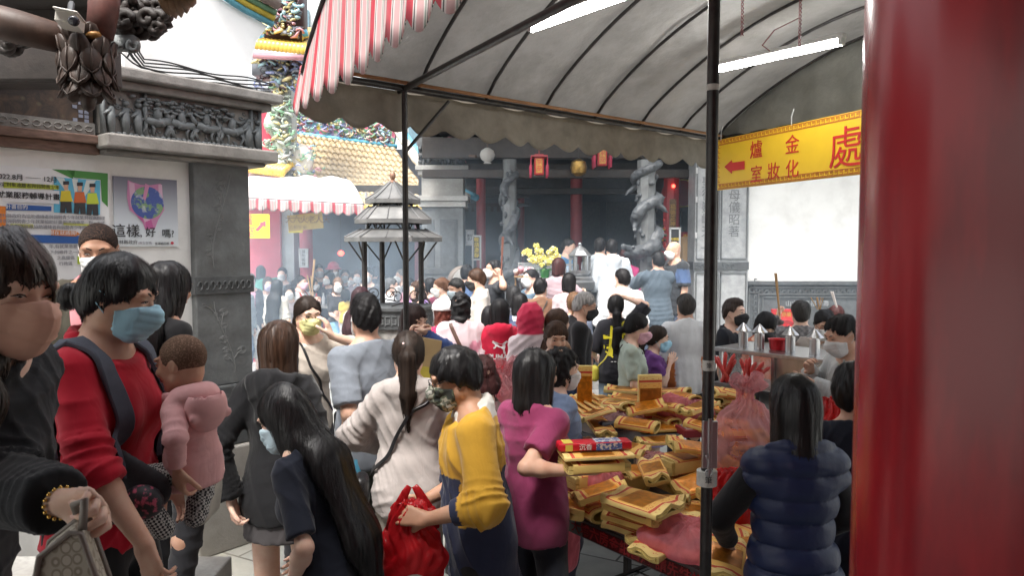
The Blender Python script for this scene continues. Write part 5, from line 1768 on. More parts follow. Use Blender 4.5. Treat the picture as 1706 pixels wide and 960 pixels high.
# dragon columns
def dragon_column(label, px, Y, r, z1, turns, head_z, ph):
 x = at(px,400, Y).x
 p = thing('dragon_column', label, 'column', (x, Y, HF),0, 'carved dragon columns of the main hall')
 mb = MB(); mb.lathe([(r*1.7, HF), (r*1.8, HF + .10), (r*1.2, HF + .22), (r, HF + .26), (r, z1)], (x, Y,0),8); mb.build('octagonal_shaft', STONE, p)
 g = SDF((-r*3.4, -r*3.6, HF + .2), (r*3.4, r*3.4, z1 + .02),.0115)
 zs = np.linspace(head_z, z1 - .05,60)
 pts = []
 for i, z in enumerate(zs):
  a = ph + 2*math.pi*turns*(i/59) + .5*math.sin(i*.35)
  rad = r*(1.12 + .22*math.sin(i*.55))
  pts.append(V((rad*math.cos(a), rad*math.sin(a), z)))
 for i in range(59):
  rr_ = r*(.72 - .30*i/59)
  g.rc(pts[i], pts[i + 1], rr_, rr_, k=.02)
  if i % 2 == 0:
   o = V((pts[i].x, pts[i].y,0)).normalized()
   g.rc(pts[i], pts[i] + o*rr_*1.35 + V((0,0,.02)),.016,.006, k=.01)
  if i in (9,22,34,46):
   o = V((pts[i].x, pts[i].y,0)).normalized(); sd = V((-o.y, o.x,0))
   e1 = pts[i] + sd*r*1.1 + o*r*.5 + V((0,0, -.10)); g.rc(pts[i], e1,.045,.03, k=.03)
   for q in (-1,0,1): g.rc(e1, e1 + sd*.05 + V((0,0, -.05)) + o*.03*q,.018,.006, k=.008)
 h0 = V((r*1.7*math.cos(ph), r*1.7*math.sin(ph), head_z + .02)); f = V((-.75, -.6,.22)).normalized()
 g.rc(pts[0], h0, r*.62, r*.60, k=.03)
 g.ell(h0, (r*.72, r*.62, r*.55), None, k=.03)
 g.rc(h0 + V((0,0,.02)), h0 + f*r*1.5 + V((0,0,.03)), r*.46, r*.30, k=.02); g.rc(h0 - V((0,0, r*.3)), h0 + f*r*1.2 - V((0,0, r*.42)), r*.28, r*.2, k=.015)
 for sx in (-1,1):
  sd = f.cross(V((0,0,1)))*sx
  g.ell(h0 + f*r*.4 + sd*r*.42 + V((0,0, r*.42)), (r*.22,)*3, None, k=.008)
  g.rc(h0 + sd*r*.4 + V((0,0, r*.3)), h0 - f*r*1.2 + sd*r*.6 + V((0,0, r*1.1)), r*.15, r*.05, k=.01)
  for q in range(4): g.rc(h0 - f*r*.2 + sd*r*.5, h0 - f*r*(1.0 + .1*q) + sd*r*.9 + V((0,0, r*(.2 - .5*q))), r*.17, r*.04, k=.01)
 r5 = random.Random(int(px))
 for j in range(60):
  a = r5.random()*6.28; z = HF + .3 + (z1 - HF - .4)*r5.random()
  c = V((r*1.02*math.cos(a), r*1.02*math.sin(a), z))
  g.ell(c, (r5.uniform(.02,.045),)*2 + (r5.uniform(.02,.05),), None, k=.015)
 X, Yg, Z = g.full()
 g.f = g.f + .004*np.sin(Z*150)*np.sin((X + Yg)*150) + .004*wav(X, Yg, Z,5,70)
 v, q = g.mesh()
 child(p, 'carved_dragon', v - np.array([0,0, HF]), [q], mat('dragon_stone', (.075,.082,.09),.55, var=.45, scale=14, bump=.4, bscale=80))
 return p
dragon_column('slender stone column wound by a dragon, behind the yellow orchids',849,10.7,.10,3.25,2.6,1.55,3.9)
dragon_column('stone dragon column with the open dragon head, beside the two dark shirts',1076,9.9,.125,3.15,2.3,1.90,3.6)
# lanterns, boards and altar goods
def palace_lantern(label, px, py, Y, hh, kids_=4):
 c = at(px, py, Y)
 p = thing('palace_lantern', label, 'lantern', c,0, 'red palace lanterns of the main hall')
 RL = mat('lantern_red', (.55,.04,.04),.6, transl=.3)
 mb = MB(); mb.box(c, (hh*.55, hh*.55, hh)); mb.build('lamp_box', RL, p, bevel=.006)
 mb = MB(); mb.box(c + V((0, -hh*.285,0)), (hh*.36,.006, hh*.8)); mb.build('gold_panel', mat('lantern_gold', (.62,.30,.05),.45, var=.4, scale=40), p)
 text_obj('lettering', '平\n安', hh*.34, RS, p, c + V((0, -hh*.30,0)), (1,0,0), (0,0,1),.001,.0005)
 mb = MB(); mb.box(c + V((0,0, hh*.55)), (hh*.95, hh*.95,.02)); mb.box(c + V((0,0, hh*.62)), (hh*.5, hh*.5, hh*.12)); mb.tube([c + V((0,0, hh*.6)), c + V((0,0, hh*1.6))],.006,6)
 mb.build('cap', REDW, p)
 for sx in (-1,1):
  for sy in (-1,1):
   q = c + V((sx*hh*.47, sy*hh*.47, hh*.52))
   mb = MB(); mb.tube([q, q - V((0,0, hh*.45)), q - V((.004,0, hh*.5)), q - V((0,0, hh*1.15))], [.004,.006,.02,.016],8); mb.build('tassel', mat('tassel_red', (.40,.03,.07),.8, stretch=(8,8,1)), p, True)
palace_lantern('red palace lantern with gold panel below the canopy valance, left of the other',898,277,10.2,.24)
palace_lantern('red palace lantern half hidden by the scalloped valance',1003,262,10.4,.24)
c = at(812,258,10.5)
bl = thing('basket_lantern', 'stone grey basket shaped lantern hanging from a hall bracket', 'lantern', c)
mb = MB(); mb.lathe([(.03,.10), (.09,.06), (.11,.0), (.09, -.06), (.04, -.10), (.06, -.12)], c,12); mb.build('lamp_body', STONE_L, bl, 'auto')
mb = MB(); mb.tube([c + V((0,0,.1)), c + V((0,0,.4))],.01,6); mb.tube([c + V((-.16,0, -.02)), c + V((-.26,.1,.0))],.02,8); mb.build('bracket_arm', BROWNW, bl)
c = at(964,279,10.4); gl_ = thing('gilt_basket_lantern', 'gilt openwork lantern hanging before the middle red column', 'lantern', c)
mb = MB(); mb.lathe([(.03,.12), (.10,.08), (.12,.0), (.10, -.08), (.04, -.12)], c,10); mb.build('lamp_body', mat('old_gilt', (.40,.24,.06),.35, metal=.7, var=.5, scale=30), gl_, 'auto')
mb = MB(); mb.tube([c + V((0,0,.12)), c + V((0,0,.7))],.008,6); mb.build('cord', BLACKM, gl_)
for px, py, Y, lab in ((1003,225,10.8,0),): pass
c = at(1119,345,11.2)
sc_ = thing('scroll_pillar', 'red faceted pillar with gold couplet board and small lit red lamp', 'pillar', (c.x, c.y, HF))
mb = MB(); mb.lathe([(.125, HF), (.125, at(1119,297,11.2).z)], (c.x, c.y,0),8); mb.build('shaft', REDW, sc_)
mb = MB(); mb.box((c.x - .01, c.y - .125, at(1119,360,11.2).z), (.10,.016,.50)); mb.build('couplet_board', mat('couplet_gold', (.24,.14,.06),.4, var=.5, scale=26), sc_)
text_obj('lettering', '福\n德\n正\n神',.085, mat('gold_leaf', (.6,.36,.08),.35, metal=.6), sc_, (c.x - .01, c.y - .134, at(1119,360,11.2).z), (1,0,0), (0,0,1),.001,.001)
mb = MB(); mb.ball(at(1122,310,11.04),.028,10); mb.build('lamp', mat('red_glow', (.8,.02,.02),.4, bump=0, emit=(1,.05,.03), estr=4), sc_, True)
c = at(1138,322,11.6)
dk = thing('red_round_drum', 'dark red round drum with gold rim behind the couplet pillar', 'drum', c)
mb = MB(); mb.lathe([(.20,0), (.22,.03), (.22,.3), (.20,.33)], c,28, axis=V((-.3,1,0))); mb.build('drum_body', REDW, dk, 'auto')
mb = MB(); mb.tube([c + V((.212*math.cos(t), -.02,.212*math.sin(t))) for t in np.linspace(0,6.28,36)],.012,6); mb.build('rim', mat('gold_leaf', (.6,.36,.08),.35, metal=.6), dk, True)
def board(label, px, py, Y, w_, h_, frame, face, txt=None, tcol=None, tsize=.1, name='notice_board', stand=True, cat='notice board', up=0):
 c = at(px, py, Y); z0 = HF if stand else c.z - h_/2
 p = thing(name, label, cat, (c.x, c.y, z0))
 mb = MB(); mb.box(c, (w_,.02, h_)); mb.build('panel', face, p)
 mb = MB()
 for dx, dz, a, b_ in ((0, h_/2, w_ + .03,.025), (0, -h_/2, w_ + .03,.025), (w_/2,0,.025, h_), (-w_/2,0,.025, h_)): mb.box(c + V((dx, -.006, dz)), (a,.035, b_))
 if stand:
  for dx in (-w_/2, w_/2): mb.box((c.x + dx, c.y + .01, (HF + c.z - h_/2)/2), (.025,.025, c.z - h_/2 - HF))
 mb.build('frame', frame, p)
 if txt: text_obj('lettering', txt, tsize, tcol, p, c + V((0, -.012,0)), (1,0,0), (0,0,1),.001,.001)
 return p
YT = mat('yellow_letter', (.75,.55,.03),.5, bump=0); BKB = mat('black_board', (.02,.02,.022),.4); ALU = mat('pale_frame', (.45,.45,.45),.4, metal=.5)
board('tall narrow black notice board with yellow writing beside the red column',794,413,11.3,.12,.36, ALU, BKB, '敬\n請\n肅\n靜', YT,.08)
board('white notice with black characters fixed to the red column',783,396,12.18,.11,.24, mat('white_trim', (.7,.7,.7),.6), PAPER, '嚴禁\n煙火', INK,.055, stand=False, name='notice', cat='notice')
board('black board with three yellow characters behind the bald man',1124,399,10,.13,.30, ALU, BKB, '光明燈', YT,.045)
board('red banner with gold scripture and a round seal behind the counter crowd',1309,546,9.6,.36,.46, mat('banner_red', (.52,.015,.02),.6), mat('banner_red', (.52,.015,.02),.6), None, name='red_banner', cat='banner')
bo = [o for o in sc.objects if o.name.startswith('red_banner')][0]
c = at(1309,546,9.6)
text_obj('lettering', '財源廣進',.07, mat('gold_leaf', (.6,.36,.08),.35, metal=.6), bo, c + V((0, -.012,.17)), (1,0,0), (0,0,1),.001,.001)
mb = MB()
for r_ in (.135,.11): mb.tube([c + V((r_*math.cos(t), -.014, -.04 + r_*math.sin(t))) for t in np.linspace(0,6.28,30)],.005,5)
for dx, dz, a, b_ in ((0,0,.16,.012), (0,.05,.12,.012), (0, -.05,.14,.012), (0,0,.012,.16), (.05, -.02,.012,.1), (-.05,.03,.012,.08)): mb.box(c + V((dx, -.014, -.04 + dz)), (a,.006, b_))
mb.build('seal', mat('seal_dark', (.16,.01,.012),.6), bo)
board('red sheet with gold writing at the right of the hall',1147,396,11.2,.20,.15, REDW, mat('banner_red', (.52,.015,.02),.6), '百福', YT,.10, stand=False, name='notice', cat='notice')
def altar(label, x0, x1, Y, z, d=.5):
 p = thing('offering_table', label, 'table', ((x0 + x1)/2, Y, HF))
 mb = MB(); mb.box(((x0 + x1)/2, Y, z - .02), (x1 - x0, d,.04)); mb.build('table_top', STEEL_D, p, bevel=.005)
 for xx in (x0 + .04, x1 - .04):
  for yy in (Y - d/2 + .04, Y + d/2 - .04):
   mb = MB(); mb.tube([(xx, yy, HF), (xx, yy, z - .02)],.018,8); mb.build('leg', STEEL_D, p)
 return p
za = at(900,462,9.8).z
altar('steel offering table under the glass cases and orchids', at(862,440,9.8).x, at(985,440,9.8).x,9.8, za)
GLASS = None
def glass_mat():
 m, nt, b = _new('case_glass')
 b.inputs['Base Color'].default_value = (.9,.95,.95,1); b.inputs['Roughness'].default_value = .05; b.inputs['Alpha'].default_value = .22
 b.inputs['Specular IOR Level'].default_value = .8
 return m
GLASS = glass_mat()
def case(label, px0, px1, py, Y, h_):
 a, b_ = at(px0, py, Y), at(px1, py, Y); z0 = za
 p = thing('glass_case', label, 'display case', ((a.x + b_.x)/2, Y, z0),0, 'glass offering cases on the altar table')
 w_ = b_.x - a.x
 mb = MB()
 for xx in (a.x, b_.x):
  for yy in (Y - .13, Y + .13): mb.box((xx, yy, z0 + h_/2), (.014,.014, h_))
 for zz in (z0 + .007, z0 + h_):
  for yy in (Y - .13, Y + .13): mb.box(((a.x + b_.x)/2, yy, zz), (w_,.013,.013))
  for xx in (a.x, b_.x): mb.box((xx, Y, zz), (.013,.26,.013))
 mb.build('frame', ALU, p)
 mb = MB(); mb.box(((a.x + b_.x)/2, Y, z0 + h_/2), (w_ - .012,.25, h_ - .014)); mb.build('glass', GLASS, p)
case('glass offering case at the left end below the orchid spray',864,903,420,9.75,.19)
case('glass offering case right of the orchid pot',905,940,420,9.75,.18)
case('glass offering case next to the metal incense burner',941,962,422,9.75,.17)
def fruit_tray(label, px, py, Y):
 c = at(px, py, Y); p = thing('fruit_tray', label, 'tray', c)
 mb = MB(); mb.box(c, (.28,.2,.02)); mb.build('tray', mat('tray_wood', (.35,.22,.12),.6), p)
 mb = MB(); r_ = random.Random(3)
 for i in range(22): mb.ball(c + V((r_.uniform(-.12,.12), r_.uniform(-.08,.08),.04 + .06*r_.random())),.035,8, r_.randint(0,1))
 mb.build('fruit', [mat('pale_fruit', (.72,.60,.58),.5), mat('pink_fruit', (.62,.25,.28),.5)], p, True)
 mb = MB()
 for dx in (-.12,.12): mb.tube([c + V((dx,0,0)), (c.x + dx, c.y, HF)],.012,6)
 mb.build('trestle', mat('tray_wood', (.35,.22,.12),.6), p)
fruit_tray('wooden tray of pale and pink offerings on thin legs',875,461,9.2)
# orchids
def orchid(label, px, py, Y):
 c = at(px, py, Y); c.z = za
 p = thing('potted_orchid', label, 'plant', c)
 mb = MB(); mb.lathe([(.05,0), (.07,.10), (.075,.11)], c,14); mb.build('pot', mat('green_pot', (.05,.25,.06),.4), p, 'auto')
 mb = MB(); r_ = random.Random(9)
 for i in range(9):
  a = r_.random()*6.28; L_ = r_.uniform(.12,.2)
  mb.sheet(lambda u, v_, a=a, L_=L_: c + V((math.cos(a)*L_*u - math.sin(a)*.03*(v_ - .5)*math.sin(math.pi*min(1, u + .1)), math.sin(a)*L_*u + math.cos(a)*.03*(v_ - .5),.10 + .12*u - .16*u*u)),6,2)
 mb.build('leaf', mat('orchid_leaf', (.05,.16,.03),.5), p, True)
 mb = MB(); fl = MB()
 for k_, (dx, hh) in enumerate(((-.26,.34), (-.12,.40), (.12,.38), (.17,.30), (-.2,.24))):
  pts = [c + V((dx*u ** 1.3, -.05*u,.1 + hh*u - .10*u ** 3)) for u in np.linspace(0,1,9)]
  mb.tube(pts,.004,5)
  for j in range(3,9):
   for s_ in range(3):
    q = pts[j] + V((r_.uniform(-.03,.03), -.02 + r_.uniform(-.02,.02), r_.uniform(-.03,.03)))
    for m_ in range(5):
     a = m_*1.257 + r_.random(); d_ = V((math.cos(a), -.25, math.sin(a)))
     fl.ball(q + d_*.018, (.017,.004,.012),6,0 if r_.random() < .8 else 1, Matrix.Rotation(-a,3, 'Y'))
 mb.build('stem', mat('orchid_leaf', (.05,.16,.03),.5), p); fl.build('blossom', [mat('yellow_petal', (.72,.62,.14),.6), mat('cream_petal', (.78,.72,.48),.6)], p, True)
orchid('potted orchid with sprays of yellow blossom on the altar',908,420,9.6)
c = at(1100,405,10.2)
bq = thing('flower_arrangement', 'dark arrangement of red and yellow flowers behind the dragon head', 'flowers', V((c.x, c.y, c.z - .2)))
mb = MB(); r_ = random.Random(13)
for i in range(90): mb.ball(c + V((r_.gauss(0,.045), r_.gauss(0,.04), r_.gauss(.03,.11))), r_.uniform(.008,.02),6, r_.choice((0,0,1,2,2)))
mb.build('blossom', [mat('dark_leaf', (.04,.06,.03),.6), mat('yellow_flower', (.6,.42,.04),.6), mat('red_flower', (.5,.05,.04),.6)], bq, True)
mb = MB(); mb.lathe([(.03, -.35), (.05, -.25), (.04, -.12)], c,12); mb.build('vase', REDW, bq, 'auto')
c = at(966,445,9.5)
fb = thing('hooded_censer', 'grey metal hooded censer shaped like a pavilion', 'censer', V((c.x, c.y, za)))
GM = mat('grey_metal', (.35,.36,.37),.4, metal=.7, var=.3, scale=14)
k0 = 1/1220*9.5
mb = MB(); mb.lathe([(.16,.0), (.17,.03), (.10,.05), (.14,.09), (.145,.12)], (c.x, c.y, za - .02),20); mb.lathe([(.15,.285), (.155,.30), (.11,.34), (.075,.385), (.03,.41), (.02,.42)], (c.x, c.y, za),6); mb.ball((c.x, c.y, za + .44),.025,10)
mb.build('hood', GM, fb, 'auto')
mb = MB()
for i in range(6):
 a = i*math.pi/3; mb.box((c.x + .125*math.cos(a), c.y + .125*math.sin(a), za + .195), (.035,.035,.19), Matrix.Rotation(a,3, 'Z'))
mb.build('column', GM, fb, bevel=.004)
mb = MB(); mb.lathe([(.12, -.30), (.10, -.2), (.19, -.14), (.20, -.05), (.15, -.01)], (c.x, c.y, za),20); mb.build('bowl', STONE_D, fb, 'auto')
mb = MB(); mb.box((c.x, c.y, (za - .3 + HF)/2), (.24,.24, za - .3 - HF)); mb.build('pedestal', STONE, fb, bevel=.008)
# cardboard boxes and shelf at right of the hall
for i, (px, py, Y, s_, lab) in enumerate(((1150,432,10.9,.34, 'large plain cardboard box lowest of the stack behind the bald man'), (1146,402,11,.22, 'cardboard box on top of the larger one behind the bald man'))):
 c = at(px, py, Y); p = thing('cardboard_box', lab, 'box', c - V((0,0, s_*.3)),.1, 'boxes at the hall wall')
 mb = MB(); mb.box(c, (s_, s_, s_*.6 if i else s_*1.4)); mb.box(c + V((0, -s_*.5 - .001,0)), (.05,.002, s_*.5 if i else s_*1.3)); mb.build('carton', mat('cardboard', (.48,.31,.15),.8, var=.1), p, bevel=.004)
c = at(775,470,9.9)
gg = thing('round_gong', 'large pale round drum standing beside the red column', 'drum', c)
mb = MB(); mb.lathe([(.20,0), (.22,.02), (.22,.10), (.20,.12)], c,30, axis=V((-.5,1,0))); mb.build('drum_body', mat('drum_wood', (.16,.13,.11),.6), gg, 'auto')
mb = MB(); mb.lathe([(.19, -.006), (.19,0.004)], c,30, axis=V((-.5,1,0))); mb.build('drum_skin', mat('drum_skin', (.5,.49,.46),.6), gg, 'auto')
mb = MB(); mb.tube([c + V((-.16,.08, -.1)), (c.x - .18, c.y + .1,0)],.02,8); mb.tube([c + V((.16,.1, -.1)), (c.x + .18, c.y + .1,0)],.02,8); mb.build('stand', BROWNW, gg)
# ---------------------------------------------------------------- incense burner pavilion in the court
ic = V((at(655,400,8.0).x,8.0,0))
ib = thing('incense_burner', 'tiered metal incense burner with three pagoda roofs on a stone drum', 'incense burner', ic)
SHEET = mat('weathered_sheet_metal', (.14,.14,.138),.5, metal=.35, var=.3, scale=7, bump=.15, dirt=(.22,.21,.2))
def zb(py): return at(655, py,8.0).z
def px2r(w_): return w_/2/1220*8.0
for i, (ptop, wtop, pbot, wbot) in enumerate(((300,12,333,92), (344,78,366,128), (382,105,396,163))):
 mb = MB(); n_ = 6; zt_q, zb_q = zb(ptop if i else 304), zb(pbot)
 prof = []
 for u in np.linspace(0,1,7):
  rr_ = px2r(wbot) + (px2r(wtop) - px2r(wbot))*u
  zz = zb_q + (zt_q - zb_q)*(u ** (1.15 if i == 0 else 1.0))
  prof.append((rr_, zz))
 mb.lathe([(prof[0][0] - .01, zb_q - .045)] + [(prof[0][0], zb_q - .045)] + prof, ic, n_)
 for k_ in range(n_):
  a = 2*math.pi*k_/n_
  mb.tube([ic + V((r_*math.cos(a), r_*math.sin(a), z + .004)) for r_, z in prof],.011,6, mi=1)
  a2 = a + math.pi/n_
  mb.tube([ic + V((r_*.87*math.cos(a2), r_*.87*math.sin(a2), z + .003)) for r_, z in prof],.006,5, mi=1)
 mb.build('roof_tier', [SHEET, mat('seam_metal', (.14,.14,.14),.5, metal=.4)], ib)
 for k_ in range(n_):
  a = 2*math.pi*k_/n_
  mb = MB()
  if i < 2:
   rb = px2r((78,105)[i])*.8
   mb.tube([ic + V((rb*math.cos(a), rb*math.sin(a), zb_q - .02)), ic + V((rb*1.02*math.cos(a), rb*1.02*math.sin(a), zb((344,382)[i]) - .01))],.012,6)
   for s_ in (-.28,.28): mb.tube([ic + V((rb*.95*math.cos(a + s_), rb*.95*math.sin(a + s_), zb_q - .03)), ic + V((rb*1.0*math.cos(a), rb*1.0*math.sin(a), zb((344,382)[i]) - .02))],.008,5)
   mb.build('strut', BLACKM, ib)
mb = MB(); mb.ball(ic + V((0,0, zb(293))), (.035,.035,.05),10); mb.lathe([(.05, zb(304)), (.02, zb(300)), (.02, zb(296))], ic,10); mb.build('finial', mat('copper_finial', (.30,.17,.12),.4, metal=.6), ib, 'auto')
for k_ in range(4):
 a = 2*math.pi*k_/4 + .55
 rb = .33
 mb = MB(); mb.tube([ic + V((rb*math.cos(a), rb*math.sin(a),1.34)), ic + V((rb*math.cos(a), rb*math.sin(a), zb(398)))],.03,8)
 for s_ in (-.35,.35): mb.tube([ic + V((rb*math.cos(a), rb*math.sin(a), zb(440))), ic + V((rb*1.45*math.cos(a + s_), rb*1.45*math.sin(a + s_), zb(402)))],.010,6)
 mb.build('post', BLACKM, ib, 'auto')
 c = ic + V((rb*math.cos(a), rb*math.sin(a),1.40)); t_ = V((-math.sin(a), math.cos(a),0))
 mb = MB()
 for s_ in (-1,1):
  pts = []
  for u in np.linspace(0,1,26):
   th = u*8; rr_ = .075*(1 - .75*u)
   pts.append(c + t_*s_*(.10 + rr_*math.cos(th)) + V((0,0,.06 + rr_*math.sin(th))))
  mb.tube(pts,.006,5); mb.tube([c + t_*s_*.02, c + t_*s_*.16 + V((0,0, -.03))],.007,5)
 mb.build('scrollwork', BLACKM, ib)
mb = MB(); mb.lathe([(.36,0), (.38,.08), (.34,.12), (.38,.5), (.40,1.0), (.38,1.12)], ic,32); mb.build('stone_drum', mat('mottled_stone', (.40,.38,.35),.75, var=.4, scale=16, bump=.5, col2=(.22,.21,.20)), ib, 'auto')
mb = MB(); mb.lathe([(.39,1.12), (.42,1.13), (.42,1.30), (.44,1.32), (.44,1.35), (.30,1.355)], ic,32,0)
for i in range(40):
 a = i/40*2*math.pi; q = ic + V((.423*math.cos(a),.423*math.sin(a),1.215)); rt = Matrix.Rotation(a + math.pi/2,3, 'Z')
 for dx, dz, w_, h_ in ((0,.05,.05,.01), (-.02,0,.01,.1), (.005, -.03,.04,.01), (.022, -.005,.01,.05)): mb.box(q + rt @ V((dx,0, dz)), (w_,.012, h_), rt,1)
mb.build('fret_band', [STONE_D, STONE], ib, 'auto')
# ---------------------------------------------------------------- side hall at the back left
sh = thing('side_hall', 'side hall with amber tiled roof and painted ridge at the back of the court', 'temple hall', (-4,13,0))
rL, rR, eR, eL = at(398,208,15.2), at(655,247,15.2), at(768,350,12.0), at(528,350,12.0)
def rp_(t, u):
 p = rL.lerp(rR, t).lerp(eL.lerp(eR, t), u)
 return p + V((0,0, -.22*math.sin(math.pi*u)))
mb = MB(); mb.sheet(lambda a, b: rp_(a, b),30,12); mb.build('roof_deck', mat('roof_pan', (.46,.40,.33),.7, var=.3, scale=9), sh, True, solid=.05)
for i in range(27):
 t = (i + .5)/27
 mb = MB()
 for j in range(14):
  u0, u1 = j/14, (j + .94)/14
  a, b_ = rp_(t, u0), rp_(t, u1)
  mb.tube([a + V((0,0,.03)), b_ + V((0,0,.045))], [.052,.060],8)
 q = rp_(t,1.0); mb.ball(q + V((0, -.03,.02)), (.075,.03,.075),8,1)
 mb.build('tile_row', [mat('ochre_tile', (.50,.38,.22),.45, var=.35, scale=7), mat('amber_tile', (.62,.40,.06),.3, var=.2)], sh, True)
def mosaic(name, cols, scale):
 m, nt, b = _new(name)
 vo = N(nt, 'ShaderNodeTexVoronoi', Scale=scale); nt.links.new(coords(nt), vo.inputs['Vector'])
 sx = nt.nodes.new('ShaderNodeSeparateColor'); nt.links.new(vo.outputs['Color'], sx.inputs[0])
 c = ramp(nt, sx.outputs[0], [(i/len(cols), c_) for i, c_ in enumerate(cols)], 'CONSTANT')
 nt.links.new(c, b.inputs['Base Color']); b.inputs['Roughness'].default_value = .4
 bp = N(nt, 'ShaderNodeBump', Strength=.6, Distance=.02); nt.links.new(vo.outputs['Distance'], bp.inputs['Height']); nt.links.new(bp.outputs[0], b.inputs['Normal'])
 return m
MOS = mosaic('porcelain_mosaic', [(.22,.24,.40), (.24,.38,.25), (.6,.55,.5), (.5,.12,.2), (.16,.40,.55), (.55,.42,.08), (.08,.10,.22), (.42,.30,.50), (.2,.45,.3)],14)
mb = MB()
rd = (rR - rL).normalized()
mb.prism([(0,0), ((rR - rL).length,0), ((rR - rL).length + .1,.50), (-.1,.62)], rL - V((0, -.12,.02)), rd, V((0,0,1)),.2)
o = mb.build('ridge_mosaic', MOS, sh)
mb = MB()
mb.tube([rL + V((-.1,.0,.64)), rL.lerp(rR,.5) + V((0,0,.52)), rR + V((.1,0,.54))],.055,8, mi=0)
mb.tube([rL + V((-.1, -.12,.02)), rL.lerp(rR,.5) + V((0, -.12,.0)), rR + V((.1, -.12,.02))],.045,8, mi=1)
hip = [rR + V((.0, -.03,.5)), rR + V((.12, -.1,.32)), rR.lerp(eR,.35) + V((.05,0,.15)), rR.lerp(eR,.7) + V((.05,0,.10)), eR + V((.12,0,.22))]
mb.tube(hip, [.07,.08,.09,.08,.05],8, mi=2); mb.tube([p + V((.13,0, -.02)) for p in hip],.06,8, mi=1)
mb.build('ridge_trim', [mat('pink_trim', (.55,.20,.25),.5), mat('azure_trim', (.12,.42,.60),.45), mat('cream_trim', (.70,.66,.60),.5)], sh, True)
r_ = random.Random(31)
mb = MB()
for i in range(260):
 t = r_.random(); q = rL.lerp(rR, t) + V((0, -.14,.05 + .45*r_.random()))
 curl(mb, q, r_.uniform(.03,.08)*1.1, r_, r_.randint(0,5))
q00 = 0
RF = [mat('porcelain_%d' % i, c_,.35, var=.2) for i, c_ in enumerate(((.26,.30,.50), (.24,.42,.28), (.62,.58,.52), (.52,.26,.30), (.32,.50,.56), (.58,.50,.26)))]  # colours mixed towards grey white: haze put into the porcelain, tower ornaments too
mb.build('ridge_carving', RF, sh, True); mb = MB()
q0 = at(500,268,12.6)
for i in range(140):
 curl(mb, q0 + V((r_.gauss(0,.18), r_.gauss(0,.12), r_.gauss(-.05,.20))), r_.uniform(.03,.07), r_, r_.randint(0,5))
mb.ball(q0, (.24,.15,.30),12,2); mb.build('corner_carving', RF, sh, True); mb = MB()
q1 = at(742,268,11.6); mb.ball(q1, (.14,.12,.16),10)
for i in range(60): curl(mb, q1 + V((r_.gauss(0,.12), r_.gauss(0,.1), r_.gauss(0,.14))), r_.uniform(.03,.06), r_, r_.choice((1,1,3,4)))
mb.build('hip_carving', RF, sh, True)
mb = MB()
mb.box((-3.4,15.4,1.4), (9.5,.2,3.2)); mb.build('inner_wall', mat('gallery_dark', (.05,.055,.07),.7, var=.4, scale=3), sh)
mb = MB()
for i in range(7):
 x = at(405 + i*14,420,13.2).x
 mb.box((x,13.2,1.3), (.13,.06,2.4))
 for z in (.9,1.5,2.1): mb.box((x,13.17, z), (.09,.03,.06))
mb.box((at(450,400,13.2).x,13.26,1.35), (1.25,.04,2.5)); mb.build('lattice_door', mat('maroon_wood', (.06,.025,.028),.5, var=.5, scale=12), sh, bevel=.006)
for px, Y in ((510,12.6), (500,14.0), (700,14.2), (760,14.2)):
 x = at(px,400, Y).x
 mb = MB(); mb.lathe([(.17,0), (.18,.15), (.13,.25), (.11,.28), (.11,3.0)], (x, Y,0),20); mb.build('red_column', mat('pink_red_paint', (.50,.05,.09),.5, var=.15), sh, 'auto')
mb = MB(); x = at(611,400,12.3).x; mb.tube([(x,12.3,0), (x,12.3,2.9)],.025,8); mb.build('steel_pole', mat('pale_steel', (.4,.42,.45),.4), sh)
mb = MB(); mb.box((-3.2,12.9,2.95), (7.0,.14,.22)); mb.box((-3.2,12.9,2.72), (7.0,.08,.06))
for i in range(60): mb.box((-6.4 + i*.11,12.84,2.66), (.05,.03,.12))
mb.build('carved_lintel', DARKW, sh)
board('white notice with black marks on the red column of the side hall',506,430,12.46,.13,.30, mat('white_trim', (.7,.7,.7),.6), PAPER, '請\n勿\n吸\n煙', INK,.07, stand=False, name='notice', cat='notice')
c = at(568,422,13.5); rl = thing('round_lantern', 'small lit red lantern deep in the smoky side hall', 'lantern', c)
mb = MB(); mb.ball(c, (.055,.055,.05),12); mb.build('lamp', mat('red_glow', (.8,.02,.02),.4, bump=0, emit=(1,.05,.03), estr=4), rl, True)
mb = MB(); mb.tube([c + V((0,0,.05)), c + V((0,0,1.1))],.006,5); mb.build('cord', BLACKM, rl)
# awning of the side hall
aw = thing('striped_awning', 'sunlit white awning with red striped scalloped edge on the side hall', 'awning', at(500,340,11.2))
a0, a1 = at(372,328,11.0), at(606,341,11.0)
b0, b1 = at(372,287,12.6), at(575,296,12.6)
mb = MB(); mb.sheet(lambda a, b: a0.lerp(a1, a).lerp(b0.lerp(b1, a), b) + V((0,0,.10*math.sin(math.pi*b) + .02*math.sin(a*30)*b)),40,10)
mb.build('awning_cloth', mat('white_awning_cloth', (.82,.81,.80),.7, var=.04, bump=.1, transl=.3), aw, True, solid=.004)
L_ = (a1 - a0).length
striped_sheet('awning_valance', lambda a, b: a0.lerp(a1, a) + V((0, -.012 + .03*math.sin(a*L_/.16*math.pi)*b, -b*(.13 + .05*scallop(a*L_,.163)))),160,6, aw, lambda a, b: a*L_/.163)
mb = MB(); mb.tube([a0, a1],.015,6); mb.tube([a1, b1],.015,6); mb.tube([a0, b0],.015,6); mb.build('awning_frame', BLACKM, aw)
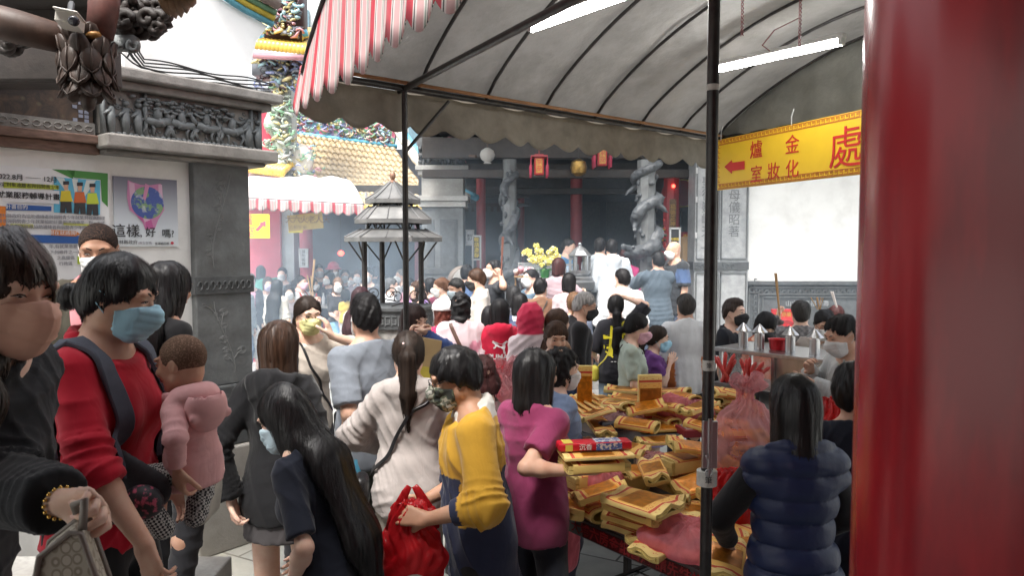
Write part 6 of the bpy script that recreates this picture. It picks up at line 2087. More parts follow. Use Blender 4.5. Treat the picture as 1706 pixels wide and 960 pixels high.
def hang_sign(name, label, px0, py0, px1, py1, Y, m, fn, tilt=0.0):
 a, b_ = at(px0, py1, Y), at(px1, py0, Y)
 p = thing(name, label, 'sign', (a + b_)/2)
 c = (a + b_)/2
 mb = MB(); mb.box(c, (b_.x - a.x,.02, b_.z - a.z), rotm(0, tilt,0)); mb.build('board', m, p, bevel=.003)
 mb = MB()
 for s_ in (-.35,.35): mb.tube([c + V((s_*(b_.x - a.x),0, (b_.z - a.z)/2 - .01)), c + V((s_*(b_.x - a.x),0, (b_.z - a.z)/2 + .12))],.004,5)
 mb.build('hanger', BLACKM, p)
 fn(p, c, b_.x - a.x, b_.z - a.z)
PINKR = mat('sign_pink_red', (.60,.05,.10),.5, bump=0)
def small_sign(p, c, w_, h_):
 for i, (t_, dx, dz) in enumerate((('金爐', -.02,.24), ('化妝室', -.10, -.26))): text_obj('lettering', t_,.165, PINKR, p, c + V((dx*w_ - .05, -.011, dz*h_)), (1,0,0), (0,0,1),.001,.001, thick=0)
 mb = MB(); q = [(.20, -.15), (.26, -.21), (.375, -.02), (.41, -.055), (.41,.15), (.255,.10), (.30,.06)]
 mb.add([c + V((x*w_, -.0125, z*h_)) for x, z in ((.19, -.16), (.25, -.22), (.37,.02), (.42, -.04), (.42,.22), (.27,.12), (.31,.09))], [(0,1,2,3,4,5,6)]); mb.build('arrow', PINKR, p)
hang_sign('arrow_sign', 'small yellow sign with red characters and an up right arrow',372,357,449,397,10.4, mat('bright_yellow_board', (.80,.68,.01),.4, bump=0), small_sign)
def plaque(p, c, w_, h_):
 text_obj('lettering', '大六火老人天',.13, mat('brown_ink', (.16,.07,.02),.5, bump=0), p, c + V((.04, -.011,.03)), (1,0,0), (0,0,1),.001,.001, spacing=.8)
 text_obj('lettering', '三和平安',.07, mat('brown_ink', (.16,.07,.02),.5, bump=0), p, c + V((-.12, -.011, -.09)), (1,0,0), (0,0,1),.001,.001)
hang_sign('gilt_plaque', 'tilted gilt plaque with brown calligraphy under the striped awning',480,356,538,383,11.6, mat('gilt_board', (.50,.33,.06),.35, var=.3, metal=.2), plaque, -6)
hang_sign('edge_sign', 'yellow sign mostly hidden behind the gilt plaque',481,368,504,388,11.9, mat('bright_yellow_board', (.80,.68,.01),.4, bump=0), lambda*a: None)
# temple tower seen past the stone pier
tw = thing('temple_gate_tower', 'colourful temple gate tower with dragon pillar and amber eaves behind the pier', 'tower', (-4.4,12.5,0))
q = lambda px, py, Y=12.5: at(px, py, Y)
mb = MB(); a, b_ = q(405,300), q(446,150); mb.box(((a.x + b_.x)/2,12.7, (b_.z + 0)/2), (b_.x - a.x + .3,.3, b_.z)); mb.build('red_wall', mat('pink_red_paint', (.50,.05,.09),.5, var=.15), tw)
a, b_ = q(446,290), q(480,110); mb = MB(); mb.box(((a.x + b_.x)/2,12.8, b_.z/2), (b_.x - a.x,.3, b_.z)); mb.build('pale_wall', mat('pale_blue_tile', (.55,.60,.60),.5), tw)
cx_ = q(466,200)
mb = MB(); r_ = random.Random(41)
mb.tube([q(462 + 9*math.sin(u*9),285 - 165*u,12.4) for u in np.linspace(0,1,30)], [.12 + .03*math.sin(u*30) for u in np.linspace(0,1,30)],10, mi=0)
for i in range(170): curl(mb, q(464 + r_.gauss(0,10),120 + 168*r_.random(),12.3), r_.uniform(.04,.10), r_, r_.choice((0,0,0,1,2,3)))
mb.build('dragon_pillar', [mat('celadon', (.42,.48,.42),.45, var=.3, scale=20), mat('porcelain_1', (.24,.42,.28),.35), mat('porcelain_5', (.58,.50,.26),.35), mat('pale_stone', (.5,.5,.48),.6)], tw, True)
mb = MB()
a, b_ = q(425,128), q(505,100); mb.box(((a.x + b_.x)/2,12.6, (a.z + b_.z)/2), (b_.x - a.x,.5, b_.z - a.z))
for i in range(120): curl(mb, q(425 + 80*r_.random(),98 + 60*r_.random() ** 1.4,12.25), r_.uniform(.04,.1)*1.1, r_, r_.choice((0,0,1,2,3,4)))
mb.build('bracket_tier', [mat('slate_carving', (.18,.19,.22),.5, var=.4), mat('porcelain_0', (.26,.30,.50),.35), mat('porcelain_5', (.58,.50,.26),.35), mat('porcelain_4', (.32,.50,.56),.35), mat('maroon_wood', (.06,.025,.028),.5)], tw, True)
for lv, (yy, xs, xe, Y) in enumerate(((78,422,512,12.0), (282,400,470,12.0), (58,440,500,12.6))):
 mb = MB()
 for i in range(14):
  x = xs + (xe - xs)*i/13
  c = at(x, yy + 10*(i/13 - .5), Y); mb.tube([c + V((0,1.2,.45)), c],.055,8, mi=0); mb.ball(c + V((0, -.03, -.01)), (.075,.03,.08),8,0)
 mb.tube([at(xs, yy - 22, Y + .6), at((xs + xe)/2, yy - 14, Y + .6), at(xe, yy - 24, Y + .6)],.06,8, mi=1); mb.tube([at(xs, yy + 14, Y), at(xe, yy + 18, Y)],.05,8, mi=2)
 mb.build('tiled_eave', [mat('amber_tile', (.62,.40,.06),.3, var=.2), mat('azure_trim', (.12,.42,.60),.45), mat('porcelain_3', (.52,.26,.30),.35)], tw, True)
mb = MB()
for i in range(150): curl(mb, at(430 + 70*r_.random(), -20 + 76*r_.random(),12.3), r_.uniform(.04,.1)*1.1, r_, r_.choice((0,1,2,3,4)))
a, b_ = q(440,70), q(500, -60); mb.box(((a.x + b_.x)/2,12.7, (a.z + b_.z)/2), (b_.x - a.x,.4, b_.z - a.z), None,4)
mb.build('roof_figures', [mat('slate_carving', (.18,.19,.22),.5, var=.4), mat('porcelain_3', (.52,.26,.30),.35), mat('porcelain_5', (.58,.50,.26),.35), mat('porcelain_4', (.32,.50,.56),.35), mat('maroon_wood', (.06,.025,.028),.5)], tw, True)
mb = MB(); mb.tube([q(432,262), q(455,258), q(470,250), q(482,248)],.04,8); mb.tube([q(432,274), q(455,276), q(478,270)],.05,8); mb.build('balustrade', mat('celadon', (.42,.48,.42),.45, var=.3, scale=20), tw, True)
ab = thing('apartment_block', 'pale tiled modern building beyond the temple roofs', 'building', (-9,32,0))
mb = MB(); a, b_ = at(484,300,32), at(600,0,32); mb.box(((a.x + b_.x)/2,33,7), (b_.x - a.x,2,16)); mb.box((at(700,200,32).x,33.5,4.2), (3.2,2,9)); mb.build('wall', mat('pale_facade', (.55,.58,.58),.7, var=.08, scale=2), ab)
mb = MB()
for px, py in ((506,45), (506,110), (545,45), (545,110), (575,60), (690,215)):
 c = at(px, py,31.9); mb.box(c, (.5,.12,1.4))
mb.build('window', mat('window_glass', (.12,.20,.25),.1, bump=0), ab)
# checked bags and stall at the far court
c = at_z(560,598,0); c = V((at(565,590,10.8).x,10.8,0))
cb = thing('checked_bag', 'pale checked bag standing on the paving behind the mother', 'bag', c)
def check_mat():
 m, nt, b = _new('checked_cloth')
 w1 = N(nt, 'ShaderNodeTexBrick', Scale=1.0); w1.offset = 0
 for kx, vx in (('Mortar Size',.008), ('Brick Width',.05), ('Row Height',.05)): w1.inputs[kx].default_value = vx
 w1.inputs['Color1'].default_value = (.55,.5,.5,1); w1.inputs['Color2'].default_value = (.5,.45,.46,1); w1.inputs['Mortar'].default_value = (.15,.1,.14,1)
 nt.links.new(coords(nt, (1,1,1), 'Object', (R(90),0,0)), w1.inputs['Vector']); nt.links.new(w1.outputs[0], b.inputs['Base Color']); return m
g = SDF((-.42, -.25, -.02), (.42,.25,.42),.016); g.rc((-.24,0,.16), (.24,0,.16),.17,.17, k=.05); g.rc((-.24,0,.08), (.24,0,.08),.17,.17, k=.05); g.plane((0,0,.005), (0,0, -1)); X, Yg, Z = g.full(); g.f = g.f + .012*wav(X, Yg, Z,3,18)
v, q_ = g.mesh(); child(cb, 'bag_body', v, [q_], check_mat())
# offering stall with bottles far left
c = V((at(540,480,11.9).x,11.9,0))
os_ = thing('offering_stall', 'small glass topped stall with bottles and red offering packs', 'stall', c)
mb = MB(); mb.box((c.x, c.y,1.02), (1.0,.5,.03)); mb.box((c.x, c.y,.45), (1.0,.5,.03))
mb.build('shelf', ALU, os_)
for dx in (-.47,.47):
 for dy in (-.22,.22):
  mb = MB(); mb.box((c.x + dx, c.y + dy,.52), (.03,.03,1.03)); mb.build('leg', ALU, os_)
for i in range(9):
 x = c.x - .4 + i*.1
 mb = MB(); mb.lathe([(.025,1.035), (.028,1.06), (.028,1.16), (.012,1.20), (.014,1.24)], (x, c.y - .1 + .05*(i % 3),0),10, mi=0); tag(mb.build('bottle', mat('pale_bottle' if i % 3 else 'red_bottle', (.55,.58,.6) if i % 3 else (.55,.04,.05),.3), None, 'auto'), 'small bottle standing on the glass topped stall', 'bottle', 'bottles on the stall')
mb = MB(); r_ = random.Random(5)
for i in range(14): mb.box((c.x - .4 + .8*r_.random(), c.y - .15,.52 + .25*r_.random()), (.14,.1,.12), rotm(0,0, r_.random()*60))
mb.build('red_pack', mat('red_pack', (.5,.04,.06),.4), os_, bevel=.005)
# ---------------------------------------------------------------- smoke
def smoke(lo, hi, dens):
 """drifting incense smoke: thickest over the left of the court, thin inside the hall"""
 lo, hi = V(lo), V(hi)
 mb = MB(); mb.box((lo + hi)/2, hi - lo)
 m = bpy.data.materials.new('incense_smoke'); m.use_nodes = True; nt = m.node_tree
 nt.nodes.remove(nt.nodes['Principled BSDF'])
 pv = nt.nodes.new('ShaderNodeVolumePrincipled'); pv.inputs['Color'].default_value = (.68,.84,1,1); pv.inputs['Anisotropy'].default_value = .2
 vec = coords(nt)
 sx = nt.nodes.new('ShaderNodeSeparateXYZ'); nt.links.new(vec, sx.inputs[0])
 mr = N(nt, 'ShaderNodeMapRange'); mr.interpolation_type = 'SMOOTHSTEP'
 for k_, v_ in (('From Min', -2.6), ('From Max',1.6), ('To Min',1.0), ('To Max',.42)): mr.inputs[k_].default_value = v_
 nt.links.new(sx.outputs[0], mr.inputs['Value'])
 n1 = N(nt, 'ShaderNodeTexNoise', Scale=.9, Detail=3.0, Roughness=.55, Distortion=.8); nt.links.new(vec, n1.inputs['Vector'])
 wsp = ramp(nt, n1.outputs['Fac'], [(.35,.45), (.52,.9), (.68,2.1)])
 mz = N(nt, 'ShaderNodeMapRange'); mz.interpolation_type = 'SMOOTHSTEP'
 for k_, v_ in (('From Min',1.6), ('From Max',3.0), ('To Min',1.0), ('To Max',.25)): mz.inputs[k_].default_value = v_
 nt.links.new(sx.outputs[2], mz.inputs['Value'])
 nt.links.new(mth(nt, 'MULTIPLY', mth(nt, 'MULTIPLY', mth(nt, 'MULTIPLY', mr.outputs[0], wsp), mz.outputs[0]), dens), pv.inputs['Density'])
 nt.links.new(pv.outputs[0], nt.nodes['Material Output'].inputs['Volume'])
 o = mb.build('smoke', m); tag(o, None, None, None, 'stuff')
smoke((-6.2,8.3,.02), (6.0,16.4,3.3),.080)
# ---------------------------------------------------------------- joss paper tables
EU2 = V((.61, -.79,0)).normalized(); EV2 = V((.79,.61,0)).normalized()
TROT = Matrix((EU2, EV2, V((0,0,1)))).transposed()
def steel_table(label, o, lu, lv, z, sign=False, rack=False):
 p = thing('steel_table', label, 'table', o + EU2*lu/2 + EV2*lv/2)
 mb = MB(); mb.box(o + EU2*lu/2 + EV2*lv/2 + V((0,0, z - .012)), (lu, lv,.024), TROT); mb.build('table_top', STEEL_D, p, bevel=.005)
 mb = MB(); mb.box(o + EU2*lu/2 - EV2*.006 + V((0,0, z - .05)), (lu,.012,.082), TROT); mb.box(o - EU2*.006 + EV2*lv/2 + V((0,0, z - .05)), (.012, lv,.082), TROT)
 mb.build('apron', STEEL_D, p, bevel=.002)
 for a in (.03, lu - .03):
  for b_ in (.03, lv - .03):
   mb = MB(); mb.box(o + EU2*a + EV2*b_ + V((0,0, (z - .03)/2)), (.035,.035, z - .03), TROT); mb.build('leg', BLACKM, p, bevel=.003)
 mb = MB()
 for a in (.03, lu - .03): mb.box(o + EU2*a + EV2*lv/2 + V((0,0,.28)), (.025, lv,.025), TROT)
 for i in range(9): mb.tube([o + EU2*(.05 + i*(lu - .1)/8) + EV2*.04 + V((0,0,.285)), o + EU2*(.05 + i*(lu - .1)/8) + EV2*(lv - .04) + V((0,0,.285))],.005,5)
 for i in range(8): mb.tube([o + EU2*.04 + EV2*(.05 + i*(lv - .1)/7) + V((0,0,.29)), o + EU2*(lu - .04) + EV2*(.05 + i*(lv - .1)/7) + V((0,0,.29))],.005,5)
 mb.build('wire_shelf', BLACKM, p)
 if sign:
  mb = MB(); mb.box(o + EU2*(lu*.53) - EV2*.014 + V((0,0, z - .052)), (lu*.62,.006,.062), TROT); mb.build('red_strip', mat('dark_red_sign', (.10,.008,.01),.35, bump=0), p)
  text_obj('lettering', '大埔六房金紙香燭 請先結帳',.062, mat('dull_red_letter', (.40,.03,.035),.4, bump=0), p, o + EU2*(lu*.53) - EV2*.018 + V((0,0, z - .054)), EU2, (0,0,1),.001,.0006, thick=.001)
 return p
T1 = V((.205,3.47,0)); ZL = .75
steel_table('low steel table heaped with gold joss paper, red lettered strip along its edge', T1,.98,.95, ZL, True)
K1 = V((.647,4.0,0)); ZU = .90
steel_table('higher steel table of joss paper behind the low one', K1 - EU2*.92,.92,1.0, ZU)
LT = V((-.13,4.25,0)); steel_table('small steel table of joss paper behind the yellow shirted man', LT - EU2*.28 - EV2*.16,.52,.62,.98)
def paper_mat(name, base, foil, line, style):
 m, nt, b = _new(name)
 uv = nt.nodes.new('ShaderNodeUVMap'); sx = nt.nodes.new('ShaderNodeSeparateXYZ'); nt.links.new(uv.outputs[0], sx.inputs[0])
 u, v_ = sx.outputs[0], sx.outputs[1]
 def inside(x, a, b_): return mth(nt, 'MULTIPLY', mth(nt, 'GREATER_THAN', x, a), mth(nt, 'LESS_THAN', x, b_))
# v folded so that both broad faces carry the same print
 vf = mth(nt, 'FRACT', mth(nt, 'MULTIPLY', v_,2.0))
 def rect(a, b_, c, d): return mth(nt, 'MULTIPLY', inside(u, a, b_), inside(vf, c, d))
 n1 = N(nt, 'ShaderNodeTexNoise', Scale=9.0, Detail=4.0); nt.links.new(coords(nt), n1.inputs['Vector'])
 c = mixc(nt, ramp(nt, n1.outputs['Fac'], [(.35,0.0), (.7,1.0)]), tuple(x*.82 for x in base), base)
 o_ = rect(.10,.90,.09,.91); i_ = rect(.15,.85,.15,.85)
 border = mth(nt, 'SUBTRACT', o_, i_)
 c = mixc(nt, mth(nt, 'MULTIPLY', border,.9), c, line)
 wide = rect(.16,.84,.17,.83)
 c = mixc(nt, mth(nt, 'MULTIPLY', wide,.7), c, (.84,.42,.07))
 f_ = rect(.27,.73,.26,.74) if style == 0 else rect(.20,.80,.22,.78)
 n2 = N(nt, 'ShaderNodeTexNoise', Scale=26.0, Detail=4.0, Distortion=.8); nt.links.new(coords(nt), n2.inputs['Vector'])
 fc = mixc(nt, ramp(nt, n2.outputs['Fac'], [(.35,0.0), (.65,1.0)]), tuple(x*.6 for x in foil), foil)
 c = mixc(nt, f_, c, fc)
# small printed characters along the two ends
 br = N(nt, 'ShaderNodeTexVoronoi', Scale=1.0); br.feature = 'F1'
 mp = nt.nodes.new('ShaderNodeMapping'); mp.inputs['Scale'].default_value = (46,40,1); nt.links.new(uv.outputs[0], mp.inputs['Vector']); nt.links.new(mp.outputs[0], br.inputs['Vector'])
 gl = mth(nt, 'LESS_THAN', br.outputs['Distance'],.30)
 ends = mth(nt, 'ADD', rect(.045,.085,.22,.78), rect(.915,.955,.22,.78))
 c = mixc(nt, mth(nt, 'MULTIPLY', mth(nt, 'MULTIPLY', gl, ends),.85), c, line)
 mid_ = rect(.74,.83,.26,.74) if style == 0 else rect(.81,.835,.26,.74)
 c = mixc(nt, mth(nt, 'MULTIPLY', mth(nt, 'MULTIPLY', gl, mid_),.7), c, line)
 nt.links.new(c, b.inputs['Base Color'])
 nt.links.new(mth(nt, 'MULTIPLY', f_,.45), b.inputs['Metallic'])
 nt.links.new(mth(nt, 'SUBTRACT',.75, mth(nt, 'MULTIPLY', f_,.42)), b.inputs['Roughness'])
 bp = N(nt, 'ShaderNodeBump', Strength=.35, Distance=.004); nt.links.new(n2.outputs['Fac'], bp.inputs['Height']); nt.links.new(bp.outputs[0], b.inputs['Normal'])
 return m
PM = [paper_mat('gold_joss_print', (.90,.67,.25), (.60,.22,.015), (.55,.02,.015),0),
 paper_mat('orange_joss_print', (.89,.62,.19), (.76,.26,.015), (.55,.02,.015),1),
 paper_mat('brown_joss_print', (.90,.69,.27), (.46,.16,.02), (.55,.02,.015),0)]
def edge_mat():
 m, nt, b = _new('paper_edges')
 wv = N(nt, 'ShaderNodeTexWave', Scale=120.0, Distortion=2.0, Detail=2.0); wv.bands_direction = 'Z'; nt.links.new(coords(nt), wv.inputs['Vector'])
 n1 = N(nt, 'ShaderNodeTexNoise', Scale=14.0, Detail=3.0); nt.links.new(coords(nt), n1.inputs['Vector'])
 c = mixc(nt, ramp(nt, wv.outputs[0], [(.2,0.0), (.8,1.0)]), (.58,.42,.12), (.86,.68,.27))
 c = mixc(nt, ramp(nt, n1.outputs['Fac'], [(.4,0.0), (.65,.5)]), c, (.46,.32,.10))
 nt.links.new(c, b.inputs['Base Color']); b.inputs['Roughness'].default_value = .85
 return m
EDGE = edge_mat()
INNER = mat('olive_paper_inside', (.62,.49,.16),.85, var=.25, scale=8, bump=.15)
STRING = mat('pale_string', (.6,.55,.45),.8, bump=0)
JG = 'joss paper bundles on the steel tables'
_pm = {}
def bundle_mesh(kind, L, Wd, Hh, mi, seed):
 """kinds: tube (thick sheets bent to an open tube), fold (layers folded flat, wavy open ends), block (tied block of cut paper), slab"""
 Hh = Hh*.82
 key = (kind, L, Wd, Hh, mi, seed)
 if key in _pm: return _pm[key]
 r_ = random.Random(seed)
 vs, fs, ms, uv = [], [], [], []
 def ring_layer(w_, h_, T, L0, L1, z0, sq, m_out, m_in, wob):
  n = 40; nx = 7
  base = len(vs)
  for shell in (0,1):
   for i in range(nx + 1):
    x = L0 + (L1 - L0)*i/nx
    endw = (abs(2*i/nx - 1)) ** 3
    for k in range(n):
     a = 2*math.pi*k/n
     ca, sa = math.cos(a), math.sin(a)
     ex = sq
     rx = (w_/2 - (T if shell else 0)); rz = (h_/2 - (T if shell else 0))
     rz = max(rz,.0012)
     y = rx*abs(ca) ** ex*(1 if ca > 0 else -1)
     z = rz*abs(sa) ** ex*(1 if sa > 0 else -1)
     wv_ = wob*endw*math.sin(3*y/w_*math.pi + seed + (2 if x > 0 else 0))*(1 if True else 0)
     vs.append((x, y, z0 + h_/2 + z + (wv_ if sa > -.2 else wv_*.2)))
     uv.append((i/nx, k/n))
  S = (nx + 1)*n
  for i in range(nx):
   for k in range(n):
    k2 = (k + 1) % n
    a, b_, c, d = base + i*n + k, base + i*n + k2, base + (i + 1)*n + k2, base + (i + 1)*n + k
    fs.append((d, c, b_, a)); ms.append(m_out)
    fs.append((a + S, b_ + S, c + S, d + S)); ms.append(m_in)
  for k in range(n):
   k2 = (k + 1) % n
   fs.append((base + k, base + k2, base + S + k2, base + S + k)); ms.append(1)
   e_ = base + nx*n
   fs.append((e_ + k2, e_ + k, e_ + S + k, e_ + S + k2)); ms.append(1)
 if kind == 'tube':
  ring_layer(Wd, Hh,.012, -L/2, L/2,0,.85,0,2,.0)
 elif kind == 'fold':
  ring_layer(Wd, Hh,.013, -L/2, L/2,0,.5,0,2,.012)
  ring_layer(Wd*.86, Hh*.38,.006, -L/2 - .006, L/2 + .004, Hh*.30,.6,2,2,.014)
 elif kind == 'slab':
  ring_layer(Wd, Hh, Hh*.5 - .0015, -L/2, L/2,0,.28,0,1,.003)
 else:
  def bx(c, s_, m_):
   b0 = len(vs)
   for dz in (0,1):
    for sx_, sy_ in ((-1, -1), (1, -1), (1,1), (-1,1)):
     vs.append((c[0] + sx_*s_[0]/2, c[1] + sy_*s_[1]/2, c[2] + dz*s_[2])); uv.append(((sx_ + 1)/2, (sy_ + 1)/4))
   for f, q in (((3,2,1,0),1), ((4,5,6,7), m_), ((0,1,5,4),1), ((1,2,6,5),1), ((2,3,7,6),1), ((3,0,4,7),1)):
    fs.append([i + b0 for i in f]); ms.append(q)
  nl, nb_ = max(2, int(Hh/.035)),3
  for j in range(nl):
   for i in range(nb_):
    bx((-L/2 + L/nb_*(i + .5) + r_.uniform(-.002,.002), r_.uniform(-.003,.003), Hh/nl*j), (L/nb_ - .004, Wd*.96, Hh/nl - .003),1)
  ring_layer(Wd*1.02, Hh + .008,.004, -L/2 + .02, L/2 - .03, -.002,.22,0,2,0)
 me = bpy.data.meshes.new('joss_paper')
 me.from_pydata(vs, [], fs)
 for m in (PM[mi], EDGE, INNER): me.materials.append(m)
 me.polygons.foreach_set('material_index', np.array(ms, np.int32))
 uvl = me.uv_layers.new(name='UVMap')
 li = np.zeros(len(me.loops), np.int32); me.loops.foreach_get('vertex_index', li)
 UVa = np.array(uv, np.float32)[li]
# seam fix: the wrap-around quad runs from v close to 1 back to 0
 for p_ in me.polygons:
  l = list(p_.loop_indices); vv = UVa[l,1]
  if vv.max() - vv.min() > .5:
   for q in l:
    if UVa[q,1] < .5: UVa[q,1] += 1.0
 uvl.data.foreach_set('uv', UVa.ravel())
 me.polygons.foreach_set('use_smooth', np.ones(len(fs), bool)); me.update(); me.set_sharp_from_angle(angle=R(40))
 _pm[key] = me
 return me
def bundle(label, px, py, z, yaw, kind='fold', L=.27, Wd=.19, Hh=.06, mi=0, tilt=(0,0), seed=1, name='joss_paper', pos=None, group=JG):
 c = pos if pos is not None else at_z(px, py, z)
 o = bpy.data.objects.new(name, bundle_mesh(kind, L, Wd, Hh, mi, seed))
 sc.collection.objects.link(o)
 o.location = (c[0], c[1], z)
 o.rotation_euler = (R(tilt[0]), R(tilt[1]), R(yaw))
 tag(o, label, 'joss paper', group)
 return o
z = ZL + .001
# low table, front edge to back
bundle('open rolled tube of gold paper at the left front corner of the low table',985,862, z, -62, 'tube',.19,.13,.085,0, seed=2)
bundle('folded gold paper lowest of the tall wavy stack',1065,886, z, -48, 'fold',.27,.20,.055,0, seed=3)
bundle('folded gold paper second from the bottom of the tall wavy stack',1066,872, z + .056, -44, 'fold',.27,.20,.055,1, seed=4)
bundle('folded orange foil paper third in the tall wavy stack',1068,858, z + .112, -50, 'fold',.27,.20,.052,1, seed=5)
bundle('folded paper with orange cover topmost of the tall wavy stack',1070,846, z + .165, -46, 'fold',.28,.21,.05,0, seed=6)
bundle('flat bundle propped against the tall stack with brown foil window',1117,898, z + .045,38, 'fold',.34,.17,.045,2, (0, -14), seed=7)
bundle('open ended bundle under the propped flat one',1098,905, z,30, 'fold',.25,.15,.05,0, seed=8)
bundle('flat bundle with red border right of the propped one',1172,880, z,35, 'slab',.28,.18,.035,0, (4,0), seed=9)
bundle('block of cut paper lower in the pair at the left end of the low table',972,838, z,35, 'block',.22,.15,.075,1, seed=10)
bundle('block of cut paper upper in the pair at the left end of the low table',975,806, z + .085,30, 'block',.22,.15,.075,1, seed=11)
bundle('pale yellow block with brick like cut side behind the tall stack',1035,815, z,32, 'block',.25,.17,.11,1, seed=12)
bundle('thick tied block under its twin at the back of the low table',1138,812, z,28, 'block',.25,.17,.075,1, seed=13)
bundle('thick tied block with rounded gold cover at the back of the low table',1136,782, z + .085,25, 'block',.26,.17,.085,2, seed=14)
bundle('crumpled gold bundle between the tied blocks and the near post',1176,826, z,60, 'fold',.24,.16,.06,0, (5,8), seed=15)
bundle('bundle with orange band leaning behind the near post',1196,800, z + .05,70, 'fold',.24,.17,.07,1, (10,0), seed=16)
bundle('string tied bundle lower of two right of the near post',1216,862, z,8, 'slab',.26,.17,.07,2, seed=17)
bundle('string tied bundle upper of two right of the near post',1216,836, z + .075,10, 'slab',.26,.17,.06,1, seed=18)
bundle('flat gold bundle in front of the tied pair beside the navy vest',1232,915, z,62, 'slab',.30,.20,.03,0, seed=19)
bundle('flat gold bundle lying across another beside the navy vest',1222,900, z + .034,40, 'slab',.28,.18,.03,0, (3,0), seed=20)
bundle('small rolled paper under the pink bag corner',1218,942, z,20, 'fold',.18,.12,.05,0, seed=21)
bundle('loose gold bundle between brick block and tied blocks',1090,800, z,65, 'fold',.24,.16,.05,1, (0,6), seed=22)
bundle('orange foil bundle laid on the brick like block',1060,790, z + .115,40, 'fold',.26,.17,.035,1, (0,5), seed=23)
# higher table
z = ZU + .001
bundle('flat gold bundle at the front edge of the higher table',1100,738, z,14, 'fold',.26,.15,.03,0, seed=31)
bundle('flat orange bundle behind the front one on the higher table',1100,718, z,10, 'fold',.26,.14,.035,1, seed=32)
o = bundle('bundle standing upright with brown foil window on the higher table',1080,700, z + .15,0, 'slab',.30,.15,.05,2, seed=33, pos=at_z(1080,703, z)); o.rotation_euler = (R(90), R(-90), R(8)); o.location.z = z + .15
o = bundle('tall narrow bundle standing upright beside the black jacket',973,655, z + .16,0, 'slab',.32,.10,.05,1, seed=34, pos=at(974,660,4.75)); o.rotation_euler = (R(90), R(-90), R(-6)); o.location.z = z + .16
tb = (('open roll of gold paper lowest left in the roll heap',1108,700,0,115,.10,.075), ('open roll of gold paper lowest right in the roll heap',1155,697,0,118,.12,.09), ('open roll in the middle of the roll heap',1131,690,.0,120,.11,.085),
 ('open roll of gold paper on top of the roll heap',1138,668,.09,125,.13,.10), ('long roll with orange band across the roll heap',1110,678,.085,140,.10,.07))
for i, (lab, px, py, dz, yw, w_, h_) in enumerate(tb): bundle(lab, px, py + 8, z + dz, yw, 'tube',.20, w_, h_, i % 2, seed=40 + i)
bundle('folded bundle with orange foil behind the upright one',1050,672, z,150, 'fold',.28,.16,.06,1, seed=46)
bundle('folded bundle at the far edge near the brown skirt',1040,655, z,160, 'fold',.28,.16,.05,0, seed=47)
for i in range(7):
 bundle(('outermost', 'second', 'third', 'fourth', 'fifth', 'sixth', 'innermost')[i] + ' leaning sheet pack of the fan beside the blue cardigan',945 + i*10,690 - i*3, z + .02 + .008*i,105 + i*3, 'fold',.30,.12,.03, i % 2, (32 - 2*i, -8), seed=50 + i, group='fanned joss paper packs')
lf = ((806,690,60, 'fold'), (826,686,100, 'fold'), (812,704,85, 'slab'), (832,702,120, 'tube'), (818,672,70, 'slab'))
ln = ('orange foil bundle lowest', 'gold bundle crosswise', 'flat bundle nearest', 'open roll', 'flat bundle farthest')
for i, (px, py, yw, kd) in enumerate(lf): bundle(ln[i] + ' in the left heap behind the yellow shirted man', px, py + 22, z + .02*(i % 3), yw, kd,.24,.14,.06, i % 2, seed=60 + i)
ol = ((1200,668,.0), (1225,672,.0), (1210,655,.08), (1232,656,.08), (1205,640,.16), (1226,645,.15), (1215,690,0), (1195,690,0), (1243,668,.03))
on = ('bottom left', 'bottom right', 'second row left', 'second row right', 'topmost left', 'topmost right', 'front right', 'front left', 'rightmost')
for i, (px, py, dz) in enumerate(ol): bundle('olive paper roll, %s in the heap below the glass counter' % on[i], px, py + 22, z + dz,150 + 17*((i*7) % 5), 'tube',.20,.12,.07,0, (6*((i*3) % 4 - 1), -10), seed=70 + i, group='olive paper rolls behind the near post')
# more packs heaped over the two tables
rx = random.Random(77)
more = ((1042,735, ZU,.0), (1062,700, ZU,.05), (1000,700, ZU,.03), (1030,668, ZU,.08), (1075,668, ZU,.10), (1120,645, ZU,.10), (1165,668, ZU,.11), (1175,706, ZU,.02), (990,680, ZU,.10), (1008,660, ZU,.05), (1150,735, ZU,.045))
for i, (px, py, zz, dz) in enumerate(more):
 bundle(('foil faced', 'plain edged', 'red bordered', 'bent', 'thin', 'wide', 'curled', 'short', 'slanted', 'tilted', 'small')[i] + ' gold pack heaped loosely on the higher table', px, py + 16, zz + dz + .002, rx.uniform(0,180), ('fold', 'tube', 'fold', 'tube')[i % 4],.24, (.13,.11)[i % 2], (.045,.07)[i % 2], i % 3, (rx.uniform(-14,14), rx.uniform(-12,12)), seed=100 + i)
more = ((1010,838,.0), (1000,815,.10), (1120,870,.055), (1150,850,.01), (1160,800,.08), (1100,830,.10), (1195,880,.03), (950,842,.02), (1205,925,.06), (1090,780,.13))
for i, (px, py, dz) in enumerate(more):
 bundle(('long foil', 'short foil', 'crossed', 'squashed', 'steep', 'curled up', 'worn', 'narrow', 'broad', 'rear')[i] + ' gold pack heaped loosely on the low table', px, py + 14, ZL + dz + .002, rx.uniform(0,180), ('fold', 'fold', 'tube', 'slab')[i % 4],.24, (.15,.12)[i % 2], (.05,.06)[i % 2], i % 3, (rx.uniform(-14,14), rx.uniform(-12,12)), seed=120 + i)
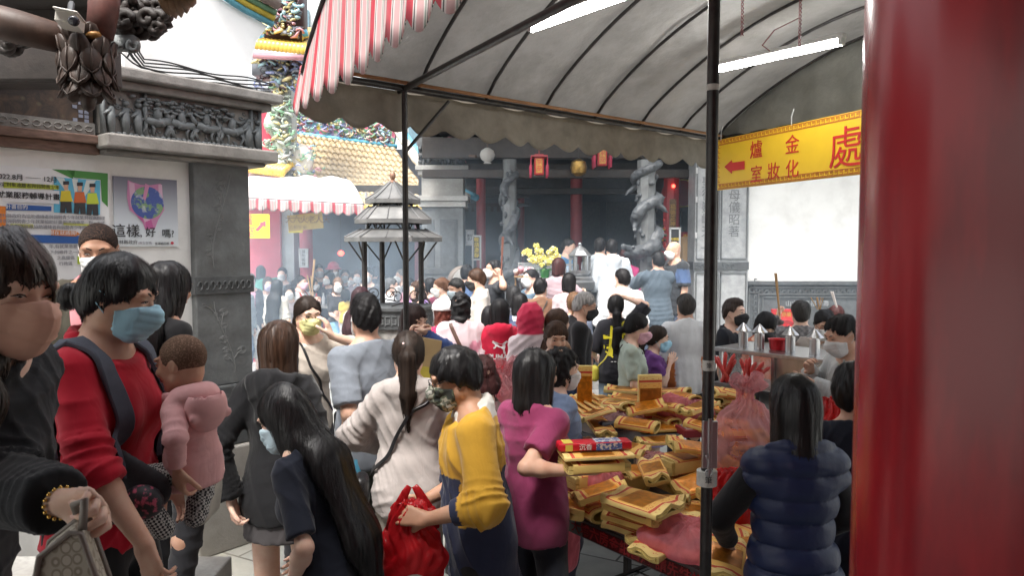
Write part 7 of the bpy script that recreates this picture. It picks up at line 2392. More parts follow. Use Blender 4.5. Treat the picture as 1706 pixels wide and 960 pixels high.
# other goods on the tables
c = at_z(1165,724, ZU); bx_ = thing('incense_box', 'flat dark red incense box with clear lid on the higher table', 'box', c,.15)
mb = MB(); mb.box((0,0,.022), (.24,.15,.044)); mb.build('carton', mat('dark_red_card', (.30,.015,.03),.4, bump=.05), bx_, bevel=.004, org=(0,0,0))
mb = MB(); mb.box((0,0,.046), (.20,.11,.004)); mb.build('lid', mat('clear_lid', (.62,.55,.50),.2), bx_, org=(0,0,0))
for o in bx_.children: o.location = (0,0,0)
c = at_z(1025,722, ZU); p = thing('wrapped_pack', 'black and white wrapped paper pack leaning by the pink bag', 'pack', c)
g = SDF((-.14, -.08, -.01), (.14,.08,.12),.008); g.rc((-.09,0,.04), (.09,0,.05),.04,.035, k=.02); X, Yg, Z = g.full(); g.f = g.f + .006*wav(X, Yg, Z,4,60)
v, q_ = g.mesh(); child(p, 'wrapper', v, [q_], mat('black_white_wrap', (.03,.03,.05),.35, col2=(.5,.5,.48), scale=22, edge=(.36,.42)))
p.rotation_euler = (0,0,.5)
def plastic(name, col, alpha, rough=.28, crinkle=.5):
 key = 'plastic_' + name
 if key in _MC: return _MC[key]
 m, nt, b = _new(key)
 n1 = N(nt, 'ShaderNodeTexNoise', Scale=7.0, Detail=5.0, Roughness=.6, Distortion=1.6); nt.links.new(coords(nt, (1,1,.6)), n1.inputs['Vector'])
 c = mixc(nt, ramp(nt, n1.outputs['Fac'], [(.4,0.0), (.62,1.0)]), tuple(x*.86 for x in col), tuple(min(.9, x*1.12 + .02) for x in col))
 nt.links.new(c, b.inputs['Base Color']); b.inputs['Roughness'].default_value = rough
 rg = mth(nt, 'ABSOLUTE', mth(nt, 'SUBTRACT', n1.outputs['Fac'],.5))
 bp = N(nt, 'ShaderNodeBump', Strength=crinkle, Distance=.04); nt.links.new(rg, bp.inputs['Height']); nt.links.new(bp.outputs[0], b.inputs['Normal'])
 out = nt.nodes['Material Output']
 tr = nt.nodes.new('ShaderNodeBsdfTranslucent'); nt.links.new(c, tr.inputs['Color'])
 mx = nt.nodes.new('ShaderNodeMixShader'); mx.inputs[0].default_value = .45; nt.links.new(b.outputs[0], mx.inputs[1]); nt.links.new(tr.outputs[0], mx.inputs[2])
 tp = nt.nodes.new('ShaderNodeBsdfTransparent'); tp.inputs[0].default_value = (*[min(1,.35 + .65*x/max(col)) for x in col],1)
 m2 = nt.nodes.new('ShaderNodeMixShader')
 fr = N(nt, 'ShaderNodeLayerWeight', Blend=.35)
 nt.links.new(mth(nt, 'MINIMUM', mth(nt, 'ADD', alpha, mth(nt, 'MULTIPLY', fr.outputs['Facing'],.45)),1.0), m2.inputs[0])
 nt.links.new(tp.outputs[0], m2.inputs[1]); nt.links.new(mx.outputs[0], m2.inputs[2]); nt.links.new(m2.outputs[0], out.inputs[0])
 _MC[key] = m
 return m
PINKB = plastic('pink', (.80,.28,.34),.58)
PALEP = plastic('pale_pink', (.70,.42,.44),.34)
REDB = plastic('red', (.62,.02,.02),.80,.22)
ORB = plastic('orange', (.70,.14,.02),.85,.3)
def bag(label, c, w_, d_, h_, m, knot=.0, handles=False, seed=1, yaw=0, name='plastic_bag', floor=False, body='bag_film', lying=False, h=.009, cat='bag'):
 """c: base centre. A slack bag: full bottom, puckered towards the neck"""
 p = thing(name, label, cat, c, yaw)
 top = h_ + .06
 g = SDF((-w_*.9 - .03, -d_*.9 - .03, -.02), (w_*.9 + .03, d_*.9 + .03, top + .12), h)
 ux = (0,1,0)
 if lying:
  g.rc((-w_*.3,0, h_*.40), (w_*.3,.02, h_*.34), h_*.48, h_*.36, k=.05); g.ell((0,0, h_*.3), (w_*.52, d_*.5, h_*.38), None, k=.05)
 else:
  g.rc((0,0, h_*.30), (0,0, h_*.52), w_*.5, w_*.46, k=.04, flat=(ux, w_/d_))
  g.rc((0,0, h_*.50), (0,0, h_*.92), w_*.44, w_*.12 if knot else w_*.34, k=.05, flat=(ux, w_/d_))
  if knot: g.rc((0,0, h_*.92), (.01,0, h_*1.0), w_*.10, w_*.07, k=.02); g.rc((0,0, h_*1.0), (w_*.12,0, h_*1.09), w_*.06, w_*.16, k=.02, flat=((0,1,0),2)); g.rc((0,0, h_*1.0), (-w_*.12,0, h_*1.1), w_*.06, w_*.13, k=.02, flat=((0,1,0),2))
 g.plane((0,0,.004), (0,0, -1))
 X, Yg, Z = g.full()
 ang = np.arctan2(Yg, X)
 pk = np.clip((Z - h_*.35)/(h_*.6),0,1)
 g.f = g.f + pk*.012*np.sin(ang*13 + 3*np.sin(Z*30 + seed)) + .008*(1 - 2*np.abs(wav(X, Yg, Z, seed,22))) + .005*(1 - 2*np.abs(wav(X, Yg, Z, seed + 3,48)))
 v, q_ = g.mesh()
 child(p, body, v, [q_], m)
 if handles:
  for sx in (-1,1):
   mb = MB(); pts = [V((sx*w_*.30,0, h_*.80)), V((sx*w_*.26, -.01, h_*1.0)), V((sx*w_*.10,0, h_*1.20)), V((sx*w_*.04,.0, h_*1.26))]
   mb.tube(pts, [.034,.024,.016,.012],10, flat=(V((0,1,0)),.35)); o = mb.build('handle', m, None, True); o.parent = p
 return p
c = at_z(1150,925, ZL); bag('large pink plastic bag slumped over the near end of the low table', c,.42,.32,.18, PINKB, lying=True, seed=3, yaw=-.7)
bundle('gold bundle wrapped inside the large pink bag',1170,930, ZL + .004, -30, 'fold',.24,.14,.05,1, seed=81, group='bagged joss paper')
c = at(1243,770,3.35); c.z = ZL; bag('clear pink knotted bag full of gold paper right of the near post', V((at(1243,700,3.6).x,3.6, ZL + .10)),.32,.25,.43, PALEP, knot=1, seed=5)
for i, (dz, yw, mi) in enumerate(((.13,20,1), (.20,70,0), (.28,120,1))):
 bundle(('lowest', 'middle', 'topmost')[i] + ' gold bundle inside the clear knotted bag',0,0, ZL + dz, yw, 'fold',.20,.13,.065, mi, (8*i,12), seed=82 + i, pos=V((at(1243,700,3.6).x,3.6,0)), group='bagged joss paper')
p = thing('display_stand', 'low steel riser under the clear knotted bag', 'riser', V((at(1243,700,3.6).x,3.6, ZL)))
mb = MB(); mb.box((at(1243,700,3.6).x,3.6, ZL + .05), (.30,.2,.095), TROT); mb.build('block', STEEL_D, p, bevel=.004)
c = at_z(1224,812, ZL + .02); bag('red plastic bag with pale lettering behind the tied bundles', V((at(1222,790,3.15).x,3.15, ZL)),.22,.16,.22, REDB, handles=True, seed=7)
c = at_z(1140,668, ZU); bag('pale pink plastic bag at the back of the higher table', V((at(1145,650,4.5).x,4.5, ZU)),.32,.24,.20, PINKB, seed=9, lying=True)
c = at_z(1035,708, ZU); bag('pink plastic bag with red patches lying on the higher table', V((at(1030,690,4.4).x,4.4, ZU)),.34,.22,.11, PALEP, seed=11, lying=True, yaw=-.3)
bag('small pink bag squeezed between the held stack and the wavy stack', V((at(1012,822,3.45).x,3.47, ZL + .08)),.14,.12,.13, PINKB, seed=41, lying=True)
bag('small pink bag behind the tied blocks on the low table', V((at(1098,800,3.75).x,3.78, ZL + .05)),.16,.12,.13, PALEP, seed=43, lying=True)
bag('pink plastic bag crumpled at the left end of the low table', V((at(944,845,3.52).x,3.52, ZL)),.15,.12,.12, PINKB, seed=12, lying=True)
bag('tall pink bag of gold paper in front of the red jacket', V((at(820,650,4.38).x,4.38,.982)),.24,.2,.29, PALEP, seed=14, knot=1)
bag('pink carrier bag held beside the white raincoat', V((at(858,640,4.5).x,4.5,.982)),.18,.14,.27, PALEP, seed=15, handles=True)
bag('pink bag hanging from the low table leg', V((at(936,900,3.6).x,3.62,.32)),.18,.14,.38, PINKB, seed=16, handles=True)
bag('red shopping bag between navy vest and glass counter', V((at(1380,720,3.6).x,3.6,1.0)),.26,.2,.17, REDB, seed=17)
p = thing('goods_crate', 'steel rack holding the red shopping bag', 'rack', V((at(1380,720,3.6).x,3.6,0)))
mb = MB(); mb.box((at(1380,720,3.6).x,3.6,.985), (.4,.3,.03)); mb.build('shelf', STEEL_D, p)
for dx in (-.17,.17):
 for dy in (-.12,.12): mb = MB(); mb.tube([(at(1380,720,3.6).x + dx,3.6 + dy,0), (at(1380,720,3.6).x + dx,3.6 + dy,.97)],.013,8); mb.build('leg', STEEL_D, p)
# ---------------------------------------------------------------- glass fronted steel counter
G0 = V((at(1197,578,5.23).x,5.23,0)); G1 = V((at(1430,607,4.48).x,4.48,0))
gd = (G1 - G0); GL_ = gd.length; gd = gd.normalized(); gn = V((0,0,1)).cross(gd)
GR = Matrix((gd, gn, V((0,0,1)))).transposed(); ZC = at(1197,578,5.23).z
ct = thing('glass_counter', 'steel counter with glass panes and a row of conical vents', 'counter', (G0 + G1)/2)
def gp(a, b_, z): return G0 + gd*a + gn*b_ + V((0,0, z))
mb = MB(); mb.box(gp(GL_/2,.22, ZC - .015), (GL_ + .04,.48,.03), GR); mb.box(gp(GL_/2,.22,.52), (GL_,.42,.98), GR); mb.build('cabinet', STEEL, ct, bevel=.004)
mb = MB()
for a in (.01, GL_*.42, GL_*.68, GL_ - .01):
 for b_ in (.02,.42):
  mb = MB(); mb.box(gp(a, b_, (ZC + 1.0)/2), (.022,.022, ZC - 1.0), GR); mb.build('post', STEEL, ct)
mb = MB(); mb.box(gp(GL_*.55,.035, (ZC + 1.0)/2 - .01), (GL_*.25,.004, ZC - 1.04), GR)
mb.build('steel_panel', STEEL, ct)
mb = MB(); mb.box(gp(GL_*.21,.02, (ZC + 1.0)/2), (GL_*.40,.005, ZC - 1.03), GR); mb.build('pane', GLASS, ct); mb = MB(); mb.box(gp(GL_*.84,.02, (ZC + 1.0)/2), (GL_*.30,.005, ZC - 1.03), GR); mb.build('pane', GLASS, ct)
for i, (px, py, Y) in enumerate(((1238,575,5.22), (1265,580,5.13), (1316,588,4.97), (1357,592,4.82))):
 c = at(px, py, Y); c.z = ZC
 mb = MB(); mb.lathe([(.033,0), (.033,.105)], c,20); mb.lathe([(.056,.118), (.056,.121), (.004,.175)], c,24); mb.lathe([(.022,.10), (.022,.125)], c,10)
 mb.build('conical_vent', STEEL, ct, 'auto')
c = at(1296,583,5.1); c.z = ZC; tb_ = thing('red_tub', 'small red plastic tub on the steel counter between the vents', 'tub', c)
mb = MB(); mb.lathe([(.055,0), (.065,.07), (.07,.073), (.06,.07), (.05,.01)], c,20); mb.build('tub', mat('red_plastic', (.62,.02,.03),.3, bump=0), tb_, 'auto')
r_ = random.Random(17)
for k_, (px, py, Y, n_, lab) in enumerate(((1209,632,5.0,8, 'bunch of red wrapped incense packs left in the glass counter'), (1243,640,4.9,10, 'bunch of red wrapped incense packs spreading in front of the glass counter'))):
 c = at(px, py, Y); p = thing('incense_packs', lab, 'incense', c)
 p.name = 'incense_bunch'
 for i in range(n_):
  a = r_.uniform(-.6,.6) + (.3 if k_ else 0); L_ = r_.uniform(.12,.2)
  d = V((math.sin(a), r_.uniform(-.2,.2), math.cos(a)))
  mb = MB(); mb.tube([c + V((r_.uniform(-.03,.03), r_.uniform(-.03,.03), -.02)), c + d*L_*.9, c + d*L_], [.012,.014,.004],6, flat=(V((0,1,0)),.5)); mb.build('pack', mat('red_pack_paper', (.6,.03,.04),.4, var=.2, scale=30, col2=(.62,.12,.10)), p)
 mb = MB(); mb.box(c + V((0,.0, -.10)), (.14,.10,.16), GR); mb.build('holder', STEEL_D, p, bevel=.003)
# ---------------------------------------------------------------- people
BLK, DBR, BRN, LBR, GRY, MAR = (.012,.011,.012), (.030,.019,.014), (.065,.033,.020), (.16,.085,.045), (.32,.31,.30), (.06,.02,.02)
SK1, SK2, SK3 = (.66,.43,.32), (.60,.38,.28), (.74,.52,.41)
WM, BM_, LB, PKM = (.72,.72,.71), (.02,.02,.022), (.35,.62,.78), (.70,.40,.48)
def base_cols(v, c): return np.tile(np.array(c, np.float32), (len(v),1))
# --- the closest group
def quick(**k): return person(k)
w1 = person(dict(id='coat', label='woman in black coat and peach mask with long wavy brown hair, nearest at left', px=6, yt=381, Y=1.43, floor=.4, yaw=84, hyaw=-16, lean=18, hpitch=-3, hroll=0, sex='f', skin=SK3, lid=.0022,
 hair=('longwavy', (.045,.028,.02),.34), bang=.056, sidehair=-1, tailw=(.08,.10,.10,.06), mask=(.62,.36,.27), mtype='cup',
 top=dict(col=(.010,.011,.014), t=.03, sleeve='long', hem=.45, collar=True, wr=.006, name='coat', wide=.012), bot=dict(kind='trousers', col=(.02,.02,.022)),
 armR=dict(l=(-.24,.10,.95), hint=(-.3,1,0)), armL=dict(w=(98,838,1.24), hint=(.1,.9, -.6), curl=.9, hd=(-.1, -1,.05), hn=(-.9, -.1, -.4), thumb=.8)))
w2 = person(dict(id='mum', label='woman in red shirt with light blue mask carrying a baby in pink', px=196, yt=421, Y=2.0, floor=.4, yaw=86, hyaw=8, hpitch=18, sex='f', b=1.0, skin=SK2, lid=.0022,
 hair=('bun', BLK), bun=(0,.125, -.035), bang=.040, mask=(.36,.62,.76),
 top=dict(col=(.52,.010,.030), t=.018, sleeve='roll', hem=.84, collar='polo', wr=.007, wide=.008), bot=dict(kind='trousers', col=(.012,.012,.014)),
 armR=dict(w=(240,905,1.74), hint=(-.7,.35, -.8), curl=.5, hd=(-.1, -.35, -1), hn=(.8, -.2,.1)), armL=dict(w=(285,800,2.26), hint=(.6,.5, -.8))))
# baby in the carrier, facing the woman
def hound(v, k, arms):
 q = np.floor(v/.011).astype(int).sum(1) % 2
 return np.where(q[:, None] > 0, np.array([[.6,.6,.58]]), np.array([[.03,.03,.035]]))
def check_cloth():
 m, nt, b = _new('houndstooth_cloth')
 ch = N(nt, 'ShaderNodeTexChecker', Scale=150.0); nt.links.new(coords(nt, (1,1,1), 'Object', (.3,.2,.5)), ch.inputs['Vector'])
 ch.inputs['Color1'].default_value = (.55,.55,.53,1); ch.inputs['Color2'].default_value = (.03,.03,.035,1)
 nt.links.new(ch.outputs[0], b.inputs['Base Color']); b.inputs['Roughness'].default_value = .85; return m
w3 = person(dict(id='baby', label='baby in pink hooded jacket and black white checked leggings held in a carrier', px=301, yt=559, Y=1.98, H=.60, sit=True, **{'raise': 1}, yaw=-118, hpitch=8, hyaw=14, sex='f', b=1.22, hs=.73, skin=(.62,.40,.29),
 hair=('buzz', (.13,.08,.055)), near=.5, h=.006,
 top=dict(col=(.76,.42,.42), t=.018, sleeve='long', hem=.74, hood=True, wr=.003, slen=.92), bot=dict(kind='trousers', t=.016, mat=check_cloth(), hem=.1),
 armL=dict(w=(296,782,1.87), hint=(.5,.6, -.2), curl=.6), armR=dict(w=(262,668,2.08), hint=(-.5, -.2, -.5)), shoe=(.5,.5,.5)))
w4 = person(dict(id='olive', label='man with cropped hair in olive jacket looking down, in front of the job poster', px=163, yt=374, Y=3.1, floor=.4, yaw=22, hpitch=16, sex='m', skin=(.42,.24,.16), lid=.002,
 hair=('buzz', BLK), mask=WM, top=dict(col=(.055,.05,.035), t=.02, sleeve='long', hem=.80, collar=True, wr=.006), armL=dict(l=(.12, -.25,1.02)), armR=dict(l=(-.12, -.26,1.02))))
w5 = person(dict(id='dark', label='woman in black with straight black hair seen from behind the baby', px=280, yt=434, Y=3.2, floor=.4, yaw=150, hpitch=10, sex='f', hair=('long', BLK,.22),
 top=dict(col=(.012,.012,.014), t=.018, sleeve='long', hem=.82)))
w6 = person(dict(id='hoodie', label='woman in black hoodie and grey skirt with brown hair, seen from behind', px=466, yt=533, Y=3.25, yaw=170, sex='f', hair=('bob', BRN,.20), skin=SK3,
 top=dict(col=(.012,.012,.014), t=.028, sleeve='long', hem=.80, hood=True, wr=.007, wide=.012), bot=dict(kind='skirt', col=(.075,.068,.07), hem=.72, flare=.015), step=.12,
 armL=dict(w=(385,832,3.12), hint=(.8,.8,0), curl=.6), armR=dict(l=(-.2, -.12,.95)), shoe=(.6,.6,.6)))
w7 = person(dict(id='longhair', label='girl in navy tee bending forward with very long black hair and pale mask', px=474, yt=645, Y=2.62, H=1.52, yaw=-112, lean=17, side=2, hpitch=12, hroll=-3, sex='f', b=.86, skin=SK3,
 hair=('long', BLK,.52), tailw=(.075,.085,.075,.022), mask=(.55,.70,.78),
 top=dict(col=(.016,.020,.034), t=.02, sleeve='tee', hem=.80, wr=.006, wide=.01), bot=dict(kind='skirt', col=(.02,.022,.035), hem=.6, flare=.03),
 armL=dict(w=(488,968,2.48), hint=(.6,.9,.1)), armR=dict(l=(-.10, -.20,.95)), floor=0))
w8 = person(dict(id='glasses', label='woman in cream tee with glasses raising both hands to her hair', px=512, yt=492, Y=4.5, yaw=38, hpitch=12, sex='f', skin=SK3, hair=('lowpony', DBR,.2), mask=(.62,.60,.28), glasses=True,
 top=dict(col=(.52,.46,.40), t=.025, sleeve='half', hem=.82, wide=.02, wr=.006), bot=dict(kind='trousers', col=(.05,.05,.06)),
 armR=dict(w=(470,572,4.40), hint=(-.3, -.9, -1), curl=.25, hd=(.1,.1,.95), hn=(.9,.2,0)), armL=dict(w=(552,560,4.40), hint=(1, -.1, -.35), curl=.35, hd=(-.25,.15,.95), hn=(-.7,.6,0))))
w9 = person(dict(id='greytee', label='man in grey tee and grey green shorts with short fade haircut', px=608, yt=491, Y=3.95, yaw=-132, hyaw=-22, sex='m', b=1.1, skin=SK2, hair=('fade', BLK), mask=(.6,.6,.6),
 top=dict(col=(.225,.25,.29), t=.024, sleeve='tee', hem=.80, wide=.012, wr=.003), bot=dict(kind='shorts', col=(.11,.125,.105), hem=.47, t=.022),
 armL=dict(w=(588,752,3.8), hint=(.5,.9, -.3), curl=.6), armR=dict(l=(-.22, -.15,.95))))
w10 = person(dict(id='windbreaker', label='woman in pale grey windbreaker with long dark ponytail and black shoulder strap', px=680, yt=549, Y=3.5, yaw=186, sex='f', skin=SK3, hair=('ponytail', DBR,.34), tailw=(.024,.036,.036,.012), near=1.1,
 top=dict(col=(.47,.42,.40), t=.032, sleeve='long', hem=.78, hood=True, wr=.0075, rough=.55, wide=.016), bot=dict(kind='trousers', col=(.40,.36,.31), t=.018),
 armL=dict(l=(.14, -.24,1.06), hint=(1,.5, -.2)), armR=dict(l=(-.14, -.24,1.02), hint=(-1,.5, -.2))))
YW, NV, WHc = (.60,.33,.035), (.028,.035,.075), (.62,.60,.56)
def rugby(v, k, arms):
 c = base_cols(v, YW)
 R3 = np.array(k.Rt); piv = np.array([0,0,.92*k.s])
 u = (v - piv) @ R3; z = u[:,2]/k.s + .92
 tors = np.abs(u[:,0]) < .165*k.s
 slv = np.zeros(len(v), bool); cuff = np.zeros(len(v), bool)
 for sd, (S, E, W,*_r) in arms.items():
  d1, t1 = seg_d(v, S, E); d2, t2 = seg_d(v, E, W)
  near_ = (np.minimum(d1, d2) < .115) & ((np.abs(u[:,0]) > .135*k.s) | (d2 < .07))
  slv |= near_; cuff |= (d2 < .08) & (t2 > .40)
 c[(z < 1.185) & ~slv] = NV
 c[cuff] = NV
 c[(z > 1.43) & (np.linalg.norm(u[:, :2], axis=1) < .10)] = WHc
 c[(z > 1.405) & (np.abs(u[:,0]) < .085) & (z > 1.405)] = WHc
 return c
def camo():
 m, nt, b = _new('camouflage_mask')
 n1 = N(nt, 'ShaderNodeTexNoise', Scale=22.0, Detail=2.0); nt.links.new(coords(nt), n1.inputs['Vector'])
 c = ramp(nt, n1.outputs['Fac'], [(0, (.03,.035,.03)), (.43, (.10,.12,.08)), (.5, (.32,.30,.24)), (.57, (.12,.13,.10)), (.63, (.42,.40,.36))], 'CONSTANT')
 nt.links.new(c, b.inputs['Base Color']); b.inputs['Roughness'].default_value = .8; return m
w11 = person(dict(id='yellow', label='man in yellow and navy rugby shirt with glasses and camouflage mask holding a red bag', px=758, yt=578, Y=2.88, yaw=-82, hpitch=16, lean=5, sex='m', b=1.05, skin=(.50,.29,.19), lid=.002, hair=('pixie', BLK), bang=.05, mask=(.2,.2,.2), maskmat=camo(), glasses=True,
 top=dict(fn=rugby, t=.026, sleeve='long', hem=.66, collar=True, wr=.008, wide=.016, slen=.55), bot=dict(kind='trousers', col=(.02,.02,.03)),
 armL=dict(w=(712,866,2.68), hint=(.6,.95, -.5), curl=.75, hd=(-.2, -.9,.15), hn=(-.9, -.1, -.35), thumb=.9), armR=dict(w=(710,834,2.94), hint=(-.5,.9, -.5), curl=.7, hd=(.1, -.9, -.05), hn=(.9,0, -.3), thumb=.8)))
w12 = person(dict(id='magenta', label='woman in magenta polo shirt with black bob holding out a stack of joss paper', px=894, yt=580, Y=3.22, yaw=142, hyaw=-15, sex='f', b=1.05, skin=SK2, hair=('bob', BLK,.13),
 top=dict(col=(.25,.036,.105), t=.024, sleeve='short', hem=.78, collar=True, wr=.006, wide=.012, belly=False), bot=dict(kind='trousers', col=(.02,.022,.032)),
 armR=dict(w=(962,786,3.0), hint=(-.3,.8, -.9), curl=.3, hn=(.1,0,1), thumb=.3), armL=dict(w=(925,760,3.5), hint=(.7,.6, -.7))))
w62 = person(dict(id='redcurl', label='woman with curly reddish hair and pale mask behind the yellow shirt', px=794, yt=592, Y=3.6, yaw=-75, hpitch=10, sex='f', skin=SK3, hair=('curlyshort', MAR), mask=(.62,.52,.52), top=dict(col=(.10,.05,.05), t=.02, sleeve='long', hem=.82)))
w13 = person(dict(id='cardigan', label='woman with short curly black hair in light blue cardigan facing the joss paper', px=936, yt=578, Y=3.95, yaw=120, hpitch=12, sex='f', skin=SK3, hair=('curlyshort', BLK), mask=WM,
 top=dict(col=(.20,.27,.42), t=.024, sleeve='long', hem=.78, wr=.007, wide=.014), bot=dict(kind='trousers', col=(.03,.035,.06)), armR=dict(w=(962,770,3.75), hint=(-.4,.8, -.6)), armL=dict(l=(.15, -.28,1.05))))
w14 = person(dict(id='vest', label='woman in navy quilted vest with straight black bob, seen from behind at right', px=1324, yt=623, Y=2.52, yaw=183, sex='f', b=.9, hair=('bob', BLK,.145), skin=SK2, near=1.2,
 top=dict(mat=mat('navy_puffer', (.013,.023,.075),.46, var=.12, scale=20, bump=.25, bscale=40, bdist=.006, spec=.4), t=.038, sleeve='none', hem=.72, quilt=.082, wr=.002, collar=True, neck=.01, name='quilted_vest'),
 bot=dict(kind='trousers', col=(.02,.02,.025)), armL=dict(l=(.17, -.24,.98), hint=(1,.5,0)), armR=dict(l=(-.17, -.24,.98), hint=(-1,.5,0))))
# black sleeves under the vest
def undershirt(info, col, name='sleeve', t=.012, to=.97):
 k = info['k']
 for sd, (S, E, W,*_r) in info['arms'].items():
  lo, hi = bounds([S, E, W],.11); g = SDF(lo, hi,.008)
  g.rc(S, E,.050*k.s,.042*k.s, k=.03, infl=t); g.rc(E, W,.042*k.s,.030*k.s, k=.02, infl=t*.8, cut=to)
  X, Y_, Z = g.full(); g.f = g.f + .004*wav(X, Y_, Z,3,40)
  v, q = g.mesh(); child(info['root'], name, v, [q], cloth(col))
undershirt(w14, (.012,.012,.015))
w15 = person(dict(id='edge', label='person in navy with white mask half hidden by the red pillar', px=1438, yt=598, Y=2.85, yaw=150, hyaw=-60, sex='m', hair=('short', BLK), mask=WM, top=dict(col=(.015,.018,.035), t=.024, sleeve='long', hem=.8)))
# --- middle distance
CR = []
def P_(**k):
 CR.append(person(k)); return CR[-1]
DT = dict(kind='trousers', col=(.03,.032,.04)); JN = dict(kind='trousers', col=(.10,.15,.24))
P_(id='oldman', label='grey haired man in black jacket and black mask in profile', px=975, yt=486, Y=6.3, yaw=92, hpitch=14, lean=4, sex='m', skin=SK2, hair=('short', GRY), mask=BM_, glasses=True, top=dict(col=(.018,.018,.018), t=.03, sleeve='long', hem=.72, collar=True), bot=DT)
P_(id='hashtee', label='woman in black tee with a yellow brush mark on the back, hand on her head', px=1026, yt=488, Y=6.9, yaw=176, sex='f', hair=('lowpony', BLK,.2), skin=SK3, top=dict(col=(.020,.020,.026), t=.028, sleeve='half', hem=.78, wide=.02), bot=dict(kind='trousers', col=(.32,.42,.52)),
 armR=dict(l=(-.08,.0,1.68), hint=(-1,.1, -.2)), armL=dict(l=(.2, -.22,1.02)))
P_(id='greentop', label='woman in pale green tee and brown skirt with dark ponytail, in profile', px=1062, yt=521, Y=5.6, yaw=88, hpitch=20, sex='f', skin=SK3, hair=('lowpony', BLK,.22), mask=PKM, top=dict(col=(.46,.54,.47), t=.022, sleeve='tee', hem=.90), bot=dict(kind='skirt', col=(.15,.105,.065), hem=.45), armR=dict(l=(-.16, -.22,1.0)))
P_(id='purplechild', label='girl in crinkled purple top with light blue mask reaching out', px=1096, yt=541, Y=6.2, yaw=85, hpitch=10, sex='f', skin=SK3, hair=('lowpony', DBR,.2), mask=LB, top=dict(col=(.15,.05,.22), t=.024, sleeve='short', hem=.9, wr=.012), bot=dict(kind='skirt', col=(.38,.32,.55), hem=.4), armR=dict(w=(1116,606,6.1), hint=(-.3,.8, -.8)))
def tabs(v, k, arms):
 c = base_cols(v, (.66,.67,.69)); z = v[:,2]/k.s
 c[(z < 1.12) & (z > .80) & (np.abs(np.abs(v[:,0]) - .145) < .028)] = (.62,.20,.05); return c
P_(id='lightshirt', label='man in light grey shirt with orange side tabs, seen from behind', px=1142, yt=487, Y=6.4, yaw=182, sex='m', b=1.08, skin=SK2, hair=('short', (.05,.045,.042)), top=dict(fn=tabs, t=.03, sleeve='long', hem=.78, wide=.012, collar=True), bot=DT, armL=dict(l=(.16, -.25,1.0)), armR=dict(l=(-.16, -.25,1.0)))
P_(id='pinktee', label='woman in pink and white tee with curly black hair and brown shoulder bag', px=768, yt=487, Y=6.2, yaw=178, sex='f', b=1.18, skin=SK2, hair=('curly', BLK,.10), bot=DT,
 top=dict(fn=lambda v, k, a: np.where(((np.abs(v[:,0]) > .07) & (v[:,2] < 1.28*k.s) & (np.sin(v[:,0]*40 + v[:,2]*22) > -.3))[:, None], np.array([[.62,.24,.32]]), np.array([[.68,.52,.55]])), t=.026, sleeve='tee', hem=.78, wide=.02))
undershirt(CR[-1], (.02,.025,.05), 'arm_sleeve',.004)
P_(id='cat', label='person in bright red jacket with a white leaping cat and lettering on the back', px=832, yt=497, Y=6.2, yaw=184, sex='f', b=1.0, hair=('bob', BLK,.10), top=dict(col=(.52,.012,.045), t=.034, sleeve='long', hem=.72, hood=True, wide=.014), bot=DT)
P_(id='raincoat', label='girl in white raincoat with a bright red hood up', px=884, yt=508, Y=5.9, yaw=178, sex='f', hair=('none', BLK), top=dict(fn=lambda v, k, a: np.where((v[:,2] > k.nb.z + .035)[:, None], np.array([[.55,.03,.08]]), np.array([[.70,.58,.60]])), t=.032, sleeve='long', hem=.55, hoodup=True, wide=.016, flare=.03), bot=DT)
P_(id='cap', label='woman in white cap and red top with curly auburn hair', px=737, yt=499, Y=6.6, yaw=200, sex='f', hair=('curly', (.12,.03,.02),.13), top=dict(col=(.55,.03,.10), t=.024, sleeve='long', hem=.8), bot=DT)
P_(id='drink', label='woman in blue jacket drinking with both hands by the canopy post', px=690, yt=507, Y=5.2, yaw=30, hpitch=12, hyaw=20, sex='f', skin=SK3, hair=('bob', (.035,.018,.016),.11), top=dict(col=(.05,.09,.26), t=.022, sleeve='long', hem=.8),
 armL=dict(l=(.03, -.20,1.50), hint=(.9, -.2, -.7), curl=.6), armR=dict(l=(-.05, -.20,1.50), hint=(-.9, -.2, -.7), curl=.6), bot=DT)
P_(id='smile', label='woman with short tousled brown hair in blue jacket facing the camera', px=927, yt=534, Y=5.1, yaw=8, hpitch=16, sex='f', skin=SK2, hair=('pixie', BRN), bang=.05, top=dict(col=(.05,.085,.20), t=.022, sleeve='long', hem=.8), bot=DT)
P_(label='woman with long brown hair behind the tousled haired woman', px=930, yt=513, Y=5.9, yaw=120, sex='f', skin=SK3, hair=('long', BRN,.2), top=dict(col=(.30,.17,.10), t=.02, sleeve='long', hem=.8), bot=DT)
P_(label='girl with small dark bob beside the red jacket', px=818, yt=508, Y=6.9, yaw=150, H=1.40, floor=0, sex='f', hair=('bob', BLK,.1), top=dict(col=(.55,.52,.50), t=.02, sleeve='short', hem=.8), bot=DT)
P_(id='navypack', label='woman with dark bob and navy backpack between red jacket and raincoat', px=866, yt=487, Y=7.4, yaw=175, sex='f', hair=('bob', BLK,.09), top=dict(col=(.50,.55,.60), t=.02, sleeve='short', hem=.8), bot=JN)
P_(label='woman with grey black hair in front of the raised incense', px=855, yt=475, Y=7.9, yaw=185, sex='f', hair=('bob', (.03,.03,.032),.09), top=dict(col=(.10,.11,.13), t=.02, sleeve='short', hem=.8), bot=DT)
P_(label='woman with long purple brown hair in white coat carrying an orange bag', id='orangebag', px=601, yt=477, Y=7.4, yaw=160, sex='f', hair=('long', (.045,.02,.025),.22), top=dict(col=(.55,.52,.46), t=.028, sleeve='long', hem=.6), bot=dict(kind='wide', col=(.16,.28,.42)), shoe=(.6,.6,.6), step=.2)
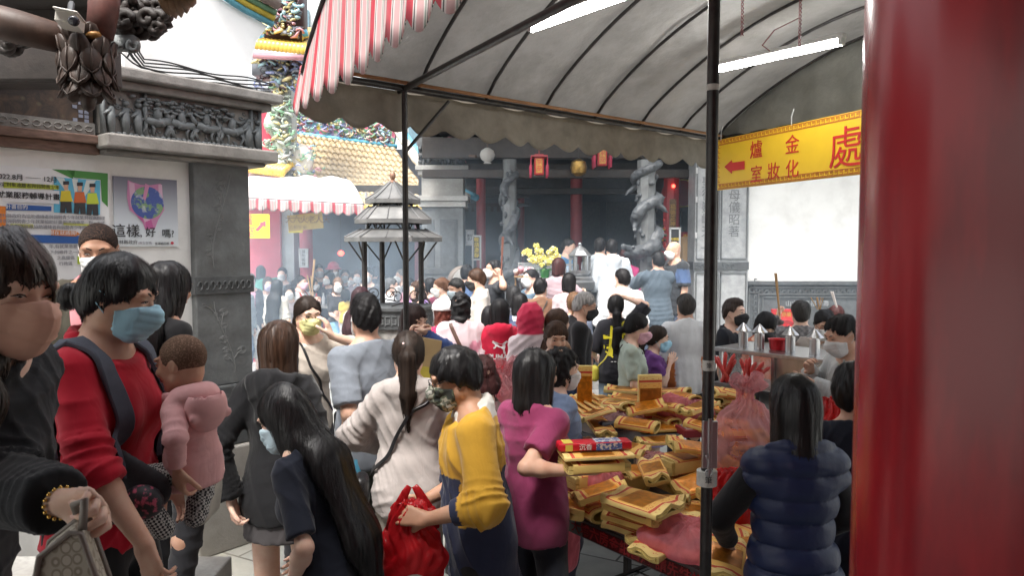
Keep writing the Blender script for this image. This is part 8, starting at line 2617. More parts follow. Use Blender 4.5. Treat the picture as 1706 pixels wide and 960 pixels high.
P_(id='youth', label='young man in black with undercut hair and black mask behind the glass counter', px=1224, yt=498, Y=6.4, yaw=48, sex='m', skin=SK3, hair=('fade', (.05,.035,.03)), mask=BM_, top=dict(col=(.02,.022,.03), t=.026, sleeve='short', hem=.8), bot=DT)
P_(label='woman in orange top and black mask bending over the glass counter', px=1276, yt=521, Y=6.05, yaw=5, hpitch=28, sex='f', skin=SK3, hair=('bob', BLK,.07), bang=.045, mask=BM_, top=dict(col=(.60,.16,.08), t=.02, sleeve='short', hem=.8), bot=DT)
P_(id='scarfman', label='man in grey checked jacket raising incense before the red banner', px=1334, yt=499, Y=6.6, yaw=172, sex='m', b=1.1, skin=SK3, hair=('short', (.04,.038,.036)), top=dict(fn=lambda v, k, a: np.where(((np.sin(v[:,0]*130)*np.sin(v[:,2]*130)) > 0)[:, None], np.array([[.21,.205,.21]]), np.array([[.11,.108,.115]])), t=.03, sleeve='long', hem=.75, wr=.007), bot=DT, armL=dict(l=(.17, -.22,1.52), hint=(.9,0, -.6), curl=.8, hd=(0, -.2,1), hn=(-1,0,0)))
P_(label='man with glasses and white mask in pale jacket looking down at the counter', px=1374, yt=516, Y=5.9, yaw=-12, hpitch=24, sex='m', skin=SK2, hair=('short', BLK), mask=WM, glasses=True, top=dict(col=(.40,.36,.33), t=.026, sleeve='long', hem=.8, wr=.008), bot=DT)
P_(id='clerk', label='man in pale grey shirt leaning to the glass counter beside the red pillar', px=1404, yt=525, Y=4.35, yaw=-80, hpitch=18, lean=6, sex='m', b=1.05, skin=SK2, hair=('short', BLK), mask=(.6,.6,.6), top=dict(col=(.44,.46,.47), t=.028, sleeve='long', hem=.82, collar=True, wr=.008), bot=DT, armL=dict(w=(1352,640,4.1), hint=(.5,.8, -.5)), armR=dict(w=(1350,618,4.5), hint=(-.4,.8, -.5)))
P_(label='woman with auburn hair behind the man in glasses at the counter', px=1392, yt=508, Y=7.6, yaw=170, sex='f', hair=('bob', MAR,.09), top=dict(col=(.35,.2,.2), t=.02, sleeve='long', hem=.8), bot=DT)
# --- in front of the hall
P_(id='brown', label='man in brown shirt seen from behind near the offering tray', px=901, yt=462, Y=8.6, yaw=184, hyaw=-25, sex='m', b=1.08, skin=SK3, hair=('short', BLK), mask=WM, top=dict(col=(.20,.105,.065), t=.03, sleeve='long', hem=.78, collar=True, wide=.01), bot=DT)
P_(id='whiteshirt', label='man in plain white shirt seen from behind', px=1036, yt=446, Y=8.3, yaw=188, hyaw=20, sex='m', b=1.06, skin=SK3, hair=('short', BLK), mask=WM, top=dict(col=(.74,.75,.76), t=.032, sleeve='long', hem=.70, wide=.012, collar=True), bot=DT, armL=dict(l=(.15, -.25,1.1)), armR=dict(l=(-.15, -.25,1.1)))
P_(id='stripes', label='youth in white hooded sweatshirt with three black slanted bars on the back', px=1019, yt=397, Y=9.6, floor=.35, yaw=182, sex='m', skin=SK3, hair=('short', BLK), top=dict(col=(.60,.64,.68), t=.036, sleeve='long', hem=.72, hood=True, wide=.02), bot=dict(kind='trousers', col=(.6,.6,.6)), armL=dict(l=(.14, -.26,1.15)), armR=dict(l=(-.14, -.26,1.15)))
P_(label='youth in grey shirt standing left of the white hooded sweatshirt', px=1000, yt=395, Y=9.9, floor=.35, yaw=160, sex='m', skin=SK3, hair=('short', BLK), top=dict(col=(.30,.33,.36), t=.026, sleeve='short', hem=.78), bot=DT)
P_(id='slate', label='boy in slate blue tee and jeans with hands joined, seen from behind', px=1096, yt=418, Y=9.35, floor=.178, yaw=178, hyaw=10, sex='m', b=1.12, skin=SK2, hair=('short', BLK), top=dict(col=(.075,.10,.125), t=.03, sleeve='tee', hem=.75, wide=.014), bot=dict(kind='trousers', col=(.06,.08,.12)), armL=dict(l=(.05, -.26,1.3), hint=(1,.2, -.2)), armR=dict(l=(-.05, -.26,1.3), hint=(-1,.2, -.2)))
P_(id='bald', label='bald man in black tee and white mask facing left beside the stone pier', px=1122, yt=401, Y=9.4, floor=.35, yaw=-70, hpitch=6, sex='m', b=1.1, skin=(.56,.35,.25), hair=('none', BLK), mask=WM, top=dict(fn=lambda v, k, a: np.where(((v[:,2] < 1.34*k.s) & (v[:,2] > 1.18*k.s) & (np.abs(v[:,0]) > .15))[:, None], np.array([[.06,.10,.20]]), np.array([[.028,.03,.034]])), t=.03, sleeve='tee', hem=.76, wide=.012), bot=dict(kind='trousers', col=(.05,.07,.11)))
P_(label='woman with dark red hair in magenta top beside the stone dragon', px=1043, yt=417, Y=9.9, floor=.35, yaw=175, H=1.62, sex='f', hair=('bob', MAR,.1), top=dict(col=(.42,.03,.15), t=.022, sleeve='long', hem=.8), bot=DT)
P_(label='man in bright blue shirt bowing at the metal censer', px=948, yt=397, Y=10.6, floor=.35, yaw=60, hpitch=10, sex='m', skin=SK3, hair=('short', (.03,.03,.03)), top=dict(col=(.08,.25,.48), t=.022, sleeve='short', hem=.8), bot=DT)
P_(label='woman with maroon hair reaching out by the glass case', px=932, yt=429, Y=9.0, yaw=150, floor=.178, sex='f', skin=SK3, hair=('bob', MAR,.08), top=dict(col=(.45,.33,.36), t=.024, sleeve='short', hem=.8), bot=DT, armR=dict(l=(-.2, -.35,1.25)))
P_(label='man in blue tee with white mask at the offering tray', px=884, yt=447, Y=8.95, yaw=-60, sex='m', floor=0, skin=SK3, hair=('short', BLK), mask=WM, top=dict(col=(.10,.16,.22), t=.024, sleeve='short', hem=.8), bot=DT)
P_(label='woman in pale pink top with dark hair in front of the hooded censer', px=948, yt=454, Y=8.5, yaw=175, sex='f', hair=('bob', BLK,.08), top=dict(col=(.55,.45,.47), t=.024, sleeve='short', hem=.8), bot=DT)
P_(label='woman with light brown ponytail and dark hair tie near the grey haired man', px=957, yt=485, Y=7.2, yaw=178, sex='f', hair=('ponytail', LBR,.25), top=dict(col=(.22,.26,.36), t=.024, sleeve='short', hem=.8), bot=JN)
P_(id='raised', label='man in black tee with glasses raising burning incense high', px=822, yt=432, Y=8.9, floor=.178, yaw=-70, hpitch=-4, sex='m', b=1.08, skin=SK2, hair=('short', BLK), mask=WM, glasses=True, top=dict(col=(.03,.032,.038), t=.026, sleeve='tee', hem=.78), bot=DT, armL=dict(w=(835,462,8.7), hint=(.5, -.2, -1), curl=.9, hd=(0, -.3,1), hn=(-1,0,0)))
P_(id='fringe', label='youth in cream sweater with brown fringe and black mask in profile', px=793, yt=447, Y=8.1, yaw=-84, hpitch=10, sex='m', skin=SK3, hair=('pixie', BRN), bang=.045, mask=BM_, top=dict(col=(.56,.52,.47), t=.03, sleeve='long', hem=.78, wide=.012), bot=DT)
P_(label='man with grey dark hair and pale mask behind the white cap', px=760, yt=463, Y=8.4, yaw=-50, hpitch=16, sex='m', skin=SK2, hair=('short', (.03,.03,.03)), mask=(.5,.6,.65), top=dict(col=(.05,.05,.06), t=.024, sleeve='short', hem=.8), bot=DT)
P_(id='ponywhite', label='woman with light brown ponytail and white mask in white top, in profile', px=734, yt=462, Y=8.9, yaw=-84, hpitch=10, sex='f', skin=SK3, hair=('ponytail', (.17,.08,.045),.2), mask=WM, top=dict(col=(.66,.64,.62), t=.024, sleeve='long', hem=.8), bot=DT, armL=dict(l=(.1, -.35,1.25)))
P_(label='man in blue shirt standing by the round drum', px=778, yt=440, Y=9.6, yaw=170, sex='m', hair=('short', BLK), top=dict(col=(.10,.16,.30), t=.026, sleeve='short', hem=.8), bot=DT)
P_(label='woman in maroon top holding her hands together near the incense burner', px=716, yt=462, Y=9.7, yaw=-80, sex='f', skin=SK3, hair=('bob', BLK,.08), top=dict(col=(.16,.03,.06), t=.022, sleeve='long', hem=.8), bot=DT, armL=dict(l=(.05, -.3,1.28)), armR=dict(l=(-.05, -.3,1.28)))
P_(label='woman in lilac top with long hair beside the incense burner', px=694, yt=468, Y=9.2, yaw=-40, sex='f', skin=SK3, hair=('long', BRN,.2), top=dict(col=(.30,.18,.45), t=.022, sleeve='long', hem=.8), bot=DT)
P_(label='man with grey hair and white shirt behind the burner post', px=652, yt=462, Y=10.4, yaw=110, sex='m', skin=SK3, hair=('short', (.10,.10,.10)), mask=WM, top=dict(col=(.6,.6,.6), t=.024, sleeve='short', hem=.8), bot=DT)
# --- across the court
P_(id='mother', label='mother in black tee and light blue apron skirt holding a child in yellow', px=563, yt=462, Y=11.2, yaw=12, sex='f', skin=SK3, hair=('long', LBR,.15), mask=WM, top=dict(col=(.03,.03,.035), t=.022, sleeve='tee', hem=.95), bot=dict(kind='skirt', col=(.22,.40,.58), hem=.50, flare=.02), shoe=(.65,.65,.65), armL=dict(l=(.02, -.22,1.12)), armR=dict(l=(-.05, -.22,1.05)), step=.15)
P_(label='small child in yellow and grey carried by the mother', id='toddler', px=575, yt=482, Y=10.95, H=.85, **{'raise': 1}, yaw=-160, sex='f', hs=.85, hair=('bob', BLK,.06), top=dict(col=(.55,.40,.06), t=.02, sleeve='short', hem=.8), bot=dict(kind='trousers', col=(.45,.45,.46)))
P_(label='man in white shirt and dark jacket with white mask facing the camera', px=612, yt=446, Y=11.3, yaw=-8, sex='m', skin=SK3, hair=('fade', BLK), mask=WM, top=dict(col=(.06,.065,.075), t=.028, sleeve='long', hem=.75), bot=DT)
P_(label='elderly woman in dark cardigan with pink scarf and pink mask', px=417, yt=455, Y=11.4, yaw=18, sex='f', skin=SK3, hair=('pixie', BRN), mask=PKM, top=dict(fn=lambda v, k, a: np.where(((np.abs(v[:,0]) < .07) & (v[:,1] < 0))[:, None], np.array([[.66,.30,.40]]), np.array([[.03,.03,.04]])), t=.026, sleeve='long', hem=.75), bot=dict(kind='skirt', col=(.04,.045,.07), hem=.42), shoe=(.08,.02,.03))
P_(label='person in washed denim jacket and jeans at the edge of the stone pier', px=404, yt=462, Y=10.9, yaw=60, sex='m', skin=SK3, hair=('short', BLK), top=dict(col=(.28,.34,.38), t=.026, sleeve='long', hem=.75), bot=JN, shoe=(.05,.10,.26))
P_(label='woman in white top with lilac mask behind the long haired woman', px=446, yt=461, Y=11.6, yaw=25, sex='f', skin=SK3, hair=('bob', BRN,.08), mask=(.55,.5,.7), top=dict(col=(.66,.65,.64), t=.024, sleeve='long', hem=.75), bot=DT)
P_(label='woman with very long dark hair in cream coat seen from behind', px=462, yt=465, Y=10.6, yaw=170, sex='f', hair=('long', (.02,.02,.022),.45), top=dict(col=(.55,.50,.43), t=.03, sleeve='long', hem=.6), bot=DT)
P_(label='child in mask peeking between the cream coat and white blouse', px=482, yt=478, Y=11.1, H=1.38, floor=0, yaw=15, sex='f', skin=SK3, hair=('bob', BLK,.06), mask=WM, top=dict(col=(.35,.3,.3), t=.02, sleeve='short', hem=.8), bot=DT)
P_(id='incense_girl', label='woman in white blouse holding incense upright, dark ponytail', px=501, yt=458, Y=11.3, yaw=75, sex='f', skin=SK3, hair=('ponytail', BLK,.2), mask=PKM, top=dict(col=(.70,.69,.68), t=.024, sleeve='long', hem=.8), bot=DT, armR=dict(l=(-.08, -.3,1.22), hd=(0, -.3,1)), armL=dict(l=(.08, -.3,1.22), hd=(0, -.3,1)))
far = ((437,441,12.6,150, 'f', (.06,.25,.20), BLK, 'woman in teal top with raised hand before the dark doors'), (470,445,12.4,0, 'm', (.12,.14,.17), BLK, 'man in dark grey at the side hall doors'), (532,440,12.8,20, 'm', (.10,.13,.18), BLK, 'man in slate shirt left of the bottles'),
 (548,452,12.3, -30, 'f', (.08,.09,.12), BLK, 'woman in black right of the red column'), (556,441,12.7,40, 'f', (.45,.25,.28), MAR, 'woman in bright pink bucket hat deep in the smoke'), (575,448,12.9,10, 'm', (.14,.18,.24), BLK, 'man in blue grey behind the mother'),
 (588,455,12.4, -20, 'f', (.5,.5,.5), DBR, 'woman in white between mother and masked man'), (597,449,12.2, -10, 'f', (.25,.18,.2), BRN, 'woman in dull pink beside the masked man'), (628,442,12.8,160, 'm', (.06,.07,.1), BLK, 'man in navy behind the burner roof'), (640,455,12.3,100, 'f', (.12,.2,.3), BLK, 'woman in blue near the burner scrollwork'),
 (668,448,12.6, -60, 'm', (.3,.32,.35), GRY, 'grey haired man in pale shirt right of the burner post'), (682,462,11.6,60, 'f', (.4,.2,.25), BLK, 'woman in rose top beyond the burner'), (706,455,12.0, -90, 'm', (.10,.1,.13), BLK, 'man in charcoal by the left hall pier'), (425,470,12.9,30, 'f', (.55,.2,.1), BLK, 'woman in orange behind the elderly woman'), (520,462,12.2,80, 'f', (.42,.4,.4), DBR, 'woman in pale grey behind the incense holder'))
for px, yt, Y, yw, sx, col, hc, lab in far:
 P_(id=lab, armR=dict(l=(-.12, -.28,1.62), hint=(-1,0, -.5)) if 'raised' in lab else None, label=lab, px=px, yt=yt, Y=Y, yaw=yw, sex=sx, skin=SK3, hair=('short' if sx == 'm' else 'bob', hc), mask=WM if abs(yw) < 100 else None, top=dict(col=col, t=.024, sleeve='long', hem=.78), bot=DT, h=.018)
# ---------------------------------------------------------------- things the people wear and hold
def worn(name, label, cat, info, group=None):
 e = thing(name, label, cat, info['loc'],0, group)
 e.rotation_euler = info['root'].rotation_euler
 return e
def strap(parent, info, path, width, thick, m, off=.004, n=44, name='strap'):
 vs, fs = ribbon_on(info, path, width, thick, off, n)
 mb = MB(); mb.add(vs, fs); o = mb.build(name, m, None, 'auto'); o.parent = parent; return o
def pouch(parent, c, size, m, h=.009, name='bag_body', rot=None, wr=.004, seed=3):
 c = V(c); sx, sy, sz = size
 g = SDF(c - V((sx, sy, sz))*.5 - V((.06,)*3), c + V((sx, sy, sz))*.5 + V((.06,)*3), h)
 r_ = min(size)*.5
 n_ = [max(0, a/2 - r_) for a in size]
 X, Y, Z = g.full()
 dx = np.maximum(np.abs(X - c.x) - n_[0],0); dy = np.maximum(np.abs(Y - c.y) - n_[1],0); dz = np.maximum(np.abs(Z - c.z) - n_[2],0)
 g.f = np.sqrt(dx*dx + dy*dy + dz*dz) - r_ + wr*wav(X, Y, Z, seed,26)
 v, q = g.mesh(); o = child(parent, name, v, [q], m); return o
BLKL = mat('black_leather', (.018,.018,.02),.38, var=.2, bump=.2, bscale=160)
BRNL = mat('brown_strap', (.10,.05,.035),.5, var=.2, bump=.15)
NAVS = mat('slate_webbing', (.075,.085,.115),.75, var=.2, scale=30, bump=.3, bscale=300)
CAR = mat('charcoal_carrier', (.05,.052,.06),.85, var=.25, scale=20, bump=.3, bscale=200)
CANV = mat('cream_canvas', (.52,.49,.42),.85, var=.12, scale=12, bump=.3, bscale=160)
# the woman with the baby: carrier and rucksack
k = w2['k']; T = k.T
ca = worn('baby_carrier', 'charcoal baby carrier with slate shoulder straps on the woman in red', 'baby carrier', w2)
for sx in (-1,1):
 strap(ca, w2, [T(sx*.13,.14,1.12), T(sx*.115,.15,1.28), T(sx*.105,.08,1.42), T(sx*.105,.0,1.45), T(sx*.115, -.10,1.36), T(sx*.125, -.15,1.22), T(sx*.14, -.13,1.08)],.046,.010, NAVS,.006)
strap(ca, w2, [T(.20*math.cos(a),.005 + .16*math.sin(a),.985) for a in np.linspace(-.1,2*math.pi - .12,26)],.085,.010, CAR,.006,60, 'waist_belt')
g = SDF(T(-.24, -.42,.82), T(.24,.10,1.32),.009)
for sx in (-1,1):
 g = SDF(T(-.24, -.42,.82), T(.24,.10,1.32),.009); g.rc(T(sx*.13, -.06,1.10), T(sx*.12, -.20,1.04),.075,.055, k=.03, flat=((1,0,0),3.5))
 v, q = g.mesh(); child(ca, 'side_panel', v, [q], CAR)
mb = MB(); mb.ball(T(-.165, -.20,1.02), (.035,.055,.045),14); o = mb.build('floral_pouch', mat('floral_print', (.02,.02,.025),.6, col2=(.45,.08,.14), scale=60, edge=(.38,.46)), None, True); o.parent = ca
rk = worn('rucksack', 'grey rucksack on the back of the woman in red', 'rucksack', w2)
pouch(rk, T(0,.19,1.13), (.22,.09,.30), mat('grey_nylon', (.10,.11,.12),.6, var=.2, bump=.2, bscale=180), wr=.006)
for sx in (-1,1): mb = MB(); mb.tube([T(sx*.09,.16,1.38), T(sx*.10,.10,1.44)],.014,8); o = mb.build('strap', CAR, None, True); o.parent = rk
# the baby's hood hanging at the back, with a small round ear
kb = w3['k']; Tb = kb.T
g = SDF(Tb(-.4, -.1,1.05), Tb(.4,.5,1.62),.006); g.ks = .4
g.ell(Tb(0,.17,1.36), (.062,.040,.068), None); g.ell(Tb(0,.155,1.47), (.050,.036,.062), None, op='s', k=.01)
for sx in (-1,1): g.ell(Tb(sx*.15,.22,1.30), (.014,.010,.014), None, k=.008)
v, q = g.mesh(); child(w3['root'], 'hood', v, [q], cloth((.76,.42,.42)))
# canvas tote beyond the baby
ct_ = thing('canvas_bag', 'cream canvas bag hanging beside the baby', 'bag', at(340,868,2.3))
c = at(340,868,2.3)
for o in ():
 pass
pouch(ct_, V((0,0,.14)), (.075,.16,.29), CANV, wr=.008)
mb = MB(); mb.tube([V((0, -.05,.28)), V((-.02, -.04,.40)), V((-.03,.05,.42)), V((0,.05,.28))],.007,6); o = mb.build('handle', CANV, None, True); o.parent = ct_
# gold bracelet and handbag of the woman in the coat
hb = thing('handbag', 'small patterned handbag with taupe trim and green stripe held by the woman in the coat', 'handbag', at(125,935,1.20))
def monogram():
 m, nt, b = _new('oval_pattern_cloth')
 vo = N(nt, 'ShaderNodeTexVoronoi', Scale=1.0); vo.feature = 'F1'; vo.inputs['Randomness'].default_value = 0.0
 nt.links.new(coords(nt, (62,62,46)), vo.inputs['Vector'])
 c = ramp(nt, vo.outputs['Distance'], [(0, (.50,.47,.40)), (.36, (.50,.47,.40)), (.40, (.26,.23,.18)), (.50, (.30,.27,.21)), (.56, (.44,.41,.34))])
 nt.links.new(c, b.inputs['Base Color']); b.inputs['Roughness'].default_value = .5; return m
c0 = at(125,935,1.20)
ux_ = V((.93,.30, -.22)).normalized(); uz_ = V((.25,0,1)).normalized(); uz_ = (uz_ - ux_*uz_.dot(ux_)).normalized()
mb = MB(); poly = [(-.043,.029), (-.007,.073), (.008,.073), (.058, -.029), (.060, -.083), (-.043, -.083)]
mb.prism(poly, c0 - hb.location + V((0,.0,0)), ux_, uz_,.05); o = mb.build('bag_body', monogram(), None, bevel=.006); o.parent = hb
nz_ = ux_.cross(uz_)
for dz in (-.002,.052):
 mb = MB(); mb.tube([ux_*a + uz_*b_ + nz_*dz for a, b_ in poly],.005,8, closed=True); o = mb.build('trim', mat('taupe_leather', (.22,.19,.165),.45), None, True); o.parent = hb
mb = MB(); mb.prism([(-.044, -.083), (-.025, -.083), (-.025, -.017), (-.044,.0)], nz_*-.004, ux_, uz_,.002); o = mb.build('green_stripe', mat('green_webbing', (.02,.14,.07),.6), None); o.parent = hb
mb = MB(); mb.tube([ux_*-.007 + uz_*.073, ux_*-.015 + uz_*.105 + nz_*.02, ux_*.0 + uz_*.12 + nz_*.03, ux_*.008 + uz_*.073 + nz_*.04],.007,8, flat=(nz_,.5)); o = mb.build('handle', mat('taupe_leather', (.22,.19,.165),.45), None, True); o.parent = hb
S, E, W,*_ = w1['arms'][1]
br = worn('bracelet', 'gold bracelet on the wrist of the woman in the black coat', 'bracelet', w1)
d_ = (W - E).normalized(); u_ = d_.orthogonal().normalized(); x_ = d_.cross(u_)
mb = MB()
for i in range(16): a = i*math.pi/8; mb.ball(W + d_*.006 + (u_*math.cos(a) + x_*math.sin(a))*.0265,.0040,8)
o = mb.build('bead', mat('gold_metal', (.75,.48,.14),.25, metal=1), None, True); o.parent = br
# windbreaker woman: shoulder bag, hair clip
k = w10['k']; T = k.T
sb = worn('shoulder_bag', 'small black shoulder bag on a thin strap across the pale windbreaker', 'bag', w10)
loop = [T(.20,.03,.98), T(.12,.15,1.10), T(.02,.16,1.26), T(-.06,.10,1.40), T(-.075,.02,1.46), T(-.06, -.08,1.38), T(.02, -.16,1.22), T(.14, -.14,1.06), T(.20,.0,.97)]
strap(sb, w10, loop,.017,.005, BLKL,.011,70)
pouch(sb, T(.245,.02,.885), (.075,.15,.17), BLKL, wr=.002)
hc = worn('hair_clip', 'pearly pink clip in the ponytail', 'hair clip', w10)
mb = MB()
for a in (-.02,0,.02): mb.ball(k.Hd(a,.095,.075 - abs(a)*.2),.009,10)
o = mb.build('pearl', mat('pink_pearl', (.7,.5,.48),.2), None, True); o.parent = hc
# glasses woman: black strap bag
k = w8['k']; T = k.T
sb = worn('shoulder_bag', 'little black bag on a strap over the cream tee', 'bag', w8)
strap(sb, w8, [T(-.06,.06,1.42), T(-.07, -.04,1.44), T(-.03, -.15,1.28), T(.06, -.17,1.10), T(.16, -.08,.98), T(.17,.0,.95)],.016,.003, BLKL,.004)
pouch(sb, T(.20, -.05,.88), (.07,.12,.14), BLKL, wr=.002)
# olive jacket: pink strap
k = w4['k']; T = k.T
sb = worn('pink_strap_bag', 'pink webbing strap bag on the man in the olive jacket', 'bag', w4)
strap(sb, w4, [T(-.06,.10,1.38), T(-.08,.0,1.46), T(-.09, -.10,1.36), T(-.08, -.17,1.2), T(-.07, -.17,1.0)],.045,.006, mat('pink_webbing', (.62,.25,.28),.7),.005)
pouch(sb, T(-.07, -.21,.92), (.2,.07,.16), mat('pink_webbing', (.62,.25,.28),.7), wr=.003)
# grey tee man: light blue drink can
W = w9['toworld'](w9['arms'][1][2]); cn2 = thing('drink_can', 'light blue can in the hand of the man in the grey tee', 'can', W + V((.03, -.03, -.13)))
mb = MB(); mb.lathe([(.026,0), (.031,.006), (.031,.10), (.026,.112)], (0,0,0),20); o = mb.build('can', mat('light_blue_can', (.12,.42,.62),.3, metal=.3), None, 'auto'); o.parent = cn2
# yellow shirt man: red bag
hl_ = (w11['toworld'](w11['arms'][1][2]) + w11['toworld'](w11['arms'][-1][2]))/2
c = at(690,960,2.36)
rb = bag('red carrier bag with white brush mark held in both hands', V((at(687,900,2.74).x,2.74,.62)),.24,.16,.37, plastic('bright_red', (.60,.012,.02),.86,.25,.45), handles=True, seed=23, yaw=.2, h=.0075)
def decal_on(o, shapes, m, d=V((0,1,0)), off=.004, name='print'):
 from mathutils.bvhtree import BVHTree
 from mathutils.geometry import tessellate_polygon
 me = o.data
 bv = BVHTree.FromPolygons([v.co.copy() for v in me.vertices], [tuple(p.vertices) for p in me.polygons])
 mb = MB()
 for poly in shapes:
  dense = []
  for i in range(len(poly)):
   a, b = poly[i], poly[(i + 1) % len(poly)]
   c_ = max(1, int(math.hypot(b[0] - a[0], b[1] - a[1])/.008))
   dense += [(a[0] + (b[0] - a[0])*j/c_, a[1] + (b[1] - a[1])*j/c_) for j in range(c_)]
  hv = []
  for x, z in dense:
   h_ = bv.ray_cast(V((x,0, z)) - d*1.0, d)
   if h_[0] is None: break
   hv.append(h_[0] - d*off)
  else:
   tri = tessellate_polygon([[V((p[0], p[1],0)) for p in dense]])
   mb.add(hv, [tuple(t_) for t_ in tri])
 q = mb.build(name, m, None, True); q.parent = o.parent
 return q
film = [o for o in rb.children if o.name.startswith('bag_film')][0]
def arc(cx_, cz_, r, a0, a1, w_, n=10):
 A_ = [(cx_ + (r + w_/2)*math.cos(t), cz_ + (r + w_/2)*math.sin(t)) for t in np.linspace(a0, a1, n)]
 return A_ + [(cx_ + (r - w_/2)*math.cos(t), cz_ + (r - w_/2)*math.sin(t)) for t in np.linspace(a1, a0, n)]
decal_on(film, [arc(0,.10,.055,.4,2.6,.012), arc(-.01,.085,.03,3.3,6.0,.010), [(-.06,.03), (-.04,.025), (-.03,.07), (-.045,.075)], [(.02,.02), (.045,.03), (.04,.06), (.025,.055)]], mat('white_film_print', (.75,.7,.68),.4, bump=0))
# magenta woman: stack held in the hand
Wm = w12['toworld'](w12['arms'][-1][2]); fd = (w12['Rz'] @ (w12['arms'][-1][2] - w12['arms'][-1][1])).normalized()
hc_ = Wm + fd*.07
z0 = hc_.z + .022
bundle('orange foil bundle lowest in the stack held by the woman in magenta',0,0, z0,12, 'block',.27,.17,.045,1, seed=91, pos=hc_, group='joss paper held in the hand')
bundle('wide pale yellow sheet pack in the stack held by the woman in magenta',0,0, z0 + .055,8, 'slab',.29,.21,.022,0, seed=92, pos=hc_ + V((0,.01,0)), group='joss paper held in the hand')
ip = thing('incense_pack', 'red printed incense pack lying on the held joss paper', 'incense', (hc_.x, hc_.y, z0 + .078),.16)
mb = MB(); mb.box((0,0,.018), (.31,.075,.034), None); o = mb.build('pack', mat('red_pack_print', (.52,.012,.025),.35, bump=.1), None, bevel=.008); o.parent = ip
mb = MB(); mb.box((-.115,0,.0355), (.04,.06,.002)); mb.box((-.115, -.0385,.018), (.03,.002,.026)); o = mb.build('yellow_label', mat('label_yellow', (.62,.5,.08),.5, bump=0), None); o.parent = ip
mb = MB(); mb.box((.055, -.0385,.018), (.11,.002,.028)); mb.box((.055,0,.0355), (.11,.06,.002)); o = mb.build('picture', mat('label_picture', (.05,.10,.30),.5, col2=(.6,.55,.5), scale=70, edge=(.45,.52), bump=0), None); o.parent = ip
o = text_obj('lettering', '沉香',.028, mat('white_print', (.8,.8,.8),.5), None, (-.045, -.0385,.018), (1,0,0), (0,0,1),.001,.0005); o.parent = ip
mb = MB(); mb.box((.02, -.02, -.018), (.12,.09,.004), rotm(0,0, -14)); o = mb.build('paper_slip', mat('pink_slip', (.66,.42,.40),.6, col2=(.55,.12,.14), scale=60, edge=(.40,.5)), None); o.parent = ip
# marks on backs
def decal_text(info, body, size, x0, z0, m, name='lettering'):
 from mathutils.bvhtree import BVHTree
 me = info['top'].data
 bv = BVHTree.FromPolygons([v.co.copy() for v in me.vertices], [tuple(p.vertices) for p in me.polygons])
 o = text_obj(name, body, size, m, None, (0,0,0), (1,0,0), (0,0,1),0,0, thick=.002)
 for v in o.data.vertices:
  x, z = x0 - v.co.x, z0 + v.co.z
  h_ = bv.ray_cast(V((x,1, z)), V((0, -1,0)))
  v.co = (h_[0] + V((0,.004,0))) if h_[0] is not None else V((x,.1, z))
 o.parent = info['root']
 return o
WHP = mat('white_back_print', (.78,.76,.75),.5, bump=0)
CATP = [(0,.95), (.08,1.0), (.16,.93), (.30,.90), (.45,.80), (.62,.78), (.75,.90), (.88,1.0), (.99,.94), (.97,.82), (.90,.88), (.80,.72), (.82,.55), (.78,.35), (.84,.05), (.72,0), (.70,.1), (.66,.35), (.52,.50), (.40,.52), (.28,.60), (.2,.45), (.10,.40), (.06,.48), (.16,.55), (.18,.72), (.08,.78), (0,.85)]
i_ = PEOPLE['cat']; W_ = .135
zc = at(832,583,6.2).z
decal(i_, [[(W_/2 - x*W_, zc - .02 + y*W_*.85) for x, y in CATP]], WHP, 'leaping_cat_mark',.005)
decal_text(i_, 'PUMA',.062,.018, zc - .045, WHP)
i_ = PEOPLE['hashtee']; zc = at(1026,566,6.9).z; YB = mat('yellow_brush_paint', (.72,.62,.02),.6, var=.15, scale=40)
def bar(x0, z0, x1, z1, w_):
 dx, dz = x1 - x0, z1 - z0; L_ = math.hypot(dx, dz); nx, nz = -dz/L_*w_/2, dx/L_*w_/2
 return [(x0 + nx, z0 + nz), (x1 + nx, z1 + nz), (x1 - nx, z1 - nz), (x0 - nx, z0 - nz)]
decal(i_, [bar(.055, zc - .14,.035, zc + .14,.040), bar(-.035, zc - .15, -.05, zc + .15,.042), bar(.115, zc - .06, -.11, zc - .035,.036), bar(.12, zc + .035, -.115, zc + .06,.038), bar(.03, zc + .10, -.085, zc + .19,.012), bar(.10, zc - .10,.03, zc - .15,.014)], YB, 'brush_mark',.006)
decal(i_, [bar(.05 - j*.03, zc - .19,.03 - j*.03, zc - .19,.008) for j in range(4)], WHP, 'small_print',.006)
i_ = PEOPLE['stripes']; zc = at(1016,448,9.6).z; BK = mat('black_back_print', (.03,.03,.035),.5, bump=0)
decal(i_, [[(.060 - j*.040, zc - .04), (.075 - j*.040, zc - .015 + .014*j), (.052 - j*.040, zc + .0 + .02*j), (.026 - j*.040, zc - .04)] for j in range(3)], BK, 'three_bar_mark',.006)
GP = mat('grey_back_print', (.36,.38,.42),.6, bump=0)
decal(i_, [bar(.11 + .02*math.sin(j), zc - .14 + .06*j,.07 + .02*math.cos(j*2), zc - .10 + .06*j,.012) for j in range(5)] + [bar(-.07 - .02*math.sin(j), zc - .14 + .06*j, -.11 - .02*math.cos(j*2), zc - .10 + .06*j,.012) for j in range(5)], GP, 'line_drawing',.006)
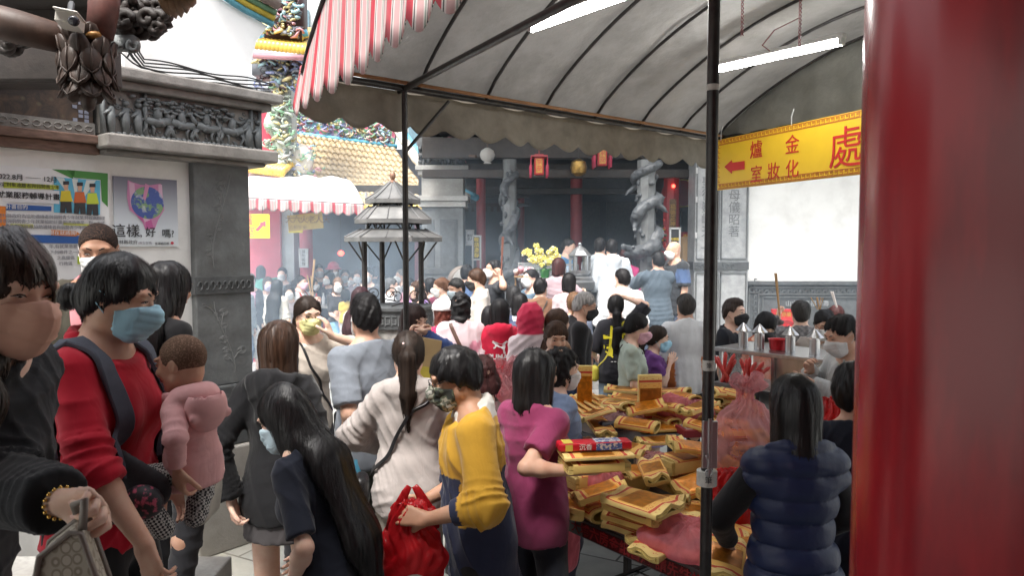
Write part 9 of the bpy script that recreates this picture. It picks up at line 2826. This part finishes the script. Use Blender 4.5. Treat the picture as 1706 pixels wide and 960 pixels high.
# pink tee: brown shoulder bag
i_ = PEOPLE['pinktee']; T = i_['k'].T
sb = worn('shoulder_bag', 'brown strap shoulder bag across the pink and white tee', 'bag', i_)
strap(sb, i_, [T(.07, -.08,1.38), T(.085,.02,1.46), T(.06,.12,1.38), T(-.03,.18,1.2), T(-.13,.15,1.04), T(-.2,.05,.95)],.032,.004, BRNL,.005)
pouch(sb, T(-.20,.10,.90), (.18,.08,.17), BLKL, h=.012, wr=.003)
i_ = PEOPLE['cap']; k = i_['k']
cpn = worn('cap', 'white baseball cap on auburn curls', 'cap', i_)
g = SDF(k.Hd(-.14, -.24, -.05) - V((.1,.1,.1)), k.Hd(.14,.16,.2) + V((.12,.12,.06)),.011)
g.ell(k.Hd(0,.014,.045), (.098,.118,.098), np.array(k.Rh), k=.02); g.plane(k.Hd(0,0,.032), k.Rh @ V((0,0, -1))); g.rc(k.Hd(0, -.10,.042), k.Hd(0, -.16,.036),.06,.05, k=.01, flat=(tuple(k.Rh @ V((0,0,1))),8))
v, q = g.mesh(); child(cpn, 'cap_crown', v, [q], cloth((.74,.73,.72)))
# bags and incense held in the crowd
i_ = PEOPLE['orangebag']
bag('orange plastic bag hanging beside the white coat', V((at(576,660,7.2).x,7.15, at(576,662,7.2).z)),.19,.12,.40, ORB, handles=True, seed=31, h=.012)
pb = thing('paper_bag', 'tan paper bag held by the woman in blue by the canopy post', 'bag', at(712,640,5.05))
mb = MB(); mb.box((0,0,.16), (.17,.09,.32), rotm(0,12,20),0,.8); o = mb.build('bag_body', mat('kraft_paper', (.48,.34,.17),.8, var=.15, bump=.3), None, bevel=.004); o.parent = pb
mb = MB(); mb.box((-.01, -.055,.08), (.10,.004,.10), rotm(0,12,20)); o = mb.build('label', mat('label_yellow', (.62,.5,.08),.5, bump=0), None); o.parent = pb
bag('white tote bag at the side of the elderly woman', V((at(428,600,11.1).x,11.1, at(428,604,11.1).z)),.20,.10,.46, mat('white_cotton', (.72,.70,.68),.8), handles=True, seed=33, h=.014, name='tote_bag', body='bag_body')
def sticks(label, base, tip, n_, m=None, r=.004, spread=.03, seed=1):
 p = thing('incense_sticks', label, 'incense', base)
 p.name = 'incense_bundle'
 r_ = random.Random(seed)
 mb = MB()
 for i in range(n_):
  d = V((r_.uniform(-spread, spread), r_.uniform(-spread, spread),0))
  mb.tube([V((0,0,0)) + d*.2, tip - base + d], r,5)
 o = mb.build('stick', m or mat('incense_tan', (.45,.27,.12),.7), None); o.parent = p
def handw(i_, sd): return i_['toworld'](i_['arms'][sd][2])
h_ = handw(PEOPLE['raised'],1); sticks('incense bundle held high in front of the dragon column', h_ + V((0, -.02,.0)), h_ + V((.02,0,.48)),8, mat('incense_rust', (.22,.08,.05),.7),.005,.012)
h_ = handw(PEOPLE['scarfman'],1); sticks('thick tan incense held up before the red banner', h_ + V((0, -.02,.03)), h_ + V((-.03,.02,.42)),6, None,.006,.01)
h_ = handw(PEOPLE['incense_girl'], -1); sticks('two tall incense sticks held by the woman in white blouse', h_, h_ + V((-.06,0,.45)),2, None,.009,.06)
h_ = at(520,478,11.2); sticks('pair of incense sticks rising beside the white blouse', h_, h_ + V((.06,0,.42)),2, None,.009,.05,3)
sticks('pale incense stick standing above the auburn hair at the right', at(1394,512,7.4), at(1386,486,7.4),2, mat('pale_stick', (.55,.5,.48),.7),.008,.01)
sticks('splayed incense sticks above the man in glasses at the counter', at(1364,516,6.2), at(1360,496,6.2),6, None,.004,.05,5)
def backpack(info, label, col, size=(.26,.12,.38)):
 T = info['k'].T; p = worn('backpack', label, 'backpack', info)
 m = mat('pack_' + cname(col), col,.65, var=.2, bump=.2, bscale=150)
 pouch(p, T(0,.20,1.20), size, m, h=.012, wr=.005); pouch(p, T(0,.27,1.12), (.18,.05,.16), m, h=.012, name='front_pocket', wr=.003)
 for sx in (-1,1): strap(p, info, [T(sx*.09,.14,1.38), T(sx*.095,.03,1.46), T(sx*.10, -.09,1.36), T(sx*.12, -.13,1.2), T(sx*.15, -.04,1.08)],.04,.006, m,.004,30)
backpack(PEOPLE['navypack'], 'navy backpack on the woman between red jacket and raincoat', (.03,.045,.10))
backpack(PEOPLE['incense_girl'], 'red backpack on the woman in white blouse', (.45,.06,.05))
for pid, col, lab in (('greentop', (.03,.025,.022), 'black strap bag over the pale green tee'), ('brown', (.05,.045,.04), 'dark strap bag over the brown shirt'), ('hashtee', (.55,.48,.06), 'yellow strap bag over the black tee')):
 i_ = PEOPLE[pid]; T = i_['k'].T; sb = worn('shoulder_bag', lab, 'bag', i_); m = mat('strap_' + cname(col), col,.6)
 strap(sb, i_, [T(-.07, -.10,1.36), T(-.08,.02,1.46), T(-.04,.14,1.36), T(.05,.17,1.2), T(.14,.13,1.04), T(.19,.04,.95)],.014,.003, m,.004)
 pouch(sb, T(.215,.03,.88), (.07,.15,.15), m, h=.012, wr=.003)
i_ = PEOPLE['woman in bright pink bucket hat deep in the smoke']; k = i_['k']
ht = worn('bucket_hat', 'bright pink bucket hat deep in the smoke', 'hat', i_)
g = SDF(k.Hd(-.18, -.2, -.05) - V((.05,)*3), k.Hd(.18,.2,.2) + V((.05,)*3),.012)
g.rc(k.Hd(0,.014,.06), k.Hd(0,.014,.10),.098,.088, k=.02); g.rc(k.Hd(0,.014,.085), k.Hd(0,.014,.045),.10,.15, k=.02); g.plane(k.Hd(0,0,.045), k.Rh @ V((0,0, -1)))
v, q = g.mesh(); child(ht, 'hat_crown', v, [q], cloth((.70,.16,.24)))
# marks and prints belong to the part they sit on
SUB = {'board': ('lettering', 'arrow', 'fret_border', 'green_corner', 'picture_panel', 'sun_rays', 'drawn_figure', 'lime_strip', 'title_box', 'blue_strip', 'orange_tab', 'lime_tag', 'bag_print', 'bag_fold', 'globe_print', 'red_seal'),
 'panel': ('lettering', 'seal'), 'shirt': ('lettering', 'leaping_cat_mark', 'brush_mark', 'small_print', 'three_bar_mark', 'line_drawing'), 'tape': ('tape_lettering',),
 'lamp_box': ('gold_panel', 'lettering', 'tassel'), 'couplet_board': ('lettering',), 'bag_film': ('print', 'handle'), 'apron': ('red_strip', 'lettering'), 'pack': ('yellow_label', 'picture', 'lettering', 'paper_slip')}
stem_ = lambda o: o.name.split('.')[0]
for root in [o for o in sc.objects if o.parent is None]:
 ch = list(root.children)
 for host, subs in SUB.items():
  hs_ = [c for c in ch if stem_(c) == host]
  if not hs_: continue
  for c in ch:
   if stem_(c) in subs and c not in hs_:
    h_ = hs_[0]
    if host == 'tape': h_ = min(hs_, key=lambda q: abs(np.mean([v.co.z for v in q.data.vertices]) - np.mean([v.co.z for v in c.data.vertices])))
    c.parent = h_
